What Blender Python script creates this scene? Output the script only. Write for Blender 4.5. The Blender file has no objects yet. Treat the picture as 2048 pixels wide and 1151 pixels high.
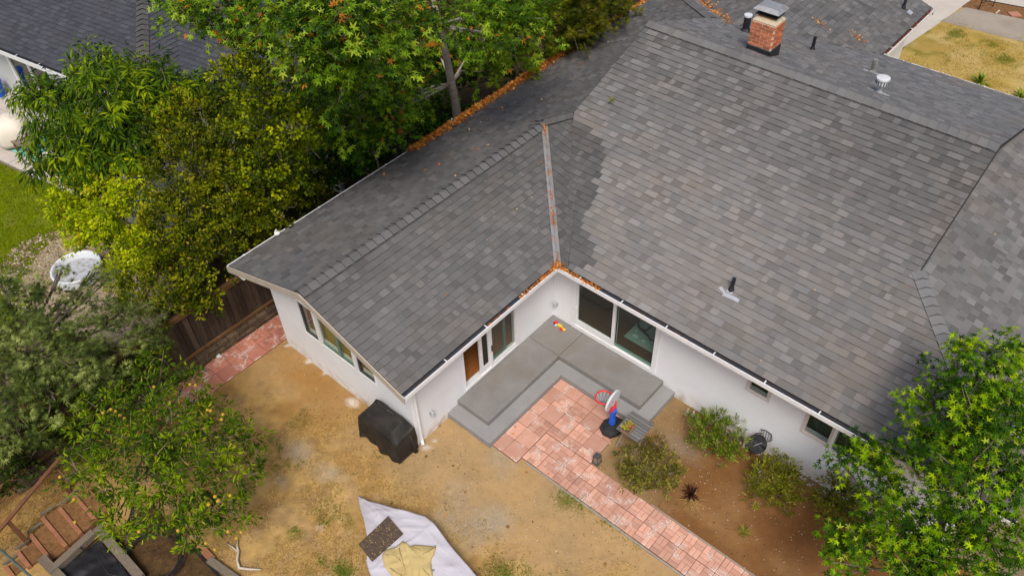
import bpy, math, random
import numpy as np
from mathutils import Vector, Matrix

random.seed(7)
RNG = np.random.default_rng(7)
SC = bpy.context.scene
COL = SC.collection
R = math.radians

# ---------------------------------------------------------------- camera
CAMP = (9.5118, -11.8916, 16.592)
YAW, PITCH, ROLL, FPX = 0.7459957, -0.7849340, -0.0406058, 1637.72
def cam_axes():
    cy, sy, cp, sp = math.cos(YAW), math.sin(YAW), math.cos(PITCH), math.sin(PITCH)
    f = Vector((-sy*cp, cy*cp, sp)); r0 = Vector((cy, sy, 0)); u0 = r0.cross(f)
    c, s = math.cos(ROLL), math.sin(ROLL)
    return c*r0 + s*u0, -s*r0 + c*u0, f
CR, CU, CF = cam_axes()
CC = Vector(CAMP)
cam = bpy.data.objects.new('camera', bpy.data.cameras.new('camera'))
COL.objects.link(cam)
m3 = Matrix((CR, CU, -CF)).transposed()
cam.matrix_world = Matrix.Translation(CC) @ m3.to_4x4()
cam.data.sensor_width = 36
cam.data.lens = FPX/2048*36
cam.data.clip_end = 800
SC.camera = cam

def at(px, py, z=0.0):
    """photo pixel -> world point at height z"""
    d = CF*FPX + CR*(px-1024) - CU*(py-575.5)
    return CC + d*((z-CC.z)/d.z)
def mpp(p):
    """metres per photo pixel at a point"""
    return (Vector(p)-CC).dot(CF)/FPX

# ---------------------------------------------------------------- light
world = bpy.data.worlds.new('World'); SC.world = world; world.use_nodes = True
wn = world.node_tree.nodes; wl = world.node_tree.links
bg = wn['Background']
sky = wn.new('ShaderNodeTexSky'); sky.sky_type = 'NISHITA'; sky.sun_disc = False
SUN_EL, SUN_AZ = R(57), R(138)      # azimuth measured from +Y clockwise
sky.sun_elevation = SUN_EL; sky.sun_rotation = SUN_AZ
sky.air_density = 1.0; sky.dust_density = 4.0; sky.ozone_density = 0.6
wl.new(sky.outputs[0], bg.inputs[0]); bg.inputs[1].default_value = 0.075
sun = bpy.data.objects.new('sun', bpy.data.lights.new('sun', 'SUN'))
COL.objects.link(sun)
sun.data.energy = 1.5; sun.data.angle = R(20); sun.data.color = (1.0, 0.955, 0.89)
sd = Vector((math.sin(SUN_AZ)*math.cos(SUN_EL), math.cos(SUN_AZ)*math.cos(SUN_EL), math.sin(SUN_EL)))
sun.rotation_euler = sd.to_track_quat('Z', 'Y').to_euler()
SC.view_settings.view_transform = 'Standard'
SC.view_settings.look = 'None'
SC.view_settings.exposure = 0.77
SC.view_settings.gamma = 1.0
SC.view_settings.use_curve_mapping = False

# ---------------------------------------------------------------- materials
def _nt(name):
    m = bpy.data.materials.new(name); m.use_nodes = True
    nt = m.node_tree
    return m, nt, nt.nodes, nt.links, nt.nodes['Principled BSDF']

def mat(name, c1, c2=None, scale=6.0, rough=0.85, spec=0.25, bump=0.0, bscale=60.0, attr=None, metal=0.0,
        fine=0.0, fscale=200.0, objrand=0.0, stretch=None, c3=None, c3scale=1.0, c3amt=0.5):
    """procedural material: two colours mixed by noise, optional colour attribute, fine grain and bump"""
    m, nt, N, L, P = _nt(name)
    geo = N.new('ShaderNodeNewGeometry')
    pos = geo.outputs['Position']
    if stretch:
        mp = N.new('ShaderNodeMapping'); mp.inputs['Scale'].default_value = stretch
        L.new(pos, mp.inputs[0]); pos = mp.outputs[0]
    n1 = N.new('ShaderNodeTexNoise'); n1.inputs['Scale'].default_value = scale; n1.inputs['Detail'].default_value = 6
    n1.inputs['Roughness'].default_value = 0.65
    L.new(pos, n1.inputs['Vector'])
    ramp = N.new('ShaderNodeMapRange'); ramp.inputs[1].default_value = 0.32; ramp.inputs[2].default_value = 0.68
    L.new(n1.outputs[0], ramp.inputs[0])
    mx = N.new('ShaderNodeMix'); mx.data_type = 'RGBA'
    L.new(ramp.outputs[0], mx.inputs[0])
    mx.inputs[6].default_value = (*c1, 1); mx.inputs[7].default_value = (*(c2 or c1), 1)
    out = mx.outputs[2]
    if c3:
        n3 = N.new('ShaderNodeTexNoise'); n3.inputs['Scale'].default_value = c3scale; n3.inputs['Detail'].default_value = 4
        L.new(pos, n3.inputs['Vector'])
        r3 = N.new('ShaderNodeMapRange'); r3.inputs[1].default_value = 0.5; r3.inputs[2].default_value = 0.7; r3.inputs[4].default_value = c3amt
        L.new(n3.outputs[0], r3.inputs[0])
        m3_ = N.new('ShaderNodeMix'); m3_.data_type = 'RGBA'
        L.new(r3.outputs[0], m3_.inputs[0]); L.new(out, m3_.inputs[6]); m3_.inputs[7].default_value = (*c3, 1)
        out = m3_.outputs[2]
    if attr:
        at_ = N.new('ShaderNodeAttribute'); at_.attribute_name = attr
        mm = N.new('ShaderNodeMix'); mm.data_type = 'RGBA'; mm.blend_type = 'MULTIPLY'; mm.inputs[0].default_value = 1
        L.new(out, mm.inputs[6]); L.new(at_.outputs['Color'], mm.inputs[7]); out = mm.outputs[2]
    if fine:
        n2 = N.new('ShaderNodeTexNoise'); n2.inputs['Scale'].default_value = fscale; n2.inputs['Detail'].default_value = 3
        L.new(geo.outputs['Position'], n2.inputs['Vector'])
        r2 = N.new('ShaderNodeMapRange'); r2.inputs[1].default_value = 0.3; r2.inputs[2].default_value = 0.7
        r2.inputs[3].default_value = 1-fine; r2.inputs[4].default_value = 1+fine
        L.new(n2.outputs[0], r2.inputs[0])
        vm = N.new('ShaderNodeVectorMath'); vm.operation = 'SCALE'
        L.new(out, vm.inputs[0]); L.new(r2.outputs[0], vm.inputs['Scale']); out = vm.outputs[0]
    if objrand:
        oi = N.new('ShaderNodeObjectInfo')
        r4 = N.new('ShaderNodeMapRange'); r4.inputs[3].default_value = 1-objrand; r4.inputs[4].default_value = 1+objrand
        L.new(oi.outputs['Random'], r4.inputs[0])
        vm = N.new('ShaderNodeVectorMath'); vm.operation = 'SCALE'
        L.new(out, vm.inputs[0]); L.new(r4.outputs[0], vm.inputs['Scale']); out = vm.outputs[0]
    L.new(out, P.inputs['Base Color'])
    P.inputs['Roughness'].default_value = rough
    P.inputs['Specular IOR Level'].default_value = spec
    P.inputs['Metallic'].default_value = metal
    if bump:
        nb = N.new('ShaderNodeTexNoise'); nb.inputs['Scale'].default_value = bscale; nb.inputs['Detail'].default_value = 5
        L.new(geo.outputs['Position'], nb.inputs['Vector'])
        b = N.new('ShaderNodeBump'); b.inputs['Strength'].default_value = bump; b.inputs['Distance'].default_value = 0.02
        L.new(nb.outputs[0], b.inputs['Height']); L.new(b.outputs[0], P.inputs['Normal'])
    return m

def leaf_mat(name, trans=0.25, rough=0.6, spec=0.12):
    m, nt, N, L, P = _nt(name)
    a = N.new('ShaderNodeAttribute'); a.attribute_name = 'tint'
    L.new(a.outputs['Color'], P.inputs['Base Color'])
    P.inputs['Roughness'].default_value = rough; P.inputs['Specular IOR Level'].default_value = spec
    t = N.new('ShaderNodeBsdfTranslucent')
    g = N.new('ShaderNodeVectorMath'); g.operation = 'MULTIPLY'; g.inputs[1].default_value = (1.2, 1.25, 0.6)
    L.new(a.outputs['Color'], g.inputs[0]); L.new(g.outputs[0], t.inputs['Color'])
    mx = N.new('ShaderNodeMixShader'); mx.inputs[0].default_value = trans
    L.new(P.outputs[0], mx.inputs[1]); L.new(t.outputs[0], mx.inputs[2])
    L.new(mx.outputs[0], N['Material Output'].inputs[0])
    return m

def glass_mat(name, tint=(0.86, 0.91, 0.88)):
    m, nt, N, L, P = _nt(name)
    N.remove(P)
    tr = N.new('ShaderNodeBsdfTransparent'); tr.inputs[0].default_value = (*tint, 1)
    gl = N.new('ShaderNodeBsdfGlossy'); gl.inputs['Roughness'].default_value = 0.02
    lw_ = N.new('ShaderNodeLayerWeight'); lw_.inputs[0].default_value = 0.5
    pw = N.new('ShaderNodeMath'); pw.operation = 'POWER'; pw.inputs[1].default_value = 4.0
    L.new(lw_.outputs['Facing'], pw.inputs[0])
    fr = N.new('ShaderNodeMapRange'); fr.inputs[3].default_value = 0.035; fr.inputs[4].default_value = 0.9
    L.new(pw.outputs[0], fr.inputs[0])
    mx = N.new('ShaderNodeMixShader')
    L.new(fr.outputs[0], mx.inputs[0]); L.new(tr.outputs[0], mx.inputs[1]); L.new(gl.outputs[0], mx.inputs[2])
    L.new(mx.outputs[0], N['Material Output'].inputs[0])
    return m

M = {}
M['shingle'] = mat('asphalt_shingle', (0.91, 0.91, 0.92), (1.08, 1.04, 1.0), 0.9, 0.9, 0.18, bump=0.25, bscale=160, attr='tint', fine=0.16, fscale=190, c3=(1.04, 0.93, 0.85), c3scale=0.45, c3amt=0.75)
M['decking'] = mat('roof_decking', (0.03, 0.03, 0.032), rough=0.95)
M['stucco'] = mat('white_stucco', (0.80, 0.81, 0.83), (0.76, 0.77, 0.79), 1.1, 0.9, 0.2, bump=0.22, bscale=55, fine=0.03, fscale=90, c3=(0.66, 0.65, 0.64), c3scale=1.6, c3amt=0.22)
M['white'] = mat('white_paint', (0.80, 0.80, 0.80), (0.74, 0.74, 0.74), 8, 0.4, 0.4, fine=0.03, fscale=60)
M['cream'] = mat('cream_fascia', (0.47, 0.41, 0.33), (0.41, 0.35, 0.28), 5, 0.6, 0.3)
M['beige'] = mat('beige_trim', (0.64, 0.58, 0.54), (0.58, 0.525, 0.49), 5, 0.6, 0.3)
M['gutter_in'] = mat('gutter_inside', (0.055, 0.065, 0.095), (0.09, 0.095, 0.12), 9, 0.5, 0.4, c3=(0.10, 0.06, 0.04), c3scale=3, c3amt=0.6)
M['metal'] = mat('galvanised_metal', (0.50, 0.50, 0.51), (0.40, 0.40, 0.42), 14, 0.45, 0.5, metal=0.6, c3=(0.30, 0.2, 0.13), c3scale=5, c3amt=0.5)
M['silver'] = mat('silver_flashing', (0.62, 0.63, 0.65), (0.5, 0.51, 0.53), 20, 0.4, 0.5, metal=0.5)
M['black'] = mat('black_paint', (0.012, 0.013, 0.018), (0.022, 0.023, 0.03), 9, 0.45, 0.4)
M['tar'] = mat('tar', (0.01, 0.011, 0.014), (0.03, 0.03, 0.034), 20, 0.55, 0.4, bump=0.5, bscale=30)
M['rust_pipe'] = mat('weathered_pipe', (0.10, 0.10, 0.09), (0.32, 0.32, 0.31), 14, 0.8)
M['concrete'] = mat('concrete', (0.195, 0.187, 0.180), (0.24, 0.232, 0.225), 2.2, 0.85, 0.25, bump=0.1, bscale=90, fine=0.06, fscale=60, c3=(0.20, 0.175, 0.145), c3scale=1.3, c3amt=0.6)
M['concrete_step'] = mat('concrete_step', (0.25, 0.248, 0.245), (0.285, 0.28, 0.275), 2.2, 0.85, 0.25, bump=0.1, bscale=90, fine=0.05, fscale=60)
M['concrete_pale'] = mat('pale_concrete', (0.46, 0.41, 0.36), (0.54, 0.49, 0.43), 1.2, 0.9, 0.2, bump=0.1, bscale=60, fine=0.05)
M['concrete_old'] = mat('old_concrete', (0.27, 0.23, 0.185), (0.36, 0.31, 0.25), 0.8, 0.9, 0.2, fine=0.1, fscale=30)
M['floor_dark'] = mat('dark_wood_floor', (0.085, 0.045, 0.025), (0.125, 0.066, 0.036), 2.5, 0.35, 0.4, stretch=(1, 9, 1))
M['floor_warm'] = mat('warm_wood_floor', (0.30, 0.105, 0.028), (0.40, 0.15, 0.045), 3, 0.35, 0.4, stretch=(9, 1.5, 1))
M['inner'] = mat('inner_wall', (0.16, 0.13, 0.11), (0.14, 0.115, 0.10), 2, 0.9)
M['glass'] = glass_mat('window_glass')
M['glass_dim'] = glass_mat('dim_glass', (0.45, 0.52, 0.48))
M['glass_edge'] = mat('green_glass_edge', (0.10, 0.19, 0.15), (0.13, 0.23, 0.18), 4, 0.3, 0.5)
M['frame_dark'] = mat('dark_frame', (0.05, 0.055, 0.06), (0.07, 0.075, 0.08), 6, 0.5)
M['curtain'] = mat('olive_curtain', (0.36, 0.31, 0.05), (0.26, 0.25, 0.05), 3, 0.9, 0.1, stretch=(8, 8, 1))  # olive stands for the yard reflected in the middle gable panes
M['curtain_grey'] = mat('grey_curtain', (0.10, 0.125, 0.12), (0.05, 0.065, 0.06), 3, 0.9, 0.1, stretch=(14, 14, 1))
M['brick'] = mat('red_brick', (0.42, 0.115, 0.05), (0.52, 0.18, 0.085), 9, 0.85, 0.2, bump=0.4, bscale=40, objrand=0.25, fine=0.12, fscale=60, c3=(0.60, 0.42, 0.30), c3scale=14, c3amt=0.2)
M['mortar'] = mat('mortar', (0.60, 0.52, 0.40), (0.68, 0.60, 0.48), 12, 0.95, bump=0.3, bscale=50)
M['crown_cement'] = mat('crown_cement', (0.52, 0.42, 0.28), (0.60, 0.50, 0.36), 7, 0.95, c3=(0.34, 0.33, 0.22), c3scale=6, c3amt=0.6, bump=0.2)
M['orange_stain'] = mat('rust_base', (0.60, 0.24, 0.03), (0.45, 0.18, 0.03), 9, 0.8)
M['bark'] = mat('tree_bark', (0.21, 0.17, 0.13), (0.12, 0.095, 0.07), 6, 0.95, 0.1, bump=0.5, bscale=25)
M['bark_pale'] = mat('pale_bark', (0.42, 0.37, 0.31), (0.27, 0.22, 0.17), 5, 0.95, 0.1, bump=0.4, bscale=22)
M['twig'] = mat('twig', (0.30, 0.24, 0.16), (0.22, 0.17, 0.11), 6, 0.95, 0.1)
M['leaf'] = leaf_mat('leaf')
M['leaf_dry'] = leaf_mat('dry_leaf', 0.15, 0.75, 0.15)
M['grass'] = leaf_mat('grass_blade', 0.3, 0.7, 0.15)
M['wood_grey'] = mat('weathered_timber', (0.22, 0.18, 0.135), (0.135, 0.108, 0.08), 3, 0.9, 0.15, bump=0.4, bscale=40, stretch=(12, 12, 12), fine=0.12, fscale=45)
M['wood_fence'] = mat('fence_wood', (0.050, 0.034, 0.025), (0.088, 0.064, 0.048), 2.5, 0.9, 0.12, bump=0.3, bscale=40, stretch=(9, 9, 1.3), objrand=0.4)
M['wood_rail'] = mat('fence_rail', (0.19, 0.10, 0.042), (0.13, 0.07, 0.035), 4, 0.9, 0.12, bump=0.3, bscale=40)
M['wood_red'] = mat('red_timber', (0.36, 0.16, 0.085), (0.27, 0.115, 0.065), 4, 0.85, 0.15, bump=0.3, bscale=40, fine=0.1, fscale=50)
M['wood_brown'] = mat('brown_rail', (0.20, 0.09, 0.045), (0.145, 0.065, 0.035), 4, 0.8, 0.2)
M['slat'] = mat('grey_slat', (0.125, 0.122, 0.122), (0.19, 0.185, 0.18), 5, 0.75, 0.25, stretch=(3, 20, 20), objrand=0.2)
M['slat_chair'] = mat('brown_slat', (0.25, 0.20, 0.155), (0.20, 0.155, 0.12), 5, 0.8)
M['grill'] = mat('black_cover', (0.016, 0.014, 0.012), (0.030, 0.026, 0.022), 3, 0.65, 0.3, bump=0.3, bscale=18, c3=(0.05, 0.041, 0.033), c3scale=2.5, c3amt=0.5)
M['sheet'] = mat('lavender_sheet', (0.55, 0.525, 0.565), (0.50, 0.475, 0.52), 2, 0.9, 0.15, bump=0.15, bscale=9, c3=(0.44, 0.38, 0.41), c3scale=2.6, c3amt=0.4)
M['cloth'] = mat('yellow_cloth', (0.57, 0.44, 0.20), (0.49, 0.37, 0.16), 4, 0.95, 0.1, bump=0.15, bscale=30)
M['board'] = mat('dark_board', (0.065, 0.045, 0.033), (0.12, 0.085, 0.06), 16, 0.85, 0.2, bump=0.3, bscale=60, stretch=(1, 1, 1), fine=0.3, fscale=90)
M['plastic_black'] = mat('black_plastic', (0.015, 0.015, 0.016), (0.03, 0.029, 0.028), 6, 0.45, 0.4)
M['film'] = mat('black_film', (0.010, 0.010, 0.012), (0.022, 0.02, 0.022), 4, 0.5, 0.4, bump=0.6, bscale=6)
M['plastic_blue'] = mat('blue_plastic', (0.02, 0.11, 0.62), (0.02, 0.10, 0.55), 5, 0.4, 0.4)
M['plastic_red'] = mat('red_plastic', (0.75, 0.035, 0.035), (0.65, 0.03, 0.03), 5, 0.4, 0.4)
M['plastic_yellow'] = mat('yellow_plastic', (0.80, 0.55, 0.03), (0.75, 0.5, 0.03), 5, 0.4, 0.4)
M['plastic_white'] = mat('white_plastic', (0.62, 0.63, 0.65), (0.56, 0.57, 0.59), 5, 0.45, 0.4)
M['plastic_grey'] = mat('grey_plastic', (0.42, 0.43, 0.45), (0.36, 0.37, 0.39), 5, 0.45, 0.4)
M['tray'] = mat('wooden_tray', (0.30, 0.21, 0.13), (0.22, 0.15, 0.10), 9, 0.85)
M['soil'] = mat('potting_soil', (0.07, 0.04, 0.025), (0.12, 0.07, 0.045), 30, 0.95, bump=0.5)
M['lantern'] = mat('dark_lantern', (0.055, 0.05, 0.05), (0.085, 0.08, 0.08), 9, 0.5, 0.4)
M['lantern_pane'] = mat('lantern_pane', (0.28, 0.23, 0.19), (0.22, 0.18, 0.15), 9, 0.3, 0.4)
M['hose'] = mat('black_hose', (0.012, 0.013, 0.016), (0.03, 0.03, 0.034), 9, 0.4, 0.4)
M['mat_green'] = mat('play_mat', (0.33, 0.50, 0.42), (0.30, 0.46, 0.39), 3, 0.8)
M['mat_white'] = mat('mat_spot', (0.66, 0.75, 0.70), (0.6, 0.7, 0.66), 3, 0.8)
M['rug'] = mat('turquoise_rug', (0.16, 0.52, 0.42), (0.20, 0.58, 0.48), 4, 0.95)
M['rug_leaf'] = mat('rug_leaf', (0.55, 0.70, 0.60), (0.5, 0.66, 0.56), 4, 0.95)
M['cover_white'] = mat('cream_cover', (0.66, 0.60, 0.50), (0.74, 0.68, 0.58), 1.5, 0.85, 0.2, bump=0.2, bscale=6)
M['nb_wall'] = mat('grey_render', (0.56, 0.57, 0.55), (0.52, 0.53, 0.51), 1.5, 0.9, bump=0.15)
M['stone'] = mat('wall_block', (0.07, 0.048, 0.030), (0.12, 0.082, 0.052), 7, 0.95, bump=0.5, bscale=25, objrand=0.25)
M['tile_red'] = mat('clay_tile', (0.40, 0.17, 0.11), (0.45, 0.21, 0.14), 5, 0.9)
M['drift'] = mat('bleached_branch', (0.58, 0.52, 0.42), (0.44, 0.37, 0.28), 8, 0.95, bump=0.3)
M['pole_green'] = mat('green_pole', (0.07, 0.10, 0.085), (0.10, 0.13, 0.11), 6, 0.6)
M['iron'] = mat('iron', (0.03, 0.02, 0.016), (0.05, 0.03, 0.02), 6, 0.6)
M['fruit'] = mat('yellow_fruit', (0.46, 0.27, 0.02), (0.40, 0.28, 0.03), 14, 0.5, 0.35)
M['pebble'] = mat('pebble', (0.62, 0.55, 0.46), (0.42, 0.35, 0.28), 3, 0.9)
M['tub_white'] = mat('white_tub', (0.74, 0.77, 0.80), (0.68, 0.72, 0.76), 3, 0.5)
M['tub_in'] = mat('tub_liner', (0.50, 0.53, 0.58), (0.38, 0.39, 0.41), 9, 0.6, c3=(0.28, 0.22, 0.17), c3scale=9, c3amt=0.7)
M['ground_dirt'] = mat('dirt', (0.90, 0.90, 0.90), (1.08, 1.06, 1.02), 5, 0.97, 0.12, bump=0.35, bscale=70, attr='tint', fine=0.20, fscale=75)
M['ground_dark'] = mat('dark_soil', (0.022, 0.016, 0.008), (0.05, 0.032, 0.016), 3, 0.97, 0.1, bump=0.5, bscale=20, fine=0.3, fscale=30)  # soil tone sunk toward black to paint the shade under the trees
M['ground_far'] = mat('far_ground', (0.20, 0.15, 0.09), (0.16, 0.13, 0.08), 0.4, 0.97, 0.1)
M['lawn'] = mat('green_lawn', (0.10, 0.14, 0.002), (0.16, 0.19, 0.004), 2.2, 0.97, 0.02, bump=0.8, bscale=28, fine=0.3, fscale=40, c3=(0.22, 0.21, 0.05), c3scale=1.4, c3amt=0.5)
M['dry_lawn'] = mat('dry_lawn', (0.36, 0.25, 0.062), (0.45, 0.33, 0.11), 1.6, 0.97, 0.1, bump=0.6, bscale=20, fine=0.28, fscale=18, c3=(0.15, 0.145, 0.012), c3scale=0.55, c3amt=0.9)
M['gravel'] = mat('pale_gravel', (0.30, 0.23, 0.16), (0.42, 0.33, 0.24), 14, 0.95, bump=0.6, bscale=40, fine=0.3, fscale=35)
M['mulch'] = mat('brown_mulch', (0.15, 0.075, 0.03), (0.24, 0.125, 0.055), 9, 0.97, 0.1, bump=0.6, bscale=35, fine=0.3, fscale=50)
M['mulch_dark'] = mat('dark_mulch', (0.05, 0.03, 0.015), (0.12, 0.07, 0.03), 9, 0.97, 0.1, bump=0.6, bscale=35, fine=0.3, fscale=50)
M['water_stain'] = mat('road', (0.21, 0.16, 0.12), (0.25, 0.19, 0.145), 1, 0.95)
M['paper'] = mat('paper', (0.72, 0.72, 0.74), (0.6, 0.6, 0.62), 20, 0.9)

def add_splash(m):
    nt = m.node_tree; N = nt.nodes; L = nt.links; P = N['Principled BSDF']
    src = P.inputs['Base Color'].links[0].from_socket
    geo = N.new('ShaderNodeNewGeometry'); sx = N.new('ShaderNodeSeparateXYZ'); L.new(geo.outputs['Position'], sx.inputs[0])
    z = N.new('ShaderNodeMapRange'); z.inputs[1].default_value = 0.42; z.inputs[2].default_value = 0.0; L.new(sx.outputs[2], z.inputs[0])
    n = N.new('ShaderNodeTexNoise'); n.inputs['Scale'].default_value = 4.5; n.inputs['Detail'].default_value = 6; L.new(geo.outputs['Position'], n.inputs['Vector'])
    r = N.new('ShaderNodeMapRange'); r.inputs[1].default_value = 0.42; r.inputs[2].default_value = 0.72; L.new(n.outputs[0], r.inputs[0])
    mu = N.new('ShaderNodeMath'); mu.operation = 'MULTIPLY'; L.new(z.outputs[0], mu.inputs[0]); L.new(r.outputs[0], mu.inputs[1])
    mx = N.new('ShaderNodeMix'); mx.data_type = 'RGBA'; L.new(mu.outputs[0], mx.inputs[0]); L.new(src, mx.inputs[6]); mx.inputs[7].default_value = (0.42, 0.33, 0.22, 1)
    L.new(mx.outputs[2], P.inputs['Base Color'])
add_splash(M['stucco'])
def paver_material(name, ca, cb):
    m, nt, N, L, P = _nt(name)
    geo = N.new('ShaderNodeNewGeometry'); oi = N.new('ShaderNodeObjectInfo')
    n1 = N.new('ShaderNodeTexNoise'); n1.inputs['Scale'].default_value = 5; n1.inputs['Detail'].default_value = 6
    L.new(geo.outputs['Position'], n1.inputs['Vector'])
    cr = N.new('ShaderNodeMix'); cr.data_type = 'RGBA'
    L.new(n1.outputs[0], cr.inputs[0]); cr.inputs[6].default_value = ca; cr.inputs[7].default_value = cb
    rr = N.new('ShaderNodeMapRange'); rr.inputs[3].default_value = 0.82; rr.inputs[4].default_value = 1.12
    L.new(oi.outputs['Random'], rr.inputs[0])
    sc = N.new('ShaderNodeVectorMath'); sc.operation = 'SCALE'
    sh_ = N.new('ShaderNodeAttribute'); sh_.attribute_name = 'shade'
    ms_ = N.new('ShaderNodeMath'); ms_.operation = 'MULTIPLY'; L.new(rr.outputs[0], ms_.inputs[0]); L.new(sh_.outputs['Fac'], ms_.inputs[1])
    L.new(cr.outputs[2], sc.inputs[0]); L.new(ms_.outputs[0], sc.inputs['Scale'])
    # worn white deposit: sits on brick rims, patchy
    a = N.new('ShaderNodeAttribute'); a.attribute_name = 'rim'
    n2 = N.new('ShaderNodeTexNoise'); n2.inputs['Scale'].default_value = 3.1; n2.inputs['Detail'].default_value = 2
    L.new(geo.outputs['Position'], n2.inputs['Vector'])
    n3 = N.new('ShaderNodeTexNoise'); n3.inputs['Scale'].default_value = 38; n3.inputs['Detail'].default_value = 4
    L.new(geo.outputs['Position'], n3.inputs['Vector'])
    r2 = N.new('ShaderNodeMapRange'); r2.inputs[1].default_value = 0.53; r2.inputs[2].default_value = 0.60
    L.new(n2.outputs[0], r2.inputs[0])
    r3 = N.new('ShaderNodeMapRange'); r3.inputs[1].default_value = 0.40; r3.inputs[2].default_value = 0.58
    L.new(n3.outputs[0], r3.inputs[0])
    ra = N.new('ShaderNodeMapRange'); ra.inputs[1].default_value = 0.05; ra.inputs[2].default_value = 0.9; ra.inputs[3].default_value = 0.10
    L.new(a.outputs['Fac'], ra.inputs[0])
    mu = N.new('ShaderNodeMath'); mu.operation = 'MULTIPLY'; L.new(r2.outputs[0], mu.inputs[0]); L.new(r3.outputs[0], mu.inputs[1])
    mu2 = N.new('ShaderNodeMath'); mu2.operation = 'MULTIPLY'; L.new(mu.outputs[0], mu2.inputs[0]); L.new(ra.outputs[0], mu2.inputs[1])
    mx = N.new('ShaderNodeMix'); mx.data_type = 'RGBA'
    L.new(mu2.outputs[0], mx.inputs[0]); L.new(sc.outputs[0], mx.inputs[6]); mx.inputs[7].default_value = (0.74, 0.68, 0.63, 1)
    lt_ = N.new('ShaderNodeMath'); lt_.operation = 'LESS_THAN'; lt_.inputs[1].default_value = -0.5; L.new(a.outputs['Fac'], lt_.inputs[0])
    mj = N.new('ShaderNodeMix'); mj.data_type = 'RGBA'; L.new(lt_.outputs[0], mj.inputs[0]); L.new(mx.outputs[2], mj.inputs[6]); mj.inputs[7].default_value = (0.24, 0.12, 0.08, 1)
    L.new(mj.outputs[2], P.inputs['Base Color']); P.inputs['Roughness'].default_value = 0.9
    P.inputs['Specular IOR Level'].default_value = 0.2
    b = N.new('ShaderNodeBump'); b.inputs['Strength'].default_value = 0.25; b.inputs['Distance'].default_value = 0.01
    L.new(n3.outputs[0], b.inputs['Height']); L.new(b.outputs[0], P.inputs['Normal'])
    return m
M['paver'] = paver_material('clay_paver', (0.48, 0.235, 0.16, 1), (0.61, 0.36, 0.275, 1))
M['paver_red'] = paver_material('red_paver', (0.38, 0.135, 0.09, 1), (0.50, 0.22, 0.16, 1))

# ---------------------------------------------------------------- object helpers
ORG = {}
def tag(o, label=None, cat=None, group=None, kind=None):
    if label: o['label'] = label
    if cat: o['category'] = cat
    if group: o['group'] = group
    if kind: o['kind'] = kind
    return o
def thing(name, label, cat, loc=(0, 0, 0), group=None):
    o = bpy.data.objects.new(name, None); COL.objects.link(o)
    o.location = loc; ORG[o.name] = Vector(loc); o.empty_display_size = 0.2
    return tag(o, label, cat, group)
def link(name, me, parent=None, loc=(0, 0, 0)):
    o = bpy.data.objects.new(name, me); COL.objects.link(o)
    if parent is not None:
        o.parent = parent
        ORG[o.name] = ORG[parent.name]
    else:
        o.location = loc; ORG[o.name] = Vector(loc)
    return o
def raw(name, verts, faces, material, parent=None, smooth=False, tint=None, kind=None, attr='tint', org=None):
    """verts in world space -> one mesh object (local to its parent's root, or to org)"""
    v = np.asarray(verts, dtype=np.float64).reshape(-1, 3)
    g = ORG[parent.name] if parent is not None else (Vector(org) if org is not None else Vector((0, 0, 0)))
    v = v - np.array(g)
    me = bpy.data.meshes.new(name)
    me.from_pydata(v.tolist(), [], faces if isinstance(faces, list) else faces.tolist())
    me.materials.append(M[material] if isinstance(material, str) else material)
    if smooth: me.polygons.foreach_set('use_smooth', [True]*len(me.polygons))
    if tint is not None:
        c = np.asarray(tint, dtype=np.float32)
        if c.ndim == 1 and attr == 'rim':
            a = me.attributes.new(attr, 'FLOAT', 'POINT'); a.data.foreach_set('value', c)
        else:
            if c.shape[1] == 3: c = np.concatenate([c, np.ones((len(c), 1), np.float32)], 1)
            a = me.attributes.new(attr, 'FLOAT_COLOR', 'POINT'); a.data.foreach_set('color', c.ravel())
    me.update()
    o = link(name, me, parent, tuple(g) if parent is None else (0, 0, 0))
    if kind: o['kind'] = kind
    return o

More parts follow.
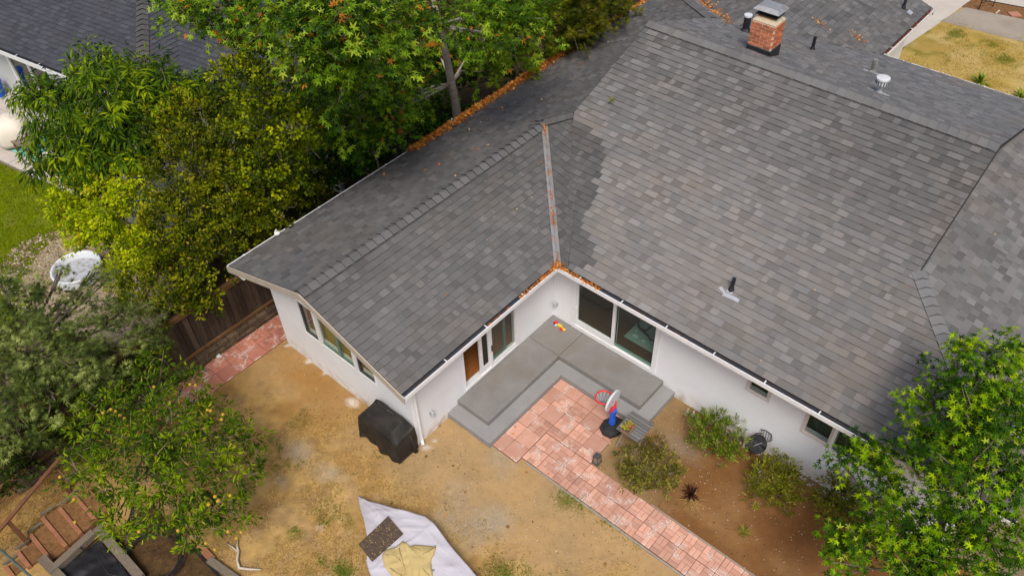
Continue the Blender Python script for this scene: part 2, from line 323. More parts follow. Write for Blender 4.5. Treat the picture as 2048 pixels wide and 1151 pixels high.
class MB:
    """collects shapes in world space"""
    def __init__(s): s.v = []; s.f = []
    def add(s, v, f):
        n = len(s.v); s.v += [tuple(p) for p in v]; s.f += [tuple(i+n for i in q) for q in f]; return s
    def box(s, a, b, bev=0.0):
        x0, x1 = sorted((a[0], b[0])); y0, y1 = sorted((a[1], b[1])); z0, z1 = sorted((a[2], b[2]))
        if bev <= 0:
            v = [(x, y, z) for z in (z0, z1) for y in (y0, y1) for x in (x0, x1)]
            return s.add(v, [(0, 2, 3, 1), (4, 5, 7, 6), (0, 1, 5, 4), (2, 6, 7, 3), (0, 4, 6, 2), (1, 3, 7, 5)])
        bv = min(bev, (x1-x0)/2.1, (y1-y0)/2.1, (z1-z0)/1.1)
        v = [(x0, y0, z0), (x1, y0, z0), (x1, y1, z0), (x0, y1, z0),
             (x0, y0, z1-bv), (x1, y0, z1-bv), (x1, y1, z1-bv), (x0, y1, z1-bv),
             (x0+bv, y0+bv, z1), (x1-bv, y0+bv, z1), (x1-bv, y1-bv, z1), (x0+bv, y1-bv, z1)]
        f = [(3, 2, 1, 0), (8, 9, 10, 11)]
        for i in range(4):
            j = (i+1) % 4
            f += [(i, j, 4+j, 4+i), (4+i, 4+j, 8+j, 8+i)]
        return s.add(v, f)
    def obox(s, c, ax, ay, az):
        """oriented box, centre + three half-axis vectors"""
        c, ax, ay, az = Vector(c), Vector(ax), Vector(ay), Vector(az)
        v = [c + ax*i + ay*j + az*k for k in (-1, 1) for j in (-1, 1) for i in (-1, 1)]
        return s.add(v, [(0, 2, 3, 1), (4, 5, 7, 6), (0, 1, 5, 4), (2, 6, 7, 3), (0, 4, 6, 2), (1, 3, 7, 5)])
    def bar(s, a, b, w, h, up=(0, 0, 1)):
        a, b = Vector(a), Vector(b); d = (b-a); L = d.length; d.normalize()
        side = d.cross(Vector(up))
        if side.length < 1e-4: side = d.cross(Vector((1, 0, 0)))
        side.normalize(); u = side.cross(d)
        return s.obox((a+b)/2, d*L/2, side*w/2, u*h/2)
    def tube(s, pts, rad, n=8, cap=True):
        pts = [Vector(p) for p in pts]
        if not isinstance(rad, (list, tuple)): rad = [rad]*len(pts)
        base = len(s.v); prev = None
        for i, p in enumerate(pts):
            d = (pts[min(i+1, len(pts)-1)]-pts[max(i-1, 0)])
            if d.length < 1e-9: d = Vector((0, 0, 1))
            d.normalize()
            if prev is None:
                a = d.cross(Vector((0, 0, 1)) if abs(d.z) < 0.9 else Vector((1, 0, 0)))
            else:
                a = prev - d*prev.dot(d)
            a.normalize(); prev = a; b = d.cross(a)
            for k in range(n):
                t = 2*math.pi*k/n
                s.v.append(tuple(p + (a*math.cos(t)+b*math.sin(t))*rad[i]))
        for i in range(len(pts)-1):
            for k in range(n):
                k2 = (k+1) % n
                s.f.append((base+i*n+k, base+i*n+k2, base+(i+1)*n+k2, base+(i+1)*n+k))
        if cap:
            s.f.append(tuple(base+k for k in range(n))[::-1]); s.f.append(tuple(base+(len(pts)-1)*n+k for k in range(n)))
        return s
    def lathe(s, c, prof, n=16, squash=(1, 1)):
        base = len(s.v)
        for r, z in prof:
            for k in range(n):
                t = 2*math.pi*k/n
                s.v.append((c[0]+r*squash[0]*math.cos(t), c[1]+r*squash[1]*math.sin(t), c[2]+z))
        for i in range(len(prof)-1):
            for k in range(n):
                k2 = (k+1) % n
                s.f.append((base+i*n+k, base+i*n+k2, base+(i+1)*n+k2, base+(i+1)*n+k))
        s.f.append(tuple(base+k for k in range(n))[::-1]); s.f.append(tuple(base+(len(prof)-1)*n+k for k in range(n)))
        return s
    def prism(s, poly, z0, z1):
        n = len(poly); b = len(s.v)
        s.v += [(p[0], p[1], z0) for p in poly] + [(p[0], p[1], z1) for p in poly]
        s.f.append(tuple(b+i for i in range(n))[::-1]); s.f.append(tuple(b+n+i for i in range(n)))
        for i in range(n):
            j = (i+1) % n; s.f.append((b+i, b+j, b+n+j, b+n+i))
        return s
    def build(s, name, material, parent=None, smooth=False, kind=None, org=None):
        return raw(name, s.v, s.f, material, parent, smooth, kind=kind, org=org)

def copy_obj(o, parent=None, loc=None, rot=None):
    c = o.copy(); COL.objects.link(c)
    if parent is not None: c.parent = parent; ORG[c.name] = ORG[parent.name]
    if loc is not None: c.location = loc
    if rot is not None: c.rotation_euler = rot
    return c

def vnoise(x, y, seed=0, octv=4, freq=1.0):
    """smooth value noise on arrays, 0..1"""
    out = np.zeros_like(x, dtype=float); amp = 1.0; tot = 0
    for k in range(octv):
        fx = x*freq + 17.3*seed + 5.1*k; fy = y*freq - 9.7*seed + 3.3*k
        ix = np.floor(fx); iy = np.floor(fy); tx = fx-ix; ty = fy-iy
        tx = tx*tx*(3-2*tx); ty = ty*ty*(3-2*ty)
        def h(a, b):
            t = np.sin(a*127.1 + b*311.7 + seed*13.7 + k*7.3)*43758.5453
            return t-np.floor(t)
        v = (h(ix, iy)*(1-tx)+h(ix+1, iy)*tx)*(1-ty) + (h(ix, iy+1)*(1-tx)+h(ix+1, iy+1)*tx)*ty
        out += v*amp; tot += amp; amp *= 0.5; freq *= 2.03
    return out/tot
def sstep(a, b, x):
    t = np.clip((x-a)/(b-a), 0, 1); return t*t*(3-2*t)

# ================================================================ GROUND AND SETTING
def sheet(name, poly, z, material, kind='structure'):
    """flat ground sheet: one polygon"""
    n = len(poly)
    return raw(name, [(p[0], p[1], z) for p in poly], [tuple(range(n))], material, kind=kind)
def grid(name, x0, x1, y0, y1, step, zf, colf, material, kind='structure', holes=None):
    nx = int((x1-x0)/step)+1; ny = int((y1-y0)/step)+1
    X, Y = np.meshgrid(np.linspace(x0, x1, nx), np.linspace(y0, y1, ny))
    Z = zf(X, Y); C = colf(X, Y).reshape(-1, 3)
    V = np.stack([X, Y, Z], -1).reshape(-1, 3)
    i = np.arange(nx*ny).reshape(ny, nx)
    F = np.stack([i[:-1, :-1], i[:-1, 1:], i[1:, 1:], i[1:, :-1]], -1).reshape(-1, 4)
    if holes is not None:
        cx = (X[:-1, :-1]+X[1:, 1:]).ravel()/2; cy = (Y[:-1, :-1]+Y[1:, 1:]).ravel()/2
        F = F[~holes(cx, cy)]
    return raw(name, V, F, material, tint=C, kind=kind, smooth=True)

sheet('ground', [(-140, -140), (140, -140), (140, 140), (-140, 140)], -0.12, 'ground_far')
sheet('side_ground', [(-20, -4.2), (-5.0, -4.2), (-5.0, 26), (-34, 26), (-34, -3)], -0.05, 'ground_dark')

TAN = np.array((0.415, 0.27, 0.125)); TAN2 = np.array((0.37, 0.25, 0.125)); GREYD = np.array((0.35, 0.29, 0.21))
STRAW = np.array((0.385, 0.25, 0.085)); ORANGE = np.array((0.30, 0.155, 0.042)); BED = np.array((0.185, 0.088, 0.03)); BED2 = np.array((0.29, 0.16, 0.068))
WHITEW = np.array((0.62, 0.58, 0.54)); GREENY = np.array((0.13, 0.13, 0.02)); DARKG = np.array((0.075, 0.045, 0.018))
def lerp(a, b, t): return a + (b-a)*t[..., None]
def blob(X, Y, cx, cy, rx, ry=None, ang=0.0, soft=0.5, seed=1, rag=0.5):
    ry = ry or rx; c, s = math.cos(ang), math.sin(ang)
    u = ((X-cx)*c + (Y-cy)*s)/rx; v = (-(X-cx)*s + (Y-cy)*c)/ry
    d = np.sqrt(u*u+v*v) + (vnoise(X, Y, seed, 4, 2.2)-0.5)*rag*2
    return 1-sstep(1-soft, 1+soft*0.3, d)
BEDL = [(3.55, 0.2), (3.5, -2.85), (12.5, -2.9), (12.5, 0.2)]
def yard_col(X, Y):
    n = vnoise(X, Y, 3, 5, 0.9); n2 = vnoise(X, Y, 8, 5, 3.0)
    c = lerp(np.broadcast_to(TAN, X.shape+(3,)), TAN2, sstep(0.35, 0.65, n))
    c = lerp(c, np.array((0.345, 0.212, 0.09)), sstep(0.3, -3.0, X+(n2-.5)*1.0)*0.7)
    # straw in the lower lawn
    st = sstep(-5.2, -6.6, Y + (vnoise(X, Y, 5, 4, 0.8)-0.5)*1.7 - 0.12*(X-1))
    c = lerp(c, STRAW, st*0.75*sstep(0.25, 0.6, n2))
    c = lerp(c, ORANGE, st*0.5*sstep(0.5, 0.75, vnoise(X, Y, 21, 4, 1.4)))
    n6 = vnoise(X, Y, 61, 3, 5.5); n7 = vnoise(X, Y, 62, 2, 9.0)
    c = c*(1+st[..., None]*((n6-0.5)*0.7+(n7-.5)*.3)[..., None])
    # brown near the gable wall
    c = lerp(c, ORANGE*1.05, blob(X, Y, -3.4, -5.6, 1.9, 0.7, 0.0, 0.8, 11)*0.75)
    c = lerp(c, ORANGE*1.0, blob(X, Y, -2.9, -6.5, 1.3, 0.4, 0.3, 0.8, 12)*0.6)
    # grey swept patches
    for i, (px, py, r, k) in enumerate(((590, 900, 0.6, .8), (660, 945, .5, .6), (960, 1050, 0.85, .8), (905, 1005, .8, .5), (1010, 900, .9, .6), (1130, 960, .5, .4), (560, 960, .35, .6), (420, 900, .5, .5))):
        p = at(px, py); c = lerp(c, GREYD, blob(X, Y, p.x, p.y, r, r*0.6, 0.5*i, 0.8, 30+i)*k)
    # green weeds
    for i, (px, py, r) in enumerate(((690, 1140, .3), (1000, 1140, .35), (770, 1085, .35), (590, 1070, .3), (1135, 1000, .3), (620, 1140, .2), (1060, 1145, .2), (700, 1040, .2))):
        p = at(px, py); c = lerp(c, GREENY, blob(X, Y, p.x, p.y, r, r*0.6, 0.4*i, 0.9, 50+i, 0.9)*0.65)
    # white overspray along the wall foot
    for i, (px, py, r) in enumerate(((708, 805, .22), (850, 893, .16), (618, 722, .1), (650, 745, .08), (640, 1055, .12), (870, 880, .1), (575, 690, .08))):
        p = at(px, py); c = lerp(c, WHITEW, blob(X, Y, p.x, p.y, r, r*0.7, 0.7*i, 0.8, 70+i, 0.9)*(0.85 if i != 4 else 0.3))
    # planting bed beside the path
    bed = sstep(3.25, 3.75, X + (n2-0.5)*0.4)*sstep(-3.05, -2.85, Y+(n2-.5)*0.05)
    bc = lerp(np.broadcast_to(BED, X.shape+(3,)), BED2, sstep(0.45, 0.72, n)*0.8)
    bc = lerp(bc, TAN2*0.72, (1-sstep(4.2, 5.6, X+(n-.5)*1.4+ (Y+1.5)*0.3))*0.85)
    bc = lerp(bc, np.array((0.20, 0.085, 0.03)), blob(X, Y, 8.2, -1.6, 1.6, 1.1, 0, .9, 91)*0.7)
    bc = lerp(bc, GREYD*0.7, blob(X, Y, 4.9, -1.1, .6, .4, 0, .9, 93)*0.6)
    c = lerp(c, bc, bed)
    # under the fruit tree and along the fence: leaf mould
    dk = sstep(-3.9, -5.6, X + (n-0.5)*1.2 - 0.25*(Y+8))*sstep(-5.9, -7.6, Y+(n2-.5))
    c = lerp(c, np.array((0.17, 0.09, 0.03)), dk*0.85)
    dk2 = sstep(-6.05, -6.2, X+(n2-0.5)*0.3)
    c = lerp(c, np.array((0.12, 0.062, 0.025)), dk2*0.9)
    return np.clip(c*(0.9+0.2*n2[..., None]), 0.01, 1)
def yard_z(X, Y):
    return (vnoise(X, Y, 15, 4, 1.1)-0.5)*0.05 + (vnoise(X, Y, 16, 3, 7)-0.5)*0.016 - 0.012
def in_house(x, y):
    return ((x > -4.9) & (x < -0.1) & (y > -5.05)) | ((x >= -0.1) & (y > 0.1)) | (y > 0.5) & (x > -4.9)
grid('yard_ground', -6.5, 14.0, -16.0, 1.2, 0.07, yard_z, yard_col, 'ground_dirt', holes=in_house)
# lower left corner beyond the rail
def rough_col(X, Y):
    n = vnoise(X, Y, 4, 5, 1.1)
    return lerp(lerp(np.broadcast_to(np.array((0.24, 0.13, 0.04)), X.shape+(3,)), np.array((0.33, 0.2, 0.07)), sstep(.4, .7, n)), np.array((0.06, 0.05, 0.015)), sstep(0.52, 0.7, vnoise(X, Y, 6, 4, 0.9)))
grid('rough_ground', -12.5, -6.2, -17.0, -8.6, 0.1, lambda X, Y: yard_z(X, Y)-0.02, rough_col, 'ground_dirt')

# neighbour's lawn, patio and gravel (axes turned by NA)
NA = R(9.6); NU = Vector((math.cos(NA), math.sin(NA), 0)); NV = Vector((-math.sin(NA), math.cos(NA), 0))
def nb(u, v, z=0.0):
    p = NU*u + NV*v; return Vector((p.x, p.y, z))
def nbpoly(uv): return [nb(*q)[:2] for q in uv]
sheet('neighbour_lawn', nbpoly([(-34, -14), (-13.2, -14), (-13.2, -3.02), (-34, -3.02)]), 0.0, 'lawn')
sheet('gravel_bed', [at(40, 575)[:2], at(75, 510)[:2], at(110, 478)[:2], at(180, 470)[:2], at(330, 520)[:2], at(360, 600)[:2], at(270, 700)[:2], at(110, 660)[:2]], 0.014, 'gravel')
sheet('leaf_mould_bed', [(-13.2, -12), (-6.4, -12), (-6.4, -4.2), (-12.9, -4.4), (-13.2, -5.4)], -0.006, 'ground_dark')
# neighbour patio slabs with joints
pt = thing('neighbour_patio', 'pale concrete patio slabs beside the neighbouring house', 'patio', nb(-20, -1.5))
pt['kind'] = 'structure'
del pt['label'], pt['category']
for k in range(8):
    for (v0, v1) in ((-2.98, -2.45), (-2.44, -0.95), (-0.94, 0.8)):
        u0 = -28 + k*2.0
        mb = MB(); q = nbpoly([(u0+0.012, v0+.012), (u0+1.99, v0+.012), (u0+1.99, v1), (u0+0.012, v1)]); mb.prism(q, -0.04, 0.06)
        mb.build('slab', 'concrete_pale', pt)
sheet('patio_edging', nbpoly([(-28, -3.05), (-12.2, -3.05), (-12.2, -2.98), (-28, -2.98)]), 0.03, 'wood_grey')

# front garden, driveway, pavement
FZ = 0.0
def front_green(X, Y):
    k = np.zeros_like(X)
    for i, (px, py, rx, ry) in enumerate(((1900, 72, 1.1, .9), (1930, 82, .9, .6), (1830, 92, .5, .8), (1880, 110, .8, .7), (1985, 90, .6, .5), (2000, 120, .5, .6), (2040, 80, .6, .8), (1860, 60, .5, .5))):
        p = at(px, py); k = np.maximum(k, blob(X, Y, p.x, p.y, rx, ry, .3*i, .8, 120+i, .9))
    return k*sstep(.3, .6, vnoise(X, Y, 33, 4, 1.6))
def front_col(X, Y):
    c = lerp(np.broadcast_to(np.array((0.40, 0.28, 0.075)), X.shape+(3,)), np.array((0.46, 0.335, 0.13)), sstep(.35, .65, vnoise(X, Y, 34, 4, .8)))
    c = lerp(c, np.array((0.30, 0.20, 0.035)), sstep(.5, .75, vnoise(X, Y, 35, 4, 1.3))*.7)
    return lerp(c, np.array((0.12, 0.13, 0.01)), front_green(X, Y)*.9)
grid('front_lawn', 1.4, 15.0, 12.6, 25.0, 0.12, lambda X, Y: X*0, front_col, 'ground_dirt')
fl = at(1885, 40); fr = at(2160, 108)
sheet('front_path', [at(1880, 43)[:2], at(1935, 12)[:2], at(2300, 88)[:2], at(2300, 148)[:2]], 0.009, 'concrete_old')
sheet('driveway', [at(1770, 120)[:2], at(1885, 42)[:2], at(1942, 0)[:2], at(1990, -40)[:2], at(1500, -60)[:2], at(1650, 60)[:2]], 0.004, 'concrete_pale')
sheet('planter_strip', [at(1925, 14)[:2], at(1945, -2)[:2], at(2300, 62)[:2], at(2300, 92)[:2]], 0.014, 'mulch')
sheet('pavement', [at(1955, -2)[:2], at(2020, -30)[:2], at(2300, 20)[:2], at(2300, 62)[:2]], 0.019, 'concrete_pale')
sheet('road', [at(2030, -18)[:2], at(2100, -80)[:2], at(2400, -10)[:2], at(2300, 40)[:2]], 0.024, 'water_stain')

# ================================================================ PAVED PATHS (every slab a part)
def paver_mesh(w, d, kind):
    """moulded slab: raised bricks in basket weave on a thin base; rim attribute marks brick edges"""
    v = []; f = []; rim = []; shd = []
    def add(vs, fs, rs):
        n = len(v); v.extend(vs); f.extend(tuple(i+n for i in q) for q in fs); rim.extend(rs); shd.extend([random.uniform(0.84, 1.16)]*len(vs))
    hw, hd = w/2, d/2
    zt = 0.030
    b = [(-hw, -hd, -0.03), (hw, -hd, -0.03), (hw, hd, -0.03), (-hw, hd, -0.03), (-hw, -hd, zt-0.008), (hw, -hd, zt-0.008), (hw, hd, zt-0.008), (-hw, hd, zt-0.008)]
    add(b, [(4, 5, 6, 7), (0, 1, 5, 4), (1, 2, 6, 5), (2, 3, 7, 6), (3, 0, 4, 7)], [-1.0]*8)
    cells = []
    if kind == 'weave':
        for i in (0, 1):
            for j in (0, 1):
                x0, y0, cw, cd = -hw+i*hw, -hd+j*hd, hw, hd
                if (i+j) % 2 == 0: cells += [(x0, y0, cw, cd/2), (x0, y0+cd/2, cw, cd/2)]
                else: cells += [(x0, y0, cw/2, cd), (x0+cw/2, y0, cw/2, cd)]
    elif kind == 'row':
        for j in range(3):
            y0 = -hd+j*d/3
            if j % 2 == 0: cells += [(-hw, y0, hw, d/3), (0, y0, hw, d/3)]
            else: cells += [(-hw, y0, w/4, d/3), (-hw+w/4, y0, hw, d/3), (hw-w/4, y0, w/4, d/3)]
    else:
        cells = [(-hw, -hd, w, d)]
    g = 0.0028 if kind != 'plain' else 0.0015
    for (x, y, cw, cd) in cells:
        x0, y0, x1, y1 = x+g, y+g, x+cw-g, y+cd-g
        r = 0.03 if kind != 'plain' else 0.05
        ring = lambda e, z: [(x0+e, y0+e, z), (x1-e, y0+e, z), (x1-e, y1-e, z), (x0+e, y1-e, z)]
        vs = ring(0, zt-0.007) + ring(0.005, zt) + ring(r, zt+0.001)
        fs = [(8, 9, 10, 11)]
        for i in range(4):
            k = (i+1) % 4; fs += [(i, k, 4+k, 4+i), (4+i, 4+k, 8+k, 8+i)]
        add(vs, fs, [1]*8 + [0]*4)
    return v, f, rim, shd
_PM = {}
def paver_obj(parent, x0, x1, y0, y1, kind, z=0.0, rot=0, material='paver'):
    w, d = round(x1-x0-0.005, 3), round(y1-y0-0.005, 3)
    key = (w, d, kind, material, random.randrange(4))
    if key not in _PM:
        v, f, r, sh = paver_mesh(w, d, kind)
        me = bpy.data.meshes.new('paver'); me.from_pydata(v, [], f); me.materials.append(M[material])
        a = me.attributes.new('rim', 'FLOAT', 'POINT'); a.data.foreach_set('value', np.array(r, np.float32))
        a = me.attributes.new('shade', 'FLOAT', 'POINT'); a.data.foreach_set('value', np.array(sh, np.float32)); me.update()
        _PM[key] = me
    o = bpy.data.objects.new('paver', _PM[key]); COL.objects.link(o); o.parent = parent
    g = ORG[parent.name]
    o.location = ((x0+x1)/2-g.x, (y0+y1)/2-g.y, z+random.uniform(-0.004, 0.004)-g.z)
    o.rotation_euler = (random.uniform(-.006, .006), random.uniform(-.006, .006), random.uniform(-.008, .008) + rot)
    ORG[o.name] = g
    return o
patio = thing('brick_patio', None, None, (2.2, -2.6, 0)); patio['kind'] = 'structure'
cols = [(1.40, 1.71), (1.71, 2.16), (2.16, 2.61), (2.61, 3.06), (3.06, 3.51)]
rows = [(-1.74, -1.40), (-2.19, -1.74), (-2.65, -2.19), (-3.11, -2.65), (-3.57, -3.11), (-4.03, -3.57)]
for ci, (x0, x1) in enumerate(cols):
    for ri, (y0, y1) in enumerate(rows):
        if ci >= 2 and ri > 2: continue
        paver_obj(patio, x0, x1, y0, y1, random.choice(['row', 'row', 'plain', 'weave']) if ci and ri else 'plain', 0.005)
for ci, (x0, x1) in enumerate(cols[2:]):
    paver_obj(patio, x0, x1, -2.925, -2.65, 'row', 0.005)
path = thing('brick_path', None, None, (5, -3.4, 0)); path['kind'] = 'structure'
for k in range(16):
    x0 = 2.165 + k*0.452
    for (y0, y1) in ((-3.385, -2.93), (-3.84, -3.385)):
        paver_obj(path, x0, x0+0.452, y0, y1, 'weave' if k > 1 else 'row', 0.0, R(90) if random.random() < .5 else 0)
edge = MB().box((2.3, -3.90, -0.05), (9.4, -3.85, 0.012)).box((5.2, -2.92, -0.05), (9.4, -2.885, 0.010))
edge.build('path_edging', 'concrete_old', path)
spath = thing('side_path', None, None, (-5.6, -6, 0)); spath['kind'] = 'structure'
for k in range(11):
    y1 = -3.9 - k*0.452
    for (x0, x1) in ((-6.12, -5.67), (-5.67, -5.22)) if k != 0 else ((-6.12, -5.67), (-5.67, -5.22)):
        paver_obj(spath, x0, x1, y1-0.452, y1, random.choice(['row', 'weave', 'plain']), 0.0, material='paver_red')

# ================================================================ ROOFS
def clip_poly(poly, clip):
    """Sutherland-Hodgman: convex clip polygon, counter-clockwise"""
    out = poly
    n = len(clip)
    for i in range(n):
        a = clip[i]; b = clip[(i+1) % n]
        ex, ey = b[0]-a[0], b[1]-a[1]
        inp = out; out = []
        if not inp: return []
        s = [ex*(p[1]-a[1])-ey*(p[0]-a[0]) for p in inp]
        for k in range(len(inp)):
            p, q = inp[k], inp[(k+1) % len(inp)]; sp, sq = s[k], s[(k+1) % len(inp)]
            if sp >= -1e-9: out.append(p)
            if (sp > 1e-9 and sq < -1e-9) or (sp < -1e-9 and sq > 1e-9):
                t = sp/(sp-sq); out.append((p[0]+(q[0]-p[0])*t, p[1]+(q[1]-p[1])*t))
    return out
def ccw(poly):
    a = sum(poly[i][0]*poly[(i+1) % len(poly)][1]-poly[(i+1) % len(poly)][0]*poly[i][1] for i in range(len(poly)))
    return poly if a > 0 else poly[::-1]

class Plane:
    """roof plane from three points"""
    def __init__(s, a, b, c):
        a, b, c = Vector(a), Vector(b), Vector(c)
        n = (b-a).cross(c-a); n.normalize()
        if n.z < 0: n = -n
        s.n = n; s.o = a
        s.U = Vector((0, 0, 1)).cross(n); s.U.normalize()
        s.V = n.cross(s.U)
        if s.V.z < 0: s.V = -s.V; s.U = -s.U
    def z(s, x, y): return s.o.z - (s.n.x*(x-s.o.x)+s.n.y*(y-s.o.y))/s.n.z
    def uv(s, x, y):
        d = Vector((x, y, s.z(x, y)))-s.o; return (d.dot(s.U), d.dot(s.V))
    def p(s, u, v, h=0): return s.o + s.U*u + s.V*v + s.n*h
    def pt(s, x, y, h=0): return Vector((x, y, s.z(x, y))) + s.n*h

EXPO = 0.178
def shingle_pieces(plane, regions, tonef, v_off=0.0, expo=EXPO, wmin=0.13, wmax=0.42, th=0.016):
    """list of (polygon in uv, v0, tone, thickness) for all tabs of a plane"""
    polys = [ccw([plane.uv(*p) for p in r]) for r in regions]
    us = [q[0] for r in polys for q in r]; vs = [q[1] for r in polys for q in r]
    out = []
    v = min(vs)+v_off
    while v < max(vs):
        u = min(us)-random.random()*0.4; up = random.random() < .5
        while u < max(us):
            up = not up if random.random() < .8 else up
            w = random.uniform(wmin, wmax)
            rect = [(u, v), (u+w, v), (u+w, v+expo), (u, v+expo)]
            c = plane.p(u+w/2, v+expo/2)
            for r in polys:
                q = clip_poly(rect, r)
                if len(q) >= 3:
                    q2 = [q[i] for i in range(len(q)) if (abs(q[i][0]-q[i-1][0])+abs(q[i][1]-q[i-1][1])) > 1e-4]
                    if len(q2) >= 3: out.append((plane, q2, v, expo, tuple(k*(1.05 if up else 0.93) for k in tonef(c.x, c.y)), th*(1.35 if up else 0.72)))
            u += w
        v += expo
    return out
def shingle_geo(pc):
    plane, q, v0, expo, tone, th = pc
    n = len(q)
    top = [plane.p(a, b, 0.004 + th*(1-(b-v0)/expo)) for a, b in q]
    low = [plane.p(a, b, -0.004) for a, b in q]
    vs = top+top+low
    fs = [tuple(range(n))] + [(n+i, 2*n+i, 2*n+(i+1) % n, n+(i+1) % n) for i in range(n)]
    return vs, fs
def shingle_tint(tone, nv):
    k = nv//3; t = np.tile(np.array(tone), (nv, 1)); t[k:] = (0.040, 0.033, 0.029); return t
def piece_size(pc):
    plane, q, v0, expo, tone, th = pc
    a = abs(sum(q[i][0]*q[(i+1) % len(q)][1]-q[(i+1) % len(q)][0]*q[i][1] for i in range(len(q))))/2
    c = plane.p(sum(p[0] for p in q)/len(q), sum(p[1] for p in q)/len(q))
    d = CC-c; L = d.length; f = max(0.0, plane.n.dot(d)/L)
    w = (c-CC).dot(CF)
    if w <= 0: return 0
    px = 1024+FPX*(c-CC).dot(CR)/w; py = 575-FPX*(c-CC).dot(CU)/w
    vis = -10 < px < 2058 and -10 < py < 1160 and not (px > 1660 and py > 690)
    return a*f/L**2*(1 if vis else 0)
def lay_shingles(pieces, parent, singles=300):
    order = sorted(range(len(pieces)), key=lambda i: -piece_size(pieces[i]))
    single = set(order[:singles])
    V, F, T = [], [], []
    for i, pc in enumerate(pieces):
        vs, fs = shingle_geo(pc)
        if i in single:
            raw('shingle', vs, fs, 'shingle', parent, tint=shingle_tint(pc[4], len(vs)))
        else:
            n = len(V); V += vs; F += [tuple(k+n for k in f) for f in fs]; T += shingle_tint(pc[4], len(vs)).tolist()
    raw('shingle_field', V, F, 'shingle', parent, tint=np.array(T), kind='stuff')

def tone(base, spread=0.16, warm=0.0):
    def f(x, y):
        k = random.choice((0.72, 0.86, 0.92, 1.0, 1.0, 1.06, 1.18, 1.32))
        k = 1+(k-1)*spread/0.16
        k *= random.uniform(0.95, 1.05)
        w = warm*random.uniform(0.3, 1.2)
        return (base*k*(1+w), base*k, base*k*(1-w+0.01))
    return f

ZE, OV, WW, LW, OG = 2.951, 0.6629, 5.0225, 5.1676, 0.5703
XW, ZR = -2.4972, 4.0305
YR, ZRM, YN = 6.5028, 5.5879, 13.7277
XL, XRR, YK, YKL = -1.8766, 7.5223, 2.987, 3.1675
GE = 0.11     # gutter width: shingles stop here
XE = 11.171
PE = Plane((OV, 0, ZE), (OV, -4, ZE), (XW, 0, ZR))
PW = Plane((-WW-OV, 0, ZE), (-WW-OV, 5, ZE), (XW, 0, ZR))
PS = Plane((0, -OV, ZE), (5, -OV, ZE), (0, YR, ZRM))
PNN = Plane((0, YN, ZE), (5, YN, ZE), (0, YR, ZRM))
slS = (ZRM-ZE)/(YR+OV)
PE2 = Plane((XE, 0, ZE), (XE, 5, ZE), (XE-3.65, 0, ZE+3.65*slS))
YC = 2.6516
CPT = (OV, -OV, ZE); VPT = (XW, YC, ZR); HPT = (XL, 3.10, 4.275)
PP = Plane(CPT, VPT, HPT)
slW = (ZR-ZE)/(XW+WW+OV); slN = (ZRM-ZE)/(YN-YR)
XG = -1.1; XGE = 2.6; slG = 0.365; ZG = ZE+slG*(XGE-XG); YG0 = YN-(ZG-ZE)/slN; YG1 = 17.67; XGW = 2*XG-XGE
PGE = Plane((XGE, YN, ZE), (XGE, YG1, ZE), (XG, YG1, ZG))
PGW = Plane((XGW, YN, ZE), (XGW, YG1, ZE), (XG, YG1, ZG))

house = thing('house', 'white stucco L-shaped house with grey shingle roof and brick chimney', 'house', (0, 0, 0))
OE = OV-GE
xcl = lambda y: OV + (XL-OV)*((y+OV)/(YKL+OV))    # seam between patch and main slope
REG = {
 'E': (PE, [[(OE, -LW-OG), (OE, -OE), (XW, YC), (XW, -LW-OG)]]),
 'W': (PW, [[(-WW-OE, -LW-OG), (XW, -LW-OG), (XW, YC), (-WW-OE, YC)],
            [(-WW-OE, YC), (XW, YC), (XL-0.02, 3.20), (XL+0.18, 3.3), (XL+0.18, 10.0), (XL-0.05, YN-(slW*(XL-0.05+WW+OV))/slN), (-WW-OE, YN-OV+OE)]]),
 'P': (PP, [[(OV-GE*0.8, -OV+GE*1.1), (OV+0.22, -OE), (XL+0.25, 3.38), (HPT[0]-.02, HPT[1]+.02), (XW, YC)]]),
 'S': (PS, [[(OV+GE, -OE), (XE-GE, -OE), (XRR, YK), (xcl(YK), YK)],
            [(xcl(YK), YK), (XRR, YK), (XRR, YR), (XL, YR), (XL, YKL)]]),
 'E2': (PE2, [[(XE-GE, -OE), (XE-GE, YN), (7.25, YN-(XE-7.25)*slS/slN), (7.25, -OV+XE-7.25)]]),
 'N': (PNN, [[(XL, YR), (XRR, YR), (XRR, 10.08), (XL, 10.08)],
             [(XGE, YN-GE), (XE-GE, YN-GE), (XRR, 10.08), (XG, YG0)],
             [(XL, 10.19), (XG, YG0), (XGW, YN), (-WW-OE, YN-GE)], [(XL, 10.07), (XG, YG0-.01), (XL, 10.21)]]),
 'GE': (PGE, [[(XGE-GE, YN-GE), (XGE-GE, YG1), (XG, YG1), (XG, YG0)]]),
 'GW': (PGW, [[(XGW+GE, YN), (XG, YG0), (XG, YG1), (XGW+GE, YG1)]]),
}
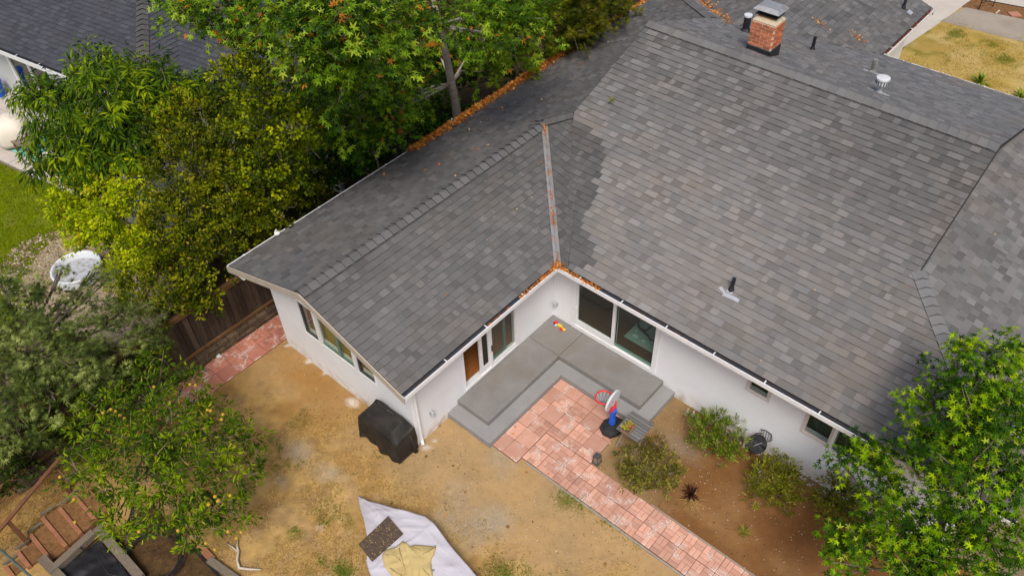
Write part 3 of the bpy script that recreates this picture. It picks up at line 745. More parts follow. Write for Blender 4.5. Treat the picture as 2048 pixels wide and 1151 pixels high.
# solid deck below the shingles
dk = MB()
def deck(mb, plane, regions, t=0.10):
    for r in regions:
        r = ccw([tuple(q[:2]) for q in r]); n = len(r)
        top = [plane.pt(x, y, -0.006) for x, y in r]; bot = [p - Vector((0, 0, t)) for p in top]
        mb.add(top+bot, [tuple(range(n)), tuple(range(2*n-1, n-1, -1))] + [(i, n+i, n+(i+1) % n, (i+1) % n)[::-1] for i in range(n)])
for k in REG: deck(dk, *REG[k])
roof = dk.build('roof', 'decking', house)
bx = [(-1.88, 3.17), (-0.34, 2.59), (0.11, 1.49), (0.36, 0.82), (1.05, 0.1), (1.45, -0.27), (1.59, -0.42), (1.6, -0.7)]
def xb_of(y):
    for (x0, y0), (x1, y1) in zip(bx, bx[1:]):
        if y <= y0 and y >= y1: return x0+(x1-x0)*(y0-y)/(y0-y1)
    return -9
_jit = {}
def tone_S(x, y):
    row = int(y/0.167)
    if row not in _jit: _jit[row] = random.uniform(-0.13, 0.13)
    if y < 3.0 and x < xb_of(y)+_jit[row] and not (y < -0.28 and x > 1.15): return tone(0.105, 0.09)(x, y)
    up = float(sstep(1.5, 6.0, np.array(y)))
    b = 0.195*(1-up) + 0.132*up; b *= 1-0.13*float(sstep(3.0, 7.0, np.array(x)))
    return tone(b, 0.082+0.05*up, 0.045*(1-up)+0.018)(x, y)
def tone_P(x, y):
    return tone(0.108, 0.09)(x, y)
def tone_E(x, y):
    up = float(sstep(-1.0, -2.4, np.array(x)))+float(sstep(-2.0, 2.0, np.array(y)))*0.7
    return tone(0.138-0.026*min(1.2, up), 0.085, 0.014)(x, y)
def tone_W(x, y):
    d = float(sstep(-2, 3, np.array(y)))
    return tone(0.123-0.015*d, 0.085, 0.02*d+.005)(x, y)
TF = {'E': tone_E, 'W': tone_W, 'P': tone_P, 'S': tone_S, 'E2': tone(0.15, 0.12, 0.012), 'N': tone(0.155, 0.11, -0.015), 'GE': tone(0.125, 0.12, 0.0), 'GW': tone(0.13, 0.10, 0.02)}
pcs = []
for k, (pl, rg) in REG.items():
    far = k in ('N', 'GE', 'GW', 'W')
    pcs += shingle_pieces(pl, rg, TF[k], wmin=0.15 if far else 0.11, wmax=0.25 if k in 'EP' else 0.34)
lay_shingles(pcs, roof, 300)

def ridge_caps(a, b, pl1, pl2, parent, w=0.17, step=0.17, base=0.13, h=0.028, lift=0.02, name='ridge_cap', curl=0.0):
    """folded cap shingles overlapping from a to b; bend follows both planes"""
    a, b = Vector(a), Vector(b); L = (b-a).length; d = (b-a)/L
    n = max(1, int(L/step))
    for i in range(n):
        p0 = a + d*(i*L/n); p1 = a + d*min(L, (i+1.35)*L/n)
        t = base*random.uniform(0.86, 1.14)
        vs = []
        for (p, hh) in ((p0, h+lift), (p1, lift*0.6)):
            for pl, sg in ((pl1, 1), (pl2, 1)):
                side = pl.n.cross(d); side.normalize()
                if (side.dot(pl.V) > 0): side = -side
                s2 = side; 
                vs.append(p + s2*w + pl.n*(0.026+hh*0.45))
            vs.append(p + Vector((0, 0, 0.022+hh)))
            m1 = (vs[-3]+vs[-1])/2; 
        # order per end: left edge, right edge, crest
        l0, r0, c0, l1, r1, c1 = vs
        dz = Vector((0, 0, -0.026))
        top = [l0, c0, r0, l1, c1, r1]
        verts = top + top + [q+dz for q in top]
        faces = [(0, 1, 4, 3), (1, 2, 5, 4), (6, 12, 13, 7), (7, 13, 14, 8), (6, 9, 15, 12), (8, 14, 17, 11)]
        tt = np.tile(np.array((t, t*1.005, t*1.02)), (18, 1)); tt[6:] = 0.02
        raw(name, verts, faces, 'shingle', parent, tint=tt)
ridge_caps((XW, -LW-OG, ZR), (XW, YC+0.05, ZR), PE, PW, roof, base=0.135, h=0.045, step=0.235)
ridge_caps((XW-0.02, YC, ZR+0.02), (XL-0.02, 3.16, 4.30), PP, PW, roof, base=0.10, h=0.045, step=0.2)
ridge_caps((XL, YR, ZRM), (XRR, YR, ZRM), PS, PNN, roof, base=0.145, h=0.03, lift=0.012, w=0.2, step=0.22)
hipb = (XE-GE, -OV+GE, PS.z(XE-GE, -OV+GE))
ridge_caps(hipb, (XRR-0.02, YK+0.03, PS.z(XRR, YK)+0.0), PS, PE2, roof, base=0.175, h=0.03, lift=0.012, w=0.15, step=0.21)
ridge_caps((XG, YG1, ZG), (XG, YG0, ZG), PGE, PGW, roof, base=0.13, h=0.02, step=0.22)
hl = (-WW-OE, YN-OV+OE, PW.z(-WW-OE, YN))
ridge_caps((-WW-OE, YN-GE, ZE+0.03), (XL, 10.15, PNN.z(XL, 10.15)), PNN, PW, roof, base=0.125, h=0.02, step=0.22)

# valley flashing: bent metal with raised centre rib
def valley(a, b, pl1, pl2, w, name='valley_flashing'):
    a, b = Vector(a), Vector(b); d = (b-a).normalized()
    vs = []; fs = []
    for p in (a, b):
        s1 = pl1.n.cross(d); s2 = pl2.n.cross(d)
        if s1.dot(pl1.V) < 0: s1 = -s1
        if s2.dot(pl2.V) < 0: s2 = -s2
        up = Vector((0, 0, 0.030))
        vs += [p+s1*w+up, p+s1*0.018+up*0.8, p+Vector((0, 0, 0.055)), p+s2*0.018+up*0.8, p+s2*w+up,
               p+s1*w+up*0.2, p+s2*w+up*0.2]
    for i in range(4): fs.append((i, i+1, 8+i, 7+i))
    fs += [(0, 7, 12, 5), (4, 6, 13, 11)]
    return raw(name, vs, fs, 'metal', house)
valley(CPT, (XW+0.06, YC-0.06, ZR-0.01), PE, PP, 0.085)

# fascia / rake boards
fb = MB()
def rake(mb, pts, h=0.19, t=0.03, out=(0, -1, 0)):
    for a, b in zip(pts, pts[1:]):
        a, b = Vector(a), Vector(b); o_ = Vector(out)*t; dz = Vector((0, 0, h)); zz = Vector((0, 0, -0.012))
        v = [a+zz, b+zz, b+zz-dz, a+zz-dz, a+o_+zz, b+o_+zz, b+o_+zz-dz, a+o_+zz-dz]
        mb.add(v, [(0, 1, 2, 3), (7, 6, 5, 4), (4, 5, 1, 0), (3, 2, 6, 7), (0, 3, 7, 4), (1, 5, 6, 2)])
yg = -LW-OG
rake(fb, [(-WW-OV, yg, ZE), (XW, yg, ZR), (OV-0.02, yg, ZE+0.005)])
fb.build('rake_board', 'cream', house)
rb = MB()
rake(rb, [(XRR, YK, PS.z(0, YK)), (XRR, YR, ZRM), (XRR, 10.08, PNN.z(0, 10.08))], out=(1, 0, 0), h=0.05, t=0.02)
rake(rb, [(XL, YKL, PS.z(0, YKL)), (XL, YR, ZRM), (XL, 10.1, PNN.z(0, 10.1))], out=(-1, 0, 0), h=0.10)
rake(rb, [(XGE, YG1, ZE), (XG, YG1, ZG), (XGW, YG1, ZE)], out=(0, 1, 0))
rb.build('rake_board', 'decking', house, kind='stuff')
# dutch gable walls below the overhangs
gw = MB()
for x, a, b in ((7.22, 3.35, 9.75), (XL+0.25, 3.45, 9.95)):
    gw.add([(x, a, PS.z(x, a)-0.12), (x, YR, ZRM-0.12), (x, b, PNN.z(x, b)-0.12), (x+.04, a, PS.z(x, a)-0.12), (x+.04, YR, ZRM-0.12), (x+.04, b, PNN.z(x, b)-0.12), (x, a, 3.2), (x, b, 3.2), (x+.04, a, 3.2), (x+.04, b, 3.2)],
           [(0, 1, 2, 7, 6), (3, 8, 9, 5, 4)])
gw.build('gable_panel', 'white', house)

# gutters
def gutter(a, b, inward, name='gutter', hang=1.15, leafless=True, first=0.5):
    """open metal gutter from a to b, outer top edge on the line a-b"""
    a, b = Vector(a), Vector(b); i = Vector(inward); d = (b-a).normalized(); L = (b-a).length
    t = 0.012; w = GE+0.005; h = 0.105; Z = Vector((0, 0, 1))
    def slab(mb, o0, o1, z0, z1):
        mb.add([a+i*o0+Z*z0, b+i*o0+Z*z0, b+i*o1+Z*z0, a+i*o1+Z*z0, a+i*o0+Z*z1, b+i*o0+Z*z1, b+i*o1+Z*z1, a+i*o1+Z*z1],
               [(0, 3, 2, 1), (4, 5, 6, 7), (0, 1, 5, 4), (2, 3, 7, 6), (1, 2, 6, 5), (0, 4, 7, 3)])
    m = MB(); slab(m, 0, 0.026, -0.008, 0.006); slab(m, 0.002, t, -h, -0.0085); slab(m, 0.003, w, -h-0.006, -h-0.0005)
    for p in (a, b):
        q = p + d*(0.006 if p is a else -0.006)
        m.obox(q+i*w/2-Z*h/2, d*0.005, i*w/2, Z*h/2)
    g = m.build(name, 'white', house)
    m = MB(); slab(m, t+0.001, w, -h, -h+0.03); slab(m, w-0.004, w+0.012, -h+0.031, -0.004); slab(m, t+.0005, t+0.004, -h+0.031, -0.010)
    m.build('gutter_bed', 'gutter_in', g)
    s = first
    while s < L-0.2:
        p = a + d*s; m = MB(); m.obox(p+i*(w/2-0.002)+Z*0.010, d*0.013, i*(w/2+0.012), Z*0.004)
        m.build('hanger', 'white', g); s += hang
    return g
g1 = gutter((OV, -OV, ZE), (OV, yg, ZE), (-1, 0, 0), hang=1.3, first=1.2)
g2 = gutter((OV, -OV, ZE), (XE, -OV, ZE), (0, 1, 0), hang=1.22, first=0.62)
g3 = gutter((-WW-OV, yg, ZE), (-WW-OV, YN, ZE), (1, 0, 0), hang=2.4)
g4 = gutter((XGE, YN+0.06, ZE), (XGE, YG1, ZE), (-1, 0, 0), hang=1.6)
g5 = gutter((XGE+0.05, YN, ZE), (XE, YN, ZE), (0, -1, 0), hang=1.25)

# white outlet caps standing on the west gutter
for px, py in ((550, 464), (906, 242), (1131, 98), (1166, 79)):
    p = at(px, py, ZE+.05); m = MB(); m.lathe((-WW-OV+.06, p.y, ZE-.02), [(.05, 0), (.05, .07), (.075, .075), (.075, .10), (.03, .115)], 10)
    m.tube([(-WW-OV-.02, p.y, ZE+.04), (-WW-OV-.10, p.y+.08, ZE+.03)], .03, 7)
    m.build('outlet_cap', 'white', house, kind='stuff')

# ================================================================ WALLS WITH OPENINGS
def wall(name, axis, c, a0, a1, z0, z1, openings, th, material='stucco'):
    """axis 'x': wall along x at y=c ; 'y': along y at x=c ; th signed thickness away from the outside"""
    A = sorted({a0, a1, *[o[0] for o in openings], *[o[1] for o in openings]})
    Zs = sorted({z0, z1, *[o[2] for o in openings], *[o[3] for o in openings]})
    mb = MB()
    for i in range(len(A)-1):
        zz = None
        for j in range(len(Zs)-1):
            ca, cz = (A[i]+A[i+1])/2, (Zs[j]+Zs[j+1])/2
            if any(o[0] < ca < o[1] and o[2] < cz < o[3] for o in openings):
                if zz is not None:
                    _wb(mb, axis, c, th, A[i], A[i+1], zz, Zs[j]); zz = None
            elif zz is None: zz = Zs[j]
        if zz is not None: _wb(mb, axis, c, th, A[i], A[i+1], zz, Zs[-1])
    return mb.build(name, material, house)
def _wb(mb, axis, c, th, a, b, z0, z1):
    if axis == 'x': mb.box((a, c, z0), (b, c+th, z1))
    else: mb.box((c, a, z0), (c+th, b, z1))
DM = (0.68, 3.24, 0.40, 2.42)
SW = [(5.66, 6.14, 1.73, 2.32), (7.08, 7.66, 1.41, 2.32), (7.76, 8.92, 1.37, 2.32)]
wall('wall', 'x', 0, 0.0, 10.5, -0.1, 2.84, [DM]+SW, 0.16)
DW = (-3.41, -1.50, 0.44, 2.42)
wall('wall', 'y', 0, -LW, -0.002, -0.1, 2.84, [DW], -0.16)
GW = (-3.84, -1.19, 1.36, 2.52)
wall('wall', 'x', -LW, -WW, -0.162, -0.1, 2.84, [GW], 0.16)
wall('wall', 'y', -WW, -LW+0.162, YG1-0.5, -0.1, 2.84, [], 0.16)
wall('wall', 'y', 10.5, 0.002, YN-0.6, -0.1, 2.84, [], -0.16)
wall('wall', 'x', YN-0.62, XGE-0.5, 10.49, -0.1, 2.84, [], -0.16)
wall('wall', 'y', XGE-0.5, YN-0.61, YG1-0.4, -0.1, 2.84, [], -0.16, 'white')
tp = MB()
prof = [(-WW, 2.842), (-0.001, 2.842), (-0.001, PE.z(-0.001, -5)-0.13), (XW, ZR-0.14), (-WW, PW.z(-WW, -5)-0.13)]
tp.add([(x, -LW-0.0005, z) for x, z in prof] + [(x, -LW+0.12, z) for x, z in prof], [(0, 1, 2, 3, 4), (9, 8, 7, 6, 5)])
tp.build('gable_wall', 'stucco', house)
# soffits
sf = MB()
sf.box((0.001, -LW-OG, 2.845), (OV-0.02, -OV, 2.858)); sf.box((OV-0.02, -OV+0.02, 2.845), (XE-.05, -0.001, 2.858))
sf.box((-WW-OV+.02, -LW-OG, 2.845), (-WW-.001, YN, 2.858))
sf.build('soffit', 'white', house)
# base flashing strip and downspout
ds = MB()
ds.tube([(0.045, -5.06, 2.75), (0.045, -5.06, 0.25), (0.06, -5.07, 0.14), (0.12, -5.11, 0.05)], 0.042, 8)
ds.tube([(0.5, -5.0, 2.84), (0.3, -5.02, 2.72), (0.06, -5.06, 2.62)], 0.042, 8)
ds.build('downspout', 'white', house, smooth=False)

# rooms behind the glass
rm = MB(); rm.box((0.17, 0.161, 0.30), (10.3, 4.6, 0.43)); rm.build('floor', 'floor_dark', house)
rm = MB(); rm.box((-4.85, -5.0, 0.30), (-0.165, 3.9, 0.431)); rm.build('floor', 'floor_warm', house)
rm = MB(); rm.box((0.0, 4.62, 0.3), (10.3, 4.7, 2.84)); rm.box((5.2, 0.17, 0.44), (5.26, 4.6, 2.84)); rm.box((-0.16, 0.0, 0.44), (-0.06, 4.6, 2.84)); rm.box((-4.9, 3.95, 0.3), (-0.17, 4.0, 2.84))
rm.build('inner_wall', 'inner', house)
rm = MB(); rm.box((-4.86, -5.0, 2.6), (-0.17, 3.9, 2.66)); rm.box((0.17, 0.17, 2.6), (10.3, 4.6, 2.66)); rm.build('ceiling', 'inner', house)

def win_part(name, mbf, material, parent): return mbf.build(name, material, parent)
# sliding patio door in the main wall
fr = MB()
x0, x1, z0, z1 = DM
fr.box((x0-0.03, -0.035, 0.36), (x1+0.05, 0.05, 0.50), 0.006)
fr.box((x0-0.03, -0.03, 0.5), (x0+0.09, 0.05, z1)); fr.box((x1-0.07, -0.03, 0.5), (x1+0.05, 0.05, z1)); fr.box((x0+.09, -0.028, z1-0.08), (x1-.07, 0.05, z1+0.04))
door = fr.build('sliding_door', 'white', house)
s = MB()
s.box((0.775, -0.015, 0.505), (2.00, 0.035, 0.70)); s.box((0.775, -0.012, 0.70), (0.835, 0.034, 2.33)); s.box((1.915, -0.02, 0.70), (2.0, 0.036, 2.33))
s.build('sash', 'white', door)
s = MB(); s.box((0.835, 0.006, 0.70), (1.915, 0.014, 2.34)); s.build('pane', 'glass', door)
s = MB(); s.box((2.001, 0.036, 0.505), (3.165, 0.075, 0.60)); s.box((2.03, 0.04, 0.60), (2.05, 0.07, 2.33)); s.box((3.13, 0.04, 0.6), (3.165, 0.07, 2.33)); s.build('sash', 'glass_edge', door)
s = MB(); s.box((2.05, 0.05, 0.60), (3.13, 0.058, 2.34)); s.build('pane', 'glass', door)
s = MB(); s.tube([(0.805, -0.02, 1.02), (0.805, -0.06, 1.04), (0.805, -0.06, 1.18), (0.805, -0.02, 1.2)], 0.011, 6); s.build('handle', 'white', door)
# sliding door in the wing wall
y0, y1 = DW[0], DW[1]
fr = MB()
fr.box((-0.05, y0-0.03, 0.39), (0.035, y1+0.05, 0.47), 0.006)
fr.box((-0.05, y1-0.07, 0.47), (0.03, y1+0.05, 2.42)); fr.box((-0.05, y0-0.03, 0.47), (0.012, y0+0.0, 2.42)); fr.box((-0.05, y0, 2.34), (0.03, y1-.07, 2.45))
door2 = fr.build('sliding_door', 'white', house)
s = MB(); s.box((-0.035, -2.885, 0.475), (0.0, -2.50, 0.69)); s.box((-0.034, -2.875, 0.69), (0.004, -2.765, 2.34)); s.box((-0.034, -2.565, 0.69), (0.004, -2.50, 2.34)); s.build('sash', 'white', door2)
s = MB(); s.box((-0.02, -2.765, 0.69), (-0.014, -2.565, 2.34)); s.build('pane', 'glass_dim', door2)
s = MB(); s.box((-0.045, -2.50, 0.475), (0.022, -2.425, 2.34)); s.box((-0.045, -2.425, 0.475), (0.02, -1.57, 0.56)); s.build('sash', 'white', door2)
s = MB(); s.box((-0.02, -2.425, 0.56), (-0.012, -1.57, 2.34)); s.build('pane', 'glass', door2)
s = MB(); s.box((-0.10, -1.92, 0.56), (-0.06, -1.84, 2.34)); s.box((-0.10, -2.42, 0.56), (-0.06, -1.92, 0.64)); s.build('screen_frame', 'glass_edge', door2)  # green upright and low bar set behind the glass
s = MB(); s.box((0.004, -2.86, 1.02), (0.03, -2.83, 1.24)); s.build('handle', 'white', door2)
s = MB(); s.box((0.022, -2.47, 1.05), (0.045, -2.445, 1.25)); s.build('handle', 'black', door2)
# gable windows
gy = -LW
fr = MB()
a, b, c, d = GW
fr.box((a-0.02, gy-0.02, c-0.04), (b+0.02, gy+0.06, c+0.015), 0.004); fr.box((a-0.02, gy-0.015, c+.015), (a+0.03, gy+0.06, d)); fr.box((b-0.02, gy-0.015, c+.015), (b+0.02, gy+0.06, d)); fr.box((a+.03, gy-0.014, d-0.03), (b-.02, gy+0.06, d+0.03))
fr.box((-3.29, gy-0.018, c+.015), (-3.175, gy+0.06, d-.03)); fr.box((-1.945, gy-0.018, c+.015), (-1.79, gy+0.06, d-.03))
gwin = fr.build('window', 'white', house)
for (xa, xb) in ((-3.81, -3.291), (-1.789, -1.21)):
    s = MB(); s.box((xa, gy+0.0, c+.016), (xa+0.06, gy+0.05, d-.03)); s.box((xa+0.06, gy+0.0, c+.016), (xb, gy+0.05, c+0.058)); s.build('frame', 'frame_dark', gwin)
s = MB(); s.box((-3.174, gy, c+.016), (-1.946, gy+0.05, c+0.05)); s.box((-2.53, gy, c+.0505), (-2.45, gy+0.05, d-.03)); s.build('frame', 'glass_edge', gwin)
for (xa, xb) in ((-3.75, -3.291), (-3.174, -2.53), (-2.45, -1.946), (-1.729, -1.212)):
    s = MB(); s.box((xa, gy+0.03, c+0.05), (xb, gy+0.036, d-.03)); s.build('pane', 'glass', gwin)
s = MB()
for k in range(24):
    xx = -3.22+k*0.056; s.box((xx, gy+0.19+0.03*(k % 2), 1.30), (xx+0.058, gy+0.215+0.03*(k % 2), 2.5))
s.build('curtain', 'curtain', gwin)  # pleated sheet carrying the painted yard reflection
for (xa, xb) in ((-3.83, -3.25), (-1.82, -1.2)):
    s = MB(); s.box((xa, gy+0.17, 1.30), (xb, gy+0.18, 2.5)); s.build('blind', 'frame_dark', gwin)  # dark panel added behind each outer pane to make it read black
# small windows in the main wall
for (a, b, c, d), trim in zip(SW, ('beige', 'beige', 'white')):
    fr = MB()
    fr.box((a-0.06, -0.02, c-0.05), (b+0.06 if trim != 'white' else b+0.06, 0.05, c), 0.004); fr.box((a-0.06 if b < 7.6 or True else a, -0.018, c), (a, 0.05, d)); fr.box((b, -0.018, c), (b+(0.035 if abs(b-7.66) < .01 else 0.06), 0.05, d)); fr.box((a-.06, -0.016, d), (b+.035, 0.05, d+0.06))
    w = fr.build('window', trim if trim != 'white' else 'white', house)
    s = MB(); s.box((a, 0.0, c), (b, 0.03, c+0.035)); s.box((a, 0.0, c+0.035), (a+0.03, 0.03, d)); s.box((b-0.03, 0.0, c+.035), (b, 0.03, d)); s.build('frame', 'beige' if trim == 'beige' else 'glass_edge', w)
    s = MB(); s.box((a+0.03, 0.012, c+0.035), (b-0.03, 0.018, d)); s.build('pane', 'glass', w)
    if c > 1.3:
        s = MB()
        for k in range(int((b-a)/0.07)):
            s.box((a+k*0.07, 0.22+0.03*(k % 2), c-0.1), (a+k*0.07+0.072, 0.235+0.03*(k % 2), d))
        s.build('curtain', 'curtain_grey', w)
fr = MB(); fr.box((7.695, -0.03, 1.37), (7.70, 0.02, 2.4)); fr.build('window_trim', 'white', house)
# wall lamps
for (p, ax) in (((0.0, -4.627, 0.74), 'y'), ((0.12, 0.0, 0.86), 'x')):
    s = MB()
    if ax == 'y':
        s.obox((0.012, p[1], p[2]), (0.012, 0, 0), (0, 0.05, 0), (0, 0, 0.06)); s.tube([(0.02, p[1], p[2]+0.06), (0.06, p[1], p[2]+0.04), (0.075, p[1], p[2]-0.06)], [0.03, 0.05, 0.06], 8)
    else:
        s.obox((p[0], -0.012, p[2]), (0.05, 0, 0), (0, 0.012, 0), (0, 0, 0.06)); s.tube([(p[0], -0.02, p[2]+0.06), (p[0], -0.06, p[2]+0.04), (p[0], -0.075, p[2]-0.06)], [0.03, 0.05, 0.06], 8)
    s.build('wall_lamp', 'plastic_grey', house)
s = MB(); s.box((5.42, -0.012, 0.22), (5.72, 0.0, 0.33)); s.build('air_vent', 'beige', house)
s = MB(); s.box((0.012, -4.3, 2.62), (0.05, -4.24, 2.68)); s.box((0.012, -4.29, 2.52), (0.03, -4.25, 2.6)); s.build('camera_bracket', 'white', house)

# ================================================================ CHIMNEY AND VENTS
def zN(x, y): return PNN.z(x, y)
cx0, cx1, cy0, cy1 = 0.72, 1.40, 7.40, 7.95
cz0 = zN(1, 7.95)-0.1; czb = zN(1, 7.4)+0.17; czt = 6.13
ch = MB().box((cx0+0.012, cy0+0.012, cz0), (cx1-0.012, cy1-0.012, czt)).build('chimney', 'mortar', house)
course = 0.083; nb_c = int((czt-0.02-czb)/course)
bm = {}
def brick_obj(w, d, loc):
    k = (round(w, 3), round(d, 3))
    if k not in bm:
        m = MB().box((-w/2, -d/2, -0.0295), (w/2, d/2, 0.0295), 0.005)
        me = bpy.data.meshes.new('brick'); me.from_pydata(m.v, [], m.f); me.materials.append(M['brick']); bm[k] = me
    o = bpy.data.objects.new('brick', bm[k]); COL.objects.link(o); o.parent = chimney_; o.location = loc; ORG[o.name] = ORG[house.name]
    o.rotation_euler = (0, 0, random.uniform(-.012, .012))
chimney_ = ch
for c in range(nb_c):
    z = czb + (c+0.5)*course
    for face in range(4):
        horiz = face in (0, 2)
        lo, hi = (cx0, cx1) if horiz else (cy0, cy1)
        if face in (2, 3): continue    # north and west faces: never in view, mortar body closes them
        u = lo - (0.11 if c % 2 else 0.0)
        while u < hi-0.02:
            a = max(u, lo); b = min(u+0.195, hi)
            if b-a > 0.03:
                jit = random.uniform(-0.004, 0.004)
                if horiz: brick_obj(b-a, 0.06, ((a+b)/2, cy0+0.022+jit, z))
                else:
                    if a < cy0+0.055: a = cy0+0.055
                    if b-a > 0.03: brick_obj(0.06, b-a, (cx1-0.022+jit, (a+b)/2, z))
            u += 0.218
m = MB(); m.box((cx0-0.012, cy0-0.012, cz0), (cx1+0.012, cy1+0.012, zN(1, 7.4)+0.15), 0.01); m.build('flashing', 'tar', ch)
m = MB(); t0 = czt
m.add([(cx0, cy0, t0), (cx1, cy0, t0), (cx1, cy1, t0), (cx0, cy1, t0), (cx0+.1, cy0+.09, t0+.10), (cx1-.1, cy0+.09, t0+.10), (cx1-.1, cy1-.09, t0+.10), (cx0+.1, cy1-.09, t0+.10)], [(3, 2, 1, 0), (4, 5, 6, 7), (0, 1, 5, 4), (1, 2, 6, 5), (2, 3, 7, 6), (3, 0, 4, 7)])
m.build('chimney_crown', 'crown_cement', ch)
m = MB(); m.box((cx0+.10, cy0+.1, t0+.10), (cx1-.10, cy1-.1, t0+.15)); m.build('flue_base', 'orange_stain', ch)
m = MB(); m.box((cx0+.04, cy0+.05, t0+.15), (cx1-.04, cy1-.05, t0+.18)); m.box((cx0+.10, cy0+.11, t0+.18), (cx1-.10, cy1-.11, t0+.30)); m.build('spark_guard', 'black', ch)
m = MB(); q = t0+.30
m.add([(cx0-.03, cy0-.02, q), (cx1+.03, cy0-.02, q), (cx1+.03, cy1+.02, q), (cx0-.03, cy1+.02, q), (cx0+.06, cy0+.08, q+.09), (cx1-.06, cy0+.08, q+.09), (cx1-.06, cy1-.08, q+.09), (cx0+.06, cy1-.08, q+.09)], [(3, 2, 1, 0), (4, 5, 6, 7), (0, 1, 5, 4), (1, 2, 6, 5), (2, 3, 7, 6), (3, 0, 4, 7)])
m.build('chimney_cap', 'metal', ch)

def vent(x, y, plane, h, r, material, lean=(0, 0), base=None, flash=None, top=None):
    z = plane.z(x, y)
    m = MB(); m.tube([(x, y, z-0.03), (x, y, z+0.06), (x+lean[0]*h*.2, y+lean[1]*h*.2, z+h*0.25), (x+lean[0]*h, y+lean[1]*h, z+h)], [r*1.9, r*1.45, r, r], 12)
    v = m.build('vent_pipe', material, house, smooth=False)
    if flash:
        for q in flash:
            m = MB()
            pts = [plane.p(plane.uv(x, y)[0]+du, plane.uv(x, y)[1]+dv, 0.03) for du, dv in q]
            low = [p-plane.n*0.02 for p in pts]; n = len(pts)
            m.add(pts+low, [tuple(range(n)), tuple(range(2*n-1, n-1, -1))]+[(i, n+i, n+(i+1) % n, (i+1) % n) for i in range(n)])
            m.build('flashing', 'silver', v)
    if top:
        m = MB(); m.lathe((x+lean[0]*h, y+lean[1]*h, z+h), top[1], 14); m.build('vent_cap', top[0], v)
    return v
vx, vy = 4.44, 0.80
vent(vx, vy, PS, 0.36, 0.045, 'black', (0.02, 0.03), flash=[[(-0.07, -0.10), (0.07, -0.10), (0.07, 0.02), (-0.07, 0.02)], [(-0.26, -0.10), (-0.07, -0.17), (-0.07, -0.12), (-0.22, -0.03)], [(-0.10, -0.22), (0.30, -0.20), (0.28, -0.11), (-0.07, -0.12)]])
p = at(1254, 45, 3.2); vent(-4.93, 10.02, PW, 0.42, 0.05, 'black')
vent(1.39, 10.42, PNN, 0.42, 0.05, 'black')
vent(3.38, 9.98, PNN, 0.42, 0.075, 'rust_pipe', flash=[[(-0.25, -0.1), (0.25, -0.1), (0.25, 0.1), (-0.25, 0.1)]])
vent(-0.50, 9.75, PNN, 0.52, 0.105, 'black', top=('plastic_white', [(0.125, -0.02), (0.125, 0.03), (0.10, 0.035), (0.02, 0.03)]))
wv = vent(4.34, 7.65, PNN, 0.24, 0.05, 'silver', flash=[[(-0.28, -0.03), (-0.05, -0.10), (-0.05, 0.06), (-0.2, 0.06)], [(0.10, -0.06), (0.32, -0.10), (0.32, 0.0), (0.12, 0.05)]],
     top=('plastic_white', [(0.10, -0.03), (0.11, 0.0), (0.11, 0.03), (0.15, 0.035), (0.15, 0.15), (0.17, 0.155), (0.17, 0.20), (0.10, 0.215)]))
m = MB()
for k in range(14):
    t = 2*math.pi*k/14; zz = PNN.z(4.34, 7.65)+0.24
    m.obox((4.34+0.152*math.cos(t), 7.65+0.152*math.sin(t), zz+0.095), (0.006*math.cos(t), 0.006*math.sin(t), 0), (-0.012*math.sin(t), 0.012*math.cos(t), 0), (0, 0, 0.045))
m.build('vent_slots', 'frame_dark', wv)
p = at(1808, 12, 3.3); vent(p.x, p.y, PGE, 0.4, 0.05, 'black', flash=[[(-0.1, -0.35), (0.1, -0.35), (0.12, -0.18), (-0.12, -0.18)]])

# ================================================================ CONCRETE DECK
HD, HS = 0.345, 0.178
WD, D1, D2, ST = 1.034, 3.760, 3.563, 0.361
deck_t = thing('concrete_deck', 'L-shaped grey concrete deck with one lower step in the house corner', 'deck', (0, 0, 0))
m = MB(); b = 0.012
m.box((0.004, -1.03, HS), (WD-0.004, -0.002, HD), b)            # corner slab (control joints between slabs)
m.build('slab', 'concrete', deck_t)
m = MB(); m.box((0.004, -D1, HS-.1), (WD, -1.038, HD), b); m.build('slab', 'concrete', deck_t)
m = MB(); m.box((WD+0.004, -WD, HS-.1), (D2, -0.002, HD), b); m.build('slab', 'concrete', deck_t)
m = MB()
def prism_bev(mb, poly, z0, z1): mb.prism(poly, z0, z1)
prism_bev(m, [(0.003, -D1-ST), (WD+ST, -D1-ST), (WD+ST, -WD-ST), (D2+ST, -WD-ST+0.0), (D2+ST, -0.003), (D2-0.05, -0.003), (D2-.05, -WD+.05), (WD-.05, -WD+.05), (WD-.05, -D1+.05), (0.003, -D1+.05)], -0.1, HS)
st_ = m.build('step', 'concrete_step', deck_t)

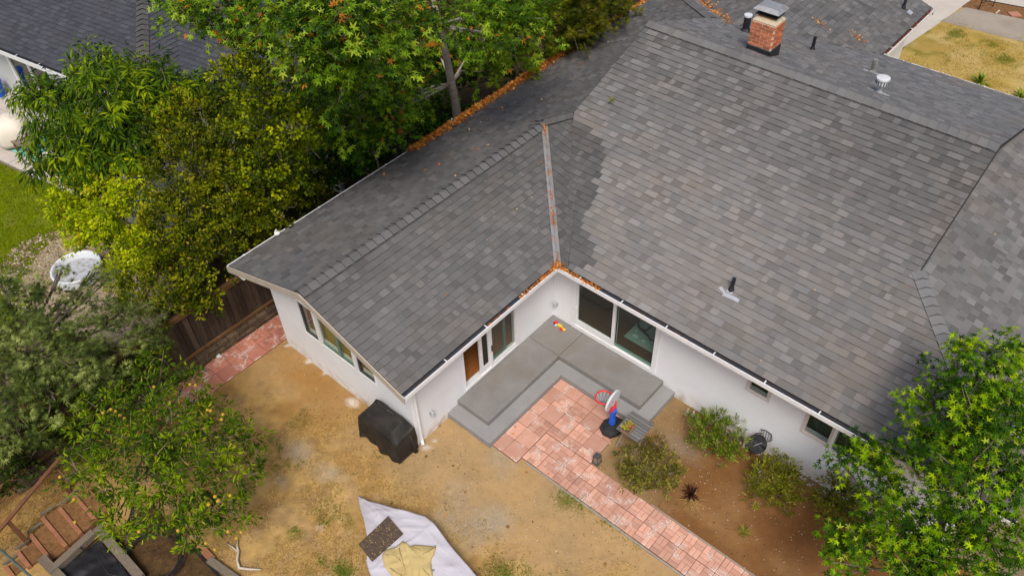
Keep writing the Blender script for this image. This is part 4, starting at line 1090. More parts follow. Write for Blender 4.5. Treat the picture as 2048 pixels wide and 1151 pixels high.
# ================================================================ NEIGHBOUR HOUSE
NZE = 2.8; NUC = -14.5; NV1 = -0.56; NV2 = 0.965; NP = 0.35; NUL = -34
nh = thing('neighbour_house', 'low neighbouring house with dark slate-blue shingle roof beyond the trees', 'house', nb(-16, 4))
def P3(u, v, z): q = nb(u, v); return (q.x, q.y, z)
NR1 = 4.2   # half depth
PA = Plane(P3(0, NV1, NZE), P3(5, NV1, NZE), P3(0, NV1+4, NZE+4*NP))
PB = Plane(P3(NUC, 0, NZE), P3(NUC, 5, NZE), P3(NUC-4, 0, NZE+4*NP))
PC = Plane(P3(0, NV2, NZE), P3(5, NV2, NZE), P3(0, NV2+4, NZE+4*NP))
def uvp(l): return [tuple(nb(*q)[:2]) for q in l]
NTOP = 9.0
nreg = [(PA, [uvp([(NUL, NV1), (NUC, NV1), (NUC-NTOP+1, NV1+NTOP-1), (NUL, NV1+NTOP-1)])]),
        (PB, [uvp([(NUC, NV1), (NUC, NV2), (NUC-NTOP+2.52, NV2+NTOP-2.52), (NUC-NTOP+1, NV1+NTOP-1)])]),
        (PC, [uvp([(NUC, NV2), (-8.4, NV2), (-9.4, NV2+NTOP-2.52), (NUC-NTOP+2.52, NV2+NTOP-2.52)])])]
dk = MB()
for pl, rg in nreg: deck(dk, pl, rg)
nroof = dk.build('roof', 'decking', nh)
def tone_nb(x, y):
    k = random.choice((0.85, 0.93, 1.0, 1.0, 1.07, 1.16)); b = 0.068*k
    return (b*0.92, b*0.99, b*1.20)
pcs = []
for pl, rg in nreg: pcs += shingle_pieces(pl, rg, tone_nb, wmin=0.18, wmax=0.4, th=0.02)
lay_shingles(pcs, nroof, 300)
def P3p(u, v, pl): q = nb(u, v); return (q.x, q.y, pl.z(q.x, q.y))
ridge_caps(P3p(NUC, NV1, PA), P3p(NUC-7.5, NV1+7.5, PA), PA, PB, nroof, base=0.085, h=0.05, w=0.2, step=0.26)
def ngutter(ua, ub, v):
    m = MB(); a = Vector(P3(ua, v, NZE-0.01)); b = Vector(P3(ub, v, NZE-0.01)); d = (b-a).normalized(); o = -NV
    m.obox((a+b)/2+o*0.125, d*(a-b).length/2, NV*0.014, (0, 0, .02)); m.obox((a+b)/2+o*0.129-Vector((0, 0, .08)), d*(a-b).length/2, NV*0.006, (0, 0, .06))
    g = m.build('gutter', 'white', nh)
    m = MB(); m.obox((a+b)/2+o*0.058-Vector((0, 0, .07)), d*(a-b).length/2, NV*0.053, (0, 0, .01)); m.build('gutter_bed', 'gutter_in', g)
    s = 0.6
    while s < (a-b).length:
        m = MB(); m.obox(a+d*s+o*0.06+Vector((0, 0, .014)), d*0.013, NV*0.065, (0, 0, .004)); m.build('hanger', 'white', g); s += 1.25
ngutter(NUL, NUC, NV1); ngutter(NUC+.14, -8.4, NV2)
m = MB()
def nwall(mb, u0, u1, v0, v1, z0, z1): mb.prism(uvp([(u0, v0), (u1, v0), (u1, v1), (u0, v1)]), z0, z1)
NVW = 0.10
ndo = (-23.2, -20.75)
nwall(m, NUL, ndo[0], NVW, NVW+.15, -.05, 2.8); nwall(m, ndo[1], NUC-0.5, NVW, NVW+.15, -.05, 2.8); nwall(m, ndo[0], ndo[1], NVW, NVW+.15, 2.5, 2.8); nwall(m, ndo[0], ndo[1], NVW, NVW+.15, -0.05, 0.12)
m.build('wall', 'nb_wall', nh)
m = MB(); nwall(m, NUC-.65, NUC-.5, NVW+.151, NV2+.5, -.05, 2.8); nwall(m, NUC-.499, -8.8, NV2+.6, NV2+.75, -.05, 2.8); m.build('wall', 'nb_wall', nh)
m = MB()
nwall(m, ndo[0]-0.06, ndo[0]+.08, NVW-.04, NVW+.1, .12, 2.5); nwall(m, ndo[1]-.08, ndo[1]+.06, NVW-.04, NVW+.1, .12, 2.5); nwall(m, -22.05, -21.9, NVW-.03, NVW+.1, .12, 2.5); nwall(m, ndo[0]+.08, -22.05, NVW-.03, NVW+.1, .06, .2); nwall(m, -21.9, ndo[1]-.08, NVW-.03, NVW+.1, .06, .2)
nd = m.build('sliding_door', 'white', nh)
m = MB(); nwall(m, ndo[0]+.08, -22.05, NVW+.02, NVW+.03, .2, 2.5); m.build('pane', 'glass_dim', nd)
m = MB(); nwall(m, -21.9, ndo[1]-.08, NVW+.02, NVW+.03, .2, 2.5); m.build('pane', 'glass_dim', nd)
m = MB(); nwall(m, -24, -20, 1.8, 1.9, 0, 2.7); m.build('inner_wall', 'inner', nh)
m = MB()
nwall(m, -19.6, -18.3, NVW-.03, NVW-.001, 1.0, 1.1); nwall(m, -19.6, -19.5, NVW-.03, NVW-.001, 1.1, 2.3); nwall(m, -18.4, -18.3, NVW-.03, NVW-.001, 1.1, 2.3)
w = m.build('window', 'white', nh); m = MB(); nwall(m, -19.5, -18.4, NVW-.015, NVW-.002, 1.1, 2.3); m.build('pane', 'curtain_grey', w)
m = MB(); nwall(m, -13.4, -11.2, NV2+.56, NV2+.599, 0.3, 2.3); m.build('window', 'frame_dark', nh)
m = MB(); nwall(m, -13.6, -13.4, NV2+.54, NV2+.598, 0.2, 2.4); nwall(m, -13.4, -11.2, NV2+.54, NV2+.598, 2.3, 2.4); m.build('window_trim', 'white', nh)

# things on the neighbour's patio
c = nb(-20.95, -1.95)
prof = [(0.62, 0.16), (0.66, 0.30), (0.62, 0.62), (0.56, 0.80), (0.40, 0.92), (0.16, 0.99), (0.02, 1.0)]
m = MB(); m.lathe((c.x, c.y, 0.06), prof, 28)
for i, p in enumerate(m.v):
    t = math.atan2(p[1]-c.y, p[0]-c.x); k = 1+0.05*math.sin(5*t+1)+0.03*math.sin(11*t); k2 = 1 if p[2] > 0.85 else k
    m.v[i] = (c.x+(p[0]-c.x)*k2*1.1, c.y+(p[1]-c.y)*k2, p[2]+0.05*math.sin(3*t+0.4)*(0.3 if p[2] > .9 else 1))
cov = thing('covered_table', 'cream fabric cover over a round table on the neighbour\'s patio', 'covered table', c)
m.build('cover', 'cover_white', cov, smooth=True)
m = MB(); m.lathe((c.x, c.y, 0.06), [(0.5, 0), (0.52, 0.14), (0.5, 0.2)], 20); m.build('base', 'wood_brown', cov)
c = nb(-20.0, -2.05)
ot = thing('slatted_bench', 'brown slatted outdoor footstool beside the cream cover', 'bench', c)
for k in range(7):
    q = c+NU*(-0.36+k*0.12)+Vector((0, 0, 0.48)); m = MB(); m.obox(q, NU*0.052, NV*0.34, (0, 0, 0.015)); m.build('slat', 'slat_chair', ot)
for su in (-.33, .33):
    for sv in (-.3, .3): m = MB(); m.bar(c+NU*su+NV*sv+Vector((0, 0, .065)), c+NU*su+NV*sv+Vector((0, 0, .465)), .05, .05); m.build('leg', 'wood_brown', ot)
m = MB(); m.prism(uvp([(-21.9, -2.42), (-17.0, -2.42), (-17.0, -1.15), (-21.9, -1.15)]), 0.062, 0.07)
rug = thing('outdoor_rug', 'turquoise rug with pale palm leaves on the neighbour\'s patio', 'rug', nb(-19.5, -1.8))
m.build('rug_ground', 'rug', rug)
m = MB()
for k in range(14):
    cu, cv = -21.5+k*0.33, -1.85+0.35*math.sin(k*2.1); ang = k*1.3
    for j in range(-3, 4):
        t = ang+j*0.35; L_ = 0.34-0.03*abs(j); a = nb(cu, cv, 0.0745); e = a+Vector((math.cos(t), math.sin(t), 0))*L_; s = Vector((-math.sin(t), math.cos(t), 0))*0.028; mid = (a+e)/2
        m.add([a, mid+s, e, mid-s], [(0, 1, 2, 3)])
m.build('palm_print', 'rug_leaf', rug, kind='stuff')
c = nb(-24.3, -0.35); m = MB(); m.lathe((c.x, c.y, 0.06), [(0.2, 0), (0.27, 0.52), (0.3, 0.55), (0.3, 0.62), (0.02, 0.64)], 18)
m.build('storage_bin', 'plastic_blue', None, smooth=False, org=c)
tag(bpy.data.objects['storage_bin'], 'blue plastic bin against the neighbour\'s grey wall', 'bin')
c = at(103, 325, 0.4)
ch_ = thing('patio_chair', 'white cushioned tub chair half hidden under the long-leaved tree', 'chair', (c.x, c.y, 0.06))
m = MB(); m.lathe((c.x, c.y, 0.06), [(0.24, 0.02), (0.30, 0.22), (0.31, 0.38), (0.05, 0.40)], 16); m.build('seat', 'wood_brown', ch_)
m = MB(); m.tube([Vector((c.x+0.30*math.cos(t), c.y+0.30*math.sin(t), 0.60)) for t in [i*0.3+0.3 for i in range(14)]], 0.07, 8); m.build('backrest', 'cover_white', ch_, smooth=True)

# white tub on the gravel
c = at(155, 540, 0.22); 
tub = thing('wading_pool', 'white round wading pool littered with leaves on pale gravel', 'pool', (c.x, c.y, 0.01))
m = MB(); m.lathe((c.x, c.y, 0.02), [(0.62, 0.0), (0.68, 0.04), (0.70, 0.28), (0.72, 0.33), (0.70, 0.36), (0.66, 0.35), (0.63, 0.30), (0.60, 0.12), (0.02, 0.115)], 36); m.build('tub', 'tub_white', tub, smooth=False)
m = MB(); m.lathe((c.x, c.y, 0.145), [(0.595, 0.0), (0.59, 0.03), (0.02, 0.034)], 30); m.build('liner', 'tub_in', tub)

# ================================================================ FENCE
FX = -6.36
fence = thing('wooden_fence', 'dark weathered board fence with brown rails along the side path', 'fence', (FX, -6, 0))
bmesh_cache = []
for k in range(4):
    m = MB(); m.box((-0.012, -0.068, 0.34), (0.012, 0.068, 1.80+0.015*k), 0.004)
    me = bpy.data.meshes.new('board'); me.from_pydata(m.v, [], m.f); me.materials.append(M['wood_fence']); bmesh_cache.append(me)
y = -14.0; k = 0
while y < 1.0:
    o = bpy.data.objects.new('board', random.choice(bmesh_cache)); COL.objects.link(o); o.parent = fence
    o.location = (random.uniform(-.006, .006), y+6, random.uniform(-.015, .01)); o.rotation_euler = (random.uniform(-.01, .01), 0, random.uniform(-.03, .03)); ORG[o.name] = ORG[fence.name]
    y += 0.143
for z in (0.40, 1.74):
    y = -14.0
    while y < 0.5:
        m = MB(); m.box((FX+0.016, y, z-0.045), (FX+0.062, y+2.38, z+0.045), .004)
        if z > 1: m.box((FX-0.05, y, z+0.075), (FX+0.09, y+2.38, z+0.105), .004)
        m.build('rail', 'wood_rail', fence); y += 2.4
y = -13.9
while y < 1: 
    m = MB(); m.box((FX-0.13, y, 0), (FX-0.03, y+0.1, 1.85), .005); m.build('post', 'wood_fence', fence); y += 2.4
# low retaining course under the fence
lw = thing('retaining_wall', 'low course of dark earth-stained blocks under the wooden fence', 'wall', (FX+.1, -6, 0))  # blocks in one dark brown tone
bl = []
for k in range(3):
    m = MB(); m.box((-0.09, -0.155, 0), (0.09, 0.155, 0.16), 0.018+0.004*k); me = bpy.data.meshes.new('block'); me.from_pydata(m.v, [], m.f); me.materials.append(M['stone']); bl.append(me)
for r in range(2):
    y = -12.0 + 0.16*r
    while y < 0:
        o = bpy.data.objects.new('block', random.choice(bl)); COL.objects.link(o); o.parent = lw; ORG[o.name] = ORG[lw.name]
        o.location = (random.uniform(-.012, .012)+0.02-0.04*r, y+6, -0.03+0.165*r); o.rotation_euler = (random.uniform(-.02, .02), random.uniform(-.02, .02), random.uniform(-.05, .05)); y += 0.322

# ================================================================ COURTYARD OBJECTS
# barbecue under a black cover
bq = thing('covered_barbecue', 'barbecue under a black fabric cover against the gable wall', 'barbecue', (-0.55, -5.68, 0))
def grill():
    nx, ns = 22, 30
    V = []; F = []
    L, Dp = 1.30, 0.62
    for i in range(nx+1):
        t = i/nx; x = -L/2 + L*t
        e = min(t, 1-t)
        shoulder = 0.80 + 0.25*float(sstep(0.0, 0.20, np.array(e)))
        for k in range(ns+1):
            s = k/ns
            # profile around the cross-section, front foot -> over the top -> back foot
            if s < 0.36: yy = -Dp/2 - 0.05*(1-s/0.36); zz = 0.06 + (0.76-0.06)*(s/0.36)
            elif s < 0.46: q = (s-.36)/.10; yy = -Dp/2+0.10*q; zz = 0.76+(shoulder-0.76)*0.62*q
            elif s < 0.60: q = (s-.46)/.14; yy = -Dp/2+0.10+(Dp-0.26)*q; zz = 0.76+(shoulder-0.76)*(0.62+0.38*q)
            elif s < 0.68: q = (s-.6)/.08; yy = Dp/2-0.16+0.16*q; zz = shoulder-(shoulder-0.86)*q*0.8
            else: q = (s-.68)/.32; yy = Dp/2; zz = (shoulder-(shoulder-0.86)*0.8)*(1-q)+0.06*q
            n1 = (math.sin(9*x+3*s*6)*0.012 + math.sin(23*x+1.7)*0.012*(1 if s < .36 or s > .68 else .25) + math.sin(5*s*6+2*x)*0.008)*0.45
            flare = 0.03*max(0, 0.36-s)/0.36*math.sin(7*x+.6) + 0.03*(math.sin(16*x)*max(0, .2-s)/.2)
            V.append((x*(1+0.02*math.sin(9*s)), yy+n1-flare, zz+n1*0.6+ (0.03*math.sin(6*x+2) if s < .02 or s > .98 else 0)))
    for i in range(nx):
        for k in range(ns):
            a = i*(ns+1)+k; F.append((a, a+ns+1, a+ns+2, a+1))
    F.append(tuple(range(ns+1))); F.append(tuple(nx*(ns+1)+k for k in range(ns, -1, -1)))
    return V, F
V, F = grill()
V = [(-0.58+p[0]*1.02, -5.53+p[1], p[2]) for p in V]
bqo = raw('cover', V, F, 'grill', bq, smooth=True); bqo.data.set_sharp_from_angle(angle=R(17))
m = MB(); m.tube([(-1.22, -5.845, .77), (-0.58, -5.855, .785), (0.07, -5.845, .77)], .007, 5); m.tube([(-1.0, -5.84, .8), (-.95, -5.62, 1.02), (-.95, -5.42, 1.0)], .006, 5); m.tube([(-.16, -5.84, .8), (-.2, -5.62, 1.02), (-.2, -5.42, 1.0)], .006, 5); m.build('cover_seam', 'grill', bq, kind='stuff')
m = MB(); m.tube([(-1.02, -5.38, 1.03), (-0.88, -5.41, 1.06), (-0.65, -5.39, 1.065), (-0.45, -5.36, 1.03)], [0.012, 0.028, 0.03, 0.014], 8); m.build('handle_fold', 'plastic_black', bq)
m = MB(); m.tube([(0.085, -5.40, 0.72), (0.09, -5.36, 0.35), (0.16, -5.38, 0.10)], [0.015, 0.035, 0.06], 8)
m.build('cover_fold', 'grill', bq, smooth=True)

# toy basketball hoop
hp = thing('toy_basketball_hoop', 'toy basketball hoop with blue pole, white backboard and red rim', 'basketball hoop', (3.30, -1.80, 0.03))
hx, hy = 3.30, -1.74
m = MB(); pts = []
base = [(-0.26, -0.02), (-0.22, -0.26), (-0.05, -0.37), (0.16, -0.34), (0.26, -0.16), (0.27, 0.12), (0.16, 0.28), (-0.08, 0.26)]
n = len(base)
rings = [(1.0, 0.03), (1.03, 0.08), (0.94, 0.13), (0.70, 0.16), (0.30, 0.185)]
for r, z in rings: m.v += [(hx+a*r, hy+b_*r, z) for a, b_ in base]
for i in range(len(rings)-1):
    for k in range(n): m.f.append((i*n+k, i*n+(k+1) % n, (i+1)*n+(k+1) % n, (i+1)*n+k))
m.f.append(tuple((len(rings)-1)*n+k for k in range(n))); m.f.append(tuple(range(n))[::-1])
m.build('base', 'plastic_black', hp)
m = MB(); m.lathe((hx-0.03, hy-.02, 0.18), [(0.085, 0), (0.085, 0.03), (0.078, 0.05), (0.078, 0.12), (0.083, 0.13), (0.083, .16), (.076, .17), (.076, .40), (.088, .42), (.088, .52), (.04, .53)], 18); m.build('pole', 'plastic_blue', hp, smooth=False)
nrm = Vector((-0.90, -0.05, 0.04)).normalized(); sd_ = Vector((-nrm.y, nrm.x, 0)).normalized(); up_ = nrm.cross(sd_); up_ = up_ if up_.z > 0 else -up_
pc0 = Vector((hx-0.03, hy-.02, 0)); bc = pc0 + Vector((0, 0, 1.02)) + nrm*0.04
ring = []
for k in range(28):
    t = 2*math.pi*k/28; a = 0.30*math.cos(t); b_ = 0.29*math.sin(t)
    if b_ < -0.20: b_ = -0.20
    ring.append((a, b_))
m = MB(); n = 28
for off, sc in ((-0.028, 0.97), (-0.02, 1.0), (0.02, 1.0), (0.028, 0.97)):
    m.v += [tuple(bc+sd_*a*sc+up_*b_*sc+nrm*off) for a, b_ in ring]
for i in range(3):
    for k in range(n): m.f.append((i*n+k, i*n+(k+1) % n, (i+1)*n+(k+1) % n, (i+1)*n+k))
m.f.append(tuple(range(n))[::-1]); m.f.append(tuple(3*n+k for k in range(n)))
bb = m.build('backboard', 'plastic_white', hp)
m = MB()
for k in range(9):
    t = 2*math.pi*k/9+0.3; q = bc+sd_*0.22*math.cos(t)+up_*(0.20*math.sin(t)+0.03)-nrm*0.03
    m.tube([q, q-nrm*0.006], [0.017, 0.017], 8)
m.build('socket', 'plastic_grey', bb, kind='stuff')
m = MB(); rc = bc+nrm*0.24-up_*0.08
m.tube([rc+Vector((0.20*math.cos(2*math.pi*k/22), 0.20*math.sin(2*math.pi*k/22), 0)) for k in range(23)], 0.022, 8, cap=False); m.build('rim', 'plastic_red', hp, smooth=True)
m = MB(); m.obox(pc0+Vector((0, 0, 0.74)), nrm*0.03, sd_*0.10, (0, 0, .03)); m.tube([pc0+Vector((0, 0, 0.70))+sd_*0.1, bc-nrm*0.03-up_*0.1+sd_*0.11], 0.018, 6); m.tube([pc0+Vector((0, 0, 0.70))-sd_*0.1, bc-nrm*0.03-up_*0.1-sd_*0.11], 0.018, 6);
m.build('bracket', 'plastic_red', hp)
m = MB(); m.tube([bc-nrm*.032+sd_*.05+up_*.03, bc-nrm*.036+sd_*.075+up_*.08], .012, 6); m.build('bolt', 'plastic_red', hp)
m = MB()
for k in range(12):
    t = 2*math.pi*k/12; a = rc+Vector((0.19*math.cos(t), 0.19*math.sin(t), 0)); e = rc+Vector((0.11*math.cos(t+.26), 0.11*math.sin(t+.26), -0.24)); e2 = rc+Vector((0.11*math.cos(t-.26), 0.11*math.sin(t-.26), -0.24))
    m.tube([a, e], 0.004, 4); m.tube([a, e2], 0.004, 4)
m.build('net', 'plastic_white', hp)

# folding slatted table
TX0, TX1, TY0, TY1, TZ = 3.63, 4.24, -2.16, -1.48, 0.70
tb = thing('folding_table', 'small grey slatted folding table beside the toy hoop', 'table', (3.93, -1.82, 0))
ns_ = 8; wS = (TY1-TY0)/ns_
for k in range(ns_):
    m = MB(); m.box((TX0, TY0+k*wS+0.008, TZ-0.022), (TX1, TY0+(k+1)*wS-0.008, TZ), 0.004); m.build('slat', 'slat', tb)
m = MB(); m.box((TX0+.05, TY0+.03, TZ-.052), (TX0+.085, TY1-.03, TZ-.023)); m.build('frame', 'slat', tb)
m = MB(); m.box((TX1-.085, TY0+.03, TZ-.052), (TX1-.05, TY1-.03, TZ-.023)); m.build('frame', 'slat', tb)
for xx in (TX0+.04, TX1-.04):
    m = MB(); m.bar((xx, TY0+.06, TZ-.03), (xx, TY1-.04, 0.02), .022, .034, up=(1, 0, 0)); m.build('leg', 'slat_chair', tb)
    m = MB(); m.bar((xx+.03 if xx < 4 else xx-.03, TY1-.06, TZ-.03), (xx+.03 if xx < 4 else xx-.03, TY0-.02, 0.02), .022, .034, up=(1, 0, 0)); m.build('leg', 'slat_chair', tb)
m = MB(); m.bar((TX0+.04, TY0+.06, .16), (TX1-.04, TY0+.06, .16), .02, .02); m.build('stretcher', 'slat_chair', tb)
m = MB(); m.bar((TX0+.07, TY1-.12, .13), (TX1-.07, TY1-.12, .13), .02, .02); m.build('stretcher', 'slat_chair', tb)
# plant tray on the table
px_, py_ = 3.86, -2.0
tr = thing('plant_tray', 'small wooden tray of succulents on the slatted table', 'planter', (px_, py_, TZ))
m = MB(); w_, d_ = 0.115, 0.165
m.box((px_-w_, py_-d_, TZ+.001), (px_+w_, py_+d_, TZ+.015)); m.box((px_-w_, py_-d_, TZ+.016), (px_-w_+.014, py_+d_, TZ+.10)); m.box((px_+w_-.014, py_-d_, TZ+.016), (px_+w_, py_+d_, TZ+.10)); m.box((px_-w_+.0145, py_-d_, TZ+.016), (px_+w_-.0145, py_-d_+.014, TZ+.10)); m.box((px_-w_+.0145, py_+d_-.014, TZ+.016), (px_+w_-.0145, py_+d_, TZ+.10))
m.build('box', 'tray', tr)
m = MB(); m.box((px_-w_+.016, py_-d_+.016, TZ+.02), (px_+w_-.016, py_+d_-.016, TZ+.075)); m.build('soil', 'soil', tr)
# lantern
lx, ly = 3.60, -2.80
lt = thing('lantern', 'dark metal candle lantern standing at the edge of the brick path', 'lantern', (lx, ly, 0))
m = MB(); m.box((lx-.085, ly-.085, .01), (lx+.085, ly+.085, .035), .005)
for sx in (-1, 1):
    for sy in (-1, 1): m.bar((lx+sx*.075, ly+sy*.075, .035), (lx+sx*.062, ly+sy*.062, .27), .016, .016)
m.build('frame', 'lantern', lt)
m = MB(); m.add([(lx-.062, ly-.062, .04), (lx+.062, ly-.062, .04), (lx+.062, ly+.062, .04), (lx-.062, ly+.062, .04), (lx-.052, ly-.052, .265), (lx+.052, ly-.052, .265), (lx+.052, ly+.052, .265), (lx-.052, ly+.052, .265)], [(0, 1, 5, 4), (1, 2, 6, 5), (2, 3, 7, 6), (3, 0, 4, 7)]); m.build('pane', 'lantern_pane', lt)
m = MB(); m.add([(lx-.078, ly-.078, .27), (lx+.078, ly-.078, .27), (lx+.078, ly+.078, .27), (lx-.078, ly+.078, .27), (lx-.06, ly-.06, .325), (lx+.06, ly-.06, .325), (lx+.06, ly+.06, .325), (lx-.06, ly+.06, .325)], [(3, 2, 1, 0), (4, 5, 6, 7), (0, 1, 5, 4), (1, 2, 6, 5), (2, 3, 7, 6), (3, 0, 4, 7)]); m.build('lid', 'lantern', lt)

# toys in the deck corner
def toy(name, label, x, y, parts, k=0.68):
    t = thing(name, label, 'toy', (x, y, HD))
    for nm, mt, kind, a in parts:
        m = MB()
        if kind == 'box': m.box((x+a[0]*k, y+a[1]*k, HD+a[2]*k), (x+a[3]*k, y+a[4]*k, HD+a[5]*k), .01)
        elif kind == 'tube': m.tube([(x+q[0]*k, y+q[1]*k, HD+q[2]*k) for q in a[0]], a[1]*k, 10)
        m.build(nm, mt, t)
toy('toy_car', 'small red toy with white panel lying in the deck corner', 0.30, -0.22, [('body', 'plastic_red', 'box', (-.10, -.05, .02, .03, .06, .12)), ('panel', 'plastic_white', 'box', (0.0, -.14, .015, .07, -.0, .07)), ('wheel', 'plastic_black', 'tube', ([(-.07, -.075, .04), (-.07, -.05, .04)], .035))])
toy('toy_truck', 'yellow toy truck with a red ball end by the patio door', 0.46, -0.24, [('body', 'plastic_yellow', 'box', (-.14, -.05, .02, .04, .05, .12)), ('cab', 'plastic_yellow', 'tube', ([(.04, -.02, .05), (.16, -.05, .06), (.26, -.04, .05)], .045)), ('bumper', 'plastic_red', 'tube', ([(.06, -.08, .05), (.15, -.12, .055)], .06))])

# covered garden table: sheet, board and folded cloth
SH = 0.50
shape = [at(*q, z)[:] for q, z in (((716, 991), .10), ((737, 1001), .34), ((800, 1018), .47), ((850, 1031), .5), ((868, 1046), .5), ((905, 1095), .5), ((957, 1155), .5), ((1010, 1215), .5), ((900, 1300), .5), ((800, 1215), .5), ((752, 1160), .47), ((738, 1140), .42), ((733, 1122), .40), ((735, 1100), .46), ((733, 1064), .46), ((727, 1035), .36), ((719, 1010), .14))]
gt = thing('garden_table', 'garden table draped with a creased lavender sheet on the dry lawn', 'table', at(850, 1110))
creases = []
for (a0, b0, a1, b1, hh_) in ((868, 1046, 745, 1135, .022), (790, 1030, 760, 1060, .014), (760, 1010, 745, 1050, .014), (815, 1030, 790, 1050, .010), (900, 1090, 860, 1120, .010), (920, 1120, 880, 1151, .016), (935, 1140, 900, 1160, .012), (740, 1005, 800, 1030, .012), (780, 1040, 850, 1035, .008), (850, 1060, 890, 1100, .008)):
    hh_ *= 1.9; p0, p1 = at(a0, b0, SH), at(a1, b1, SH); creases.append(((p0.x+p1.x)/2, (p0.y+p1.y)/2, math.atan2(p1.y-p0.y, p1.x-p0.x), (p1-p0).length/2*1.1, hh_))
def drape():
    nr = 30; c = Vector((sum(p[0] for p in shape)/len(shape), sum(p[1] for p in shape)/len(shape), SH+.015))
    V = [tuple(c)]; F = []
    dense = []
    ns = len(shape)
    for i in range(ns):
        for j in range(8):
            t = j/8; dense.append(Vector(shape[i]).lerp(Vector(shape[(i+1) % ns]), t))
    n = len(dense)
    for r in range(1, nr+1):
        q = r/nr
        for k, p in enumerate(dense):
            w = c.lerp(p, q); z = (SH+.012)*(1-q**3) + p.z*q**3
            x, y = w.x, w.y
            z += 0.010*math.sin(9*(x*0.75+y*0.66)+1) * q + 0.006*math.sin(21*(x*.2-y*.9)) + 0.014*max(0, math.sin(14*(x*.66-y*.75)+.5))**6
            for (cx_, cy_, ca_, ln_, hh_) in creases:
                du = (x-cx_)*math.cos(ca_)+(y-cy_)*math.sin(ca_); dv = -(x-cx_)*math.sin(ca_)+(y-cy_)*math.cos(ca_) + .03*math.sin(6*du)
                if abs(du) < ln_: z += hh_*math.exp(-abs(dv)/.022)*(1-(du/ln_)**2)
            V.append((x, y, z))
    for k in range(n): 
        V.append((dense[k].x+(dense[k].x-c.x)*0.012, dense[k].y+(dense[k].y-c.y)*.012, max(0.01, dense[k].z-0.17-0.03*math.sin(k*.9))))
    for k in range(n): F.append((0, 1+k, 1+(k+1) % n))
    for r in range(nr):
        for k in range(n): F.append((1+r*n+k, 1+(r+1)*n+k, 1+(r+1)*n+(k+1) % n, 1+r*n+(k+1) % n))
    return V, F
V, F = drape(); raw('sheet', V, F, 'sheet', gt, smooth=True)
for q in ((790, 1075), (880, 1110), (850, 1200), (930, 1190)):
    p = at(*q, .2); m = MB(); m.bar((p.x, p.y, 0), (p.x, p.y, SH-.03), .06, .06); m.build('leg', 'wood_grey', gt)
q = [at(776, 1031, SH+.05), at(806, 1066, SH+.05), at(744, 1121, SH+.05), at(717, 1087, SH+.05)]
m = MB(); m.prism([(p.x, p.y) for p in q][::-1], SH+.022, SH+.05)
m.build('chip_board', 'board', None, org=(q[0].x, q[0].y, SH))
bdo = tag(bpy.data.objects['chip_board'], 'dark brown square board sprinkled with chaff on the lavender sheet', 'board')
V = []
for k in range(90):
    a, b_ = random.random(), random.random()
    p = (q[0]*(1-a)+q[1]*a)*(1-b_) + (q[3]*(1-a)+q[2]*a)*b_; p.z = SH+.0525
    t = random.random()*6.3; L_ = random.uniform(.006, .022); d = Vector((math.cos(t), math.sin(t), .1))*L_; s = Vector((-math.sin(t), math.cos(t), 0))*L_*.35
    V += [p-d, p+s, p+d, p-s]
raw('chaff', V, [(4*i, 4*i+1, 4*i+2, 4*i+3) for i in range(90)], 'leaf_dry', bdo, tint=np.repeat(np.array([random.choice([(.5, .35, .12), (.6, .4, .06), (.4, .3, .2)]) for _ in range(90)]), 4, 0), kind='stuff')
# crumpled cloth
cl = thing('folded_cloth', 'crumpled pale yellow cloth lying on the lavender sheet', 'cloth', at(812, 1115, SH))
def cloth_piece(px_poly, zb, amp, seed, nm='fold', thick=0.05):
    pts = [at(a, b_, SH+zb) for a, b_ in px_poly]; c = sum(pts, Vector())/len(pts)
    dense = []
    for i in range(len(pts)):
        for j in range(5): dense.append(pts[i].lerp(pts[(i+1) % len(pts)], j/5))
    n = len(dense); nr = 9; V = [tuple(c+Vector((0, 0, thick)))]; F = []
    for r in range(1, nr+1):
        q = r/nr
        for p in dense:
            w = c.lerp(p, q); h = thick*(1-q**4)*1.0
            w.z = SH+zb + h + amp*math.sin(17*(w.x*math.cos(seed)+w.y*math.sin(seed))+seed*3)*(1-q**6) + amp*.5*math.sin(33*(w.x*math.sin(seed)-w.y*math.cos(seed)))*(1-q**6)
            V.append(tuple(w))
    for p in dense: V.append((p.x, p.y, SH+.018))
    for k in range(n): F.append((0, 1+k, 1+(k+1) % n))
    for r in range(nr):
        for k in range(n): F.append((1+r*n+k, 1+(r+1)*n+k, 1+(r+1)*n+(k+1) % n, 1+r*n+(k+1) % n))
    raw(nm, V, F, 'cloth', cl, smooth=True)
cloth_piece([(764, 1108), (772, 1098), (792, 1092), (806, 1080), (820, 1098), (832, 1125), (834, 1151), (840, 1190), (800, 1180), (782, 1148), (768, 1130)], .03, .014, 1.1)
cloth_piece([(818, 1092), (828, 1088), (866, 1091), (873, 1089), (868, 1102), (862, 1122), (866, 1151), (862, 1180), (838, 1190), (830, 1140)], .035, .012, 2.4)
cloth_piece([(806, 1082), (812, 1084), (830, 1105), (845, 1120), (866, 1098), (872, 1092), (866, 1110), (842, 1140), (836, 1165), (826, 1150), (816, 1115)], .075, .008, 0.6, thick=.035)
for k, (pp, r_) in enumerate(((((808, 1084), (822, 1104), (838, 1122), (858, 1138)), .022), (((866, 1095), (852, 1112), (838, 1130), (832, 1150)), .026), (((770, 1108), (790, 1112), (806, 1128), (812, 1151)), .020), (((798, 1094), (802, 1115), (808, 1140), (806, 1165)), .018), (((824, 1092), (838, 1100), (846, 1112)), .018), (((780, 1135), (800, 1150), (815, 1165)), .024), (((845, 1135), (855, 1148), (862, 1165)), .02))):
    m = MB(); m.tube([at(*q, SH+.072+.004*k) for q in pp], [r_*.4]+[r_]*(len(pp)-2)+[r_*.5], 8); m.build('fold', 'cloth', cl, smooth=True)
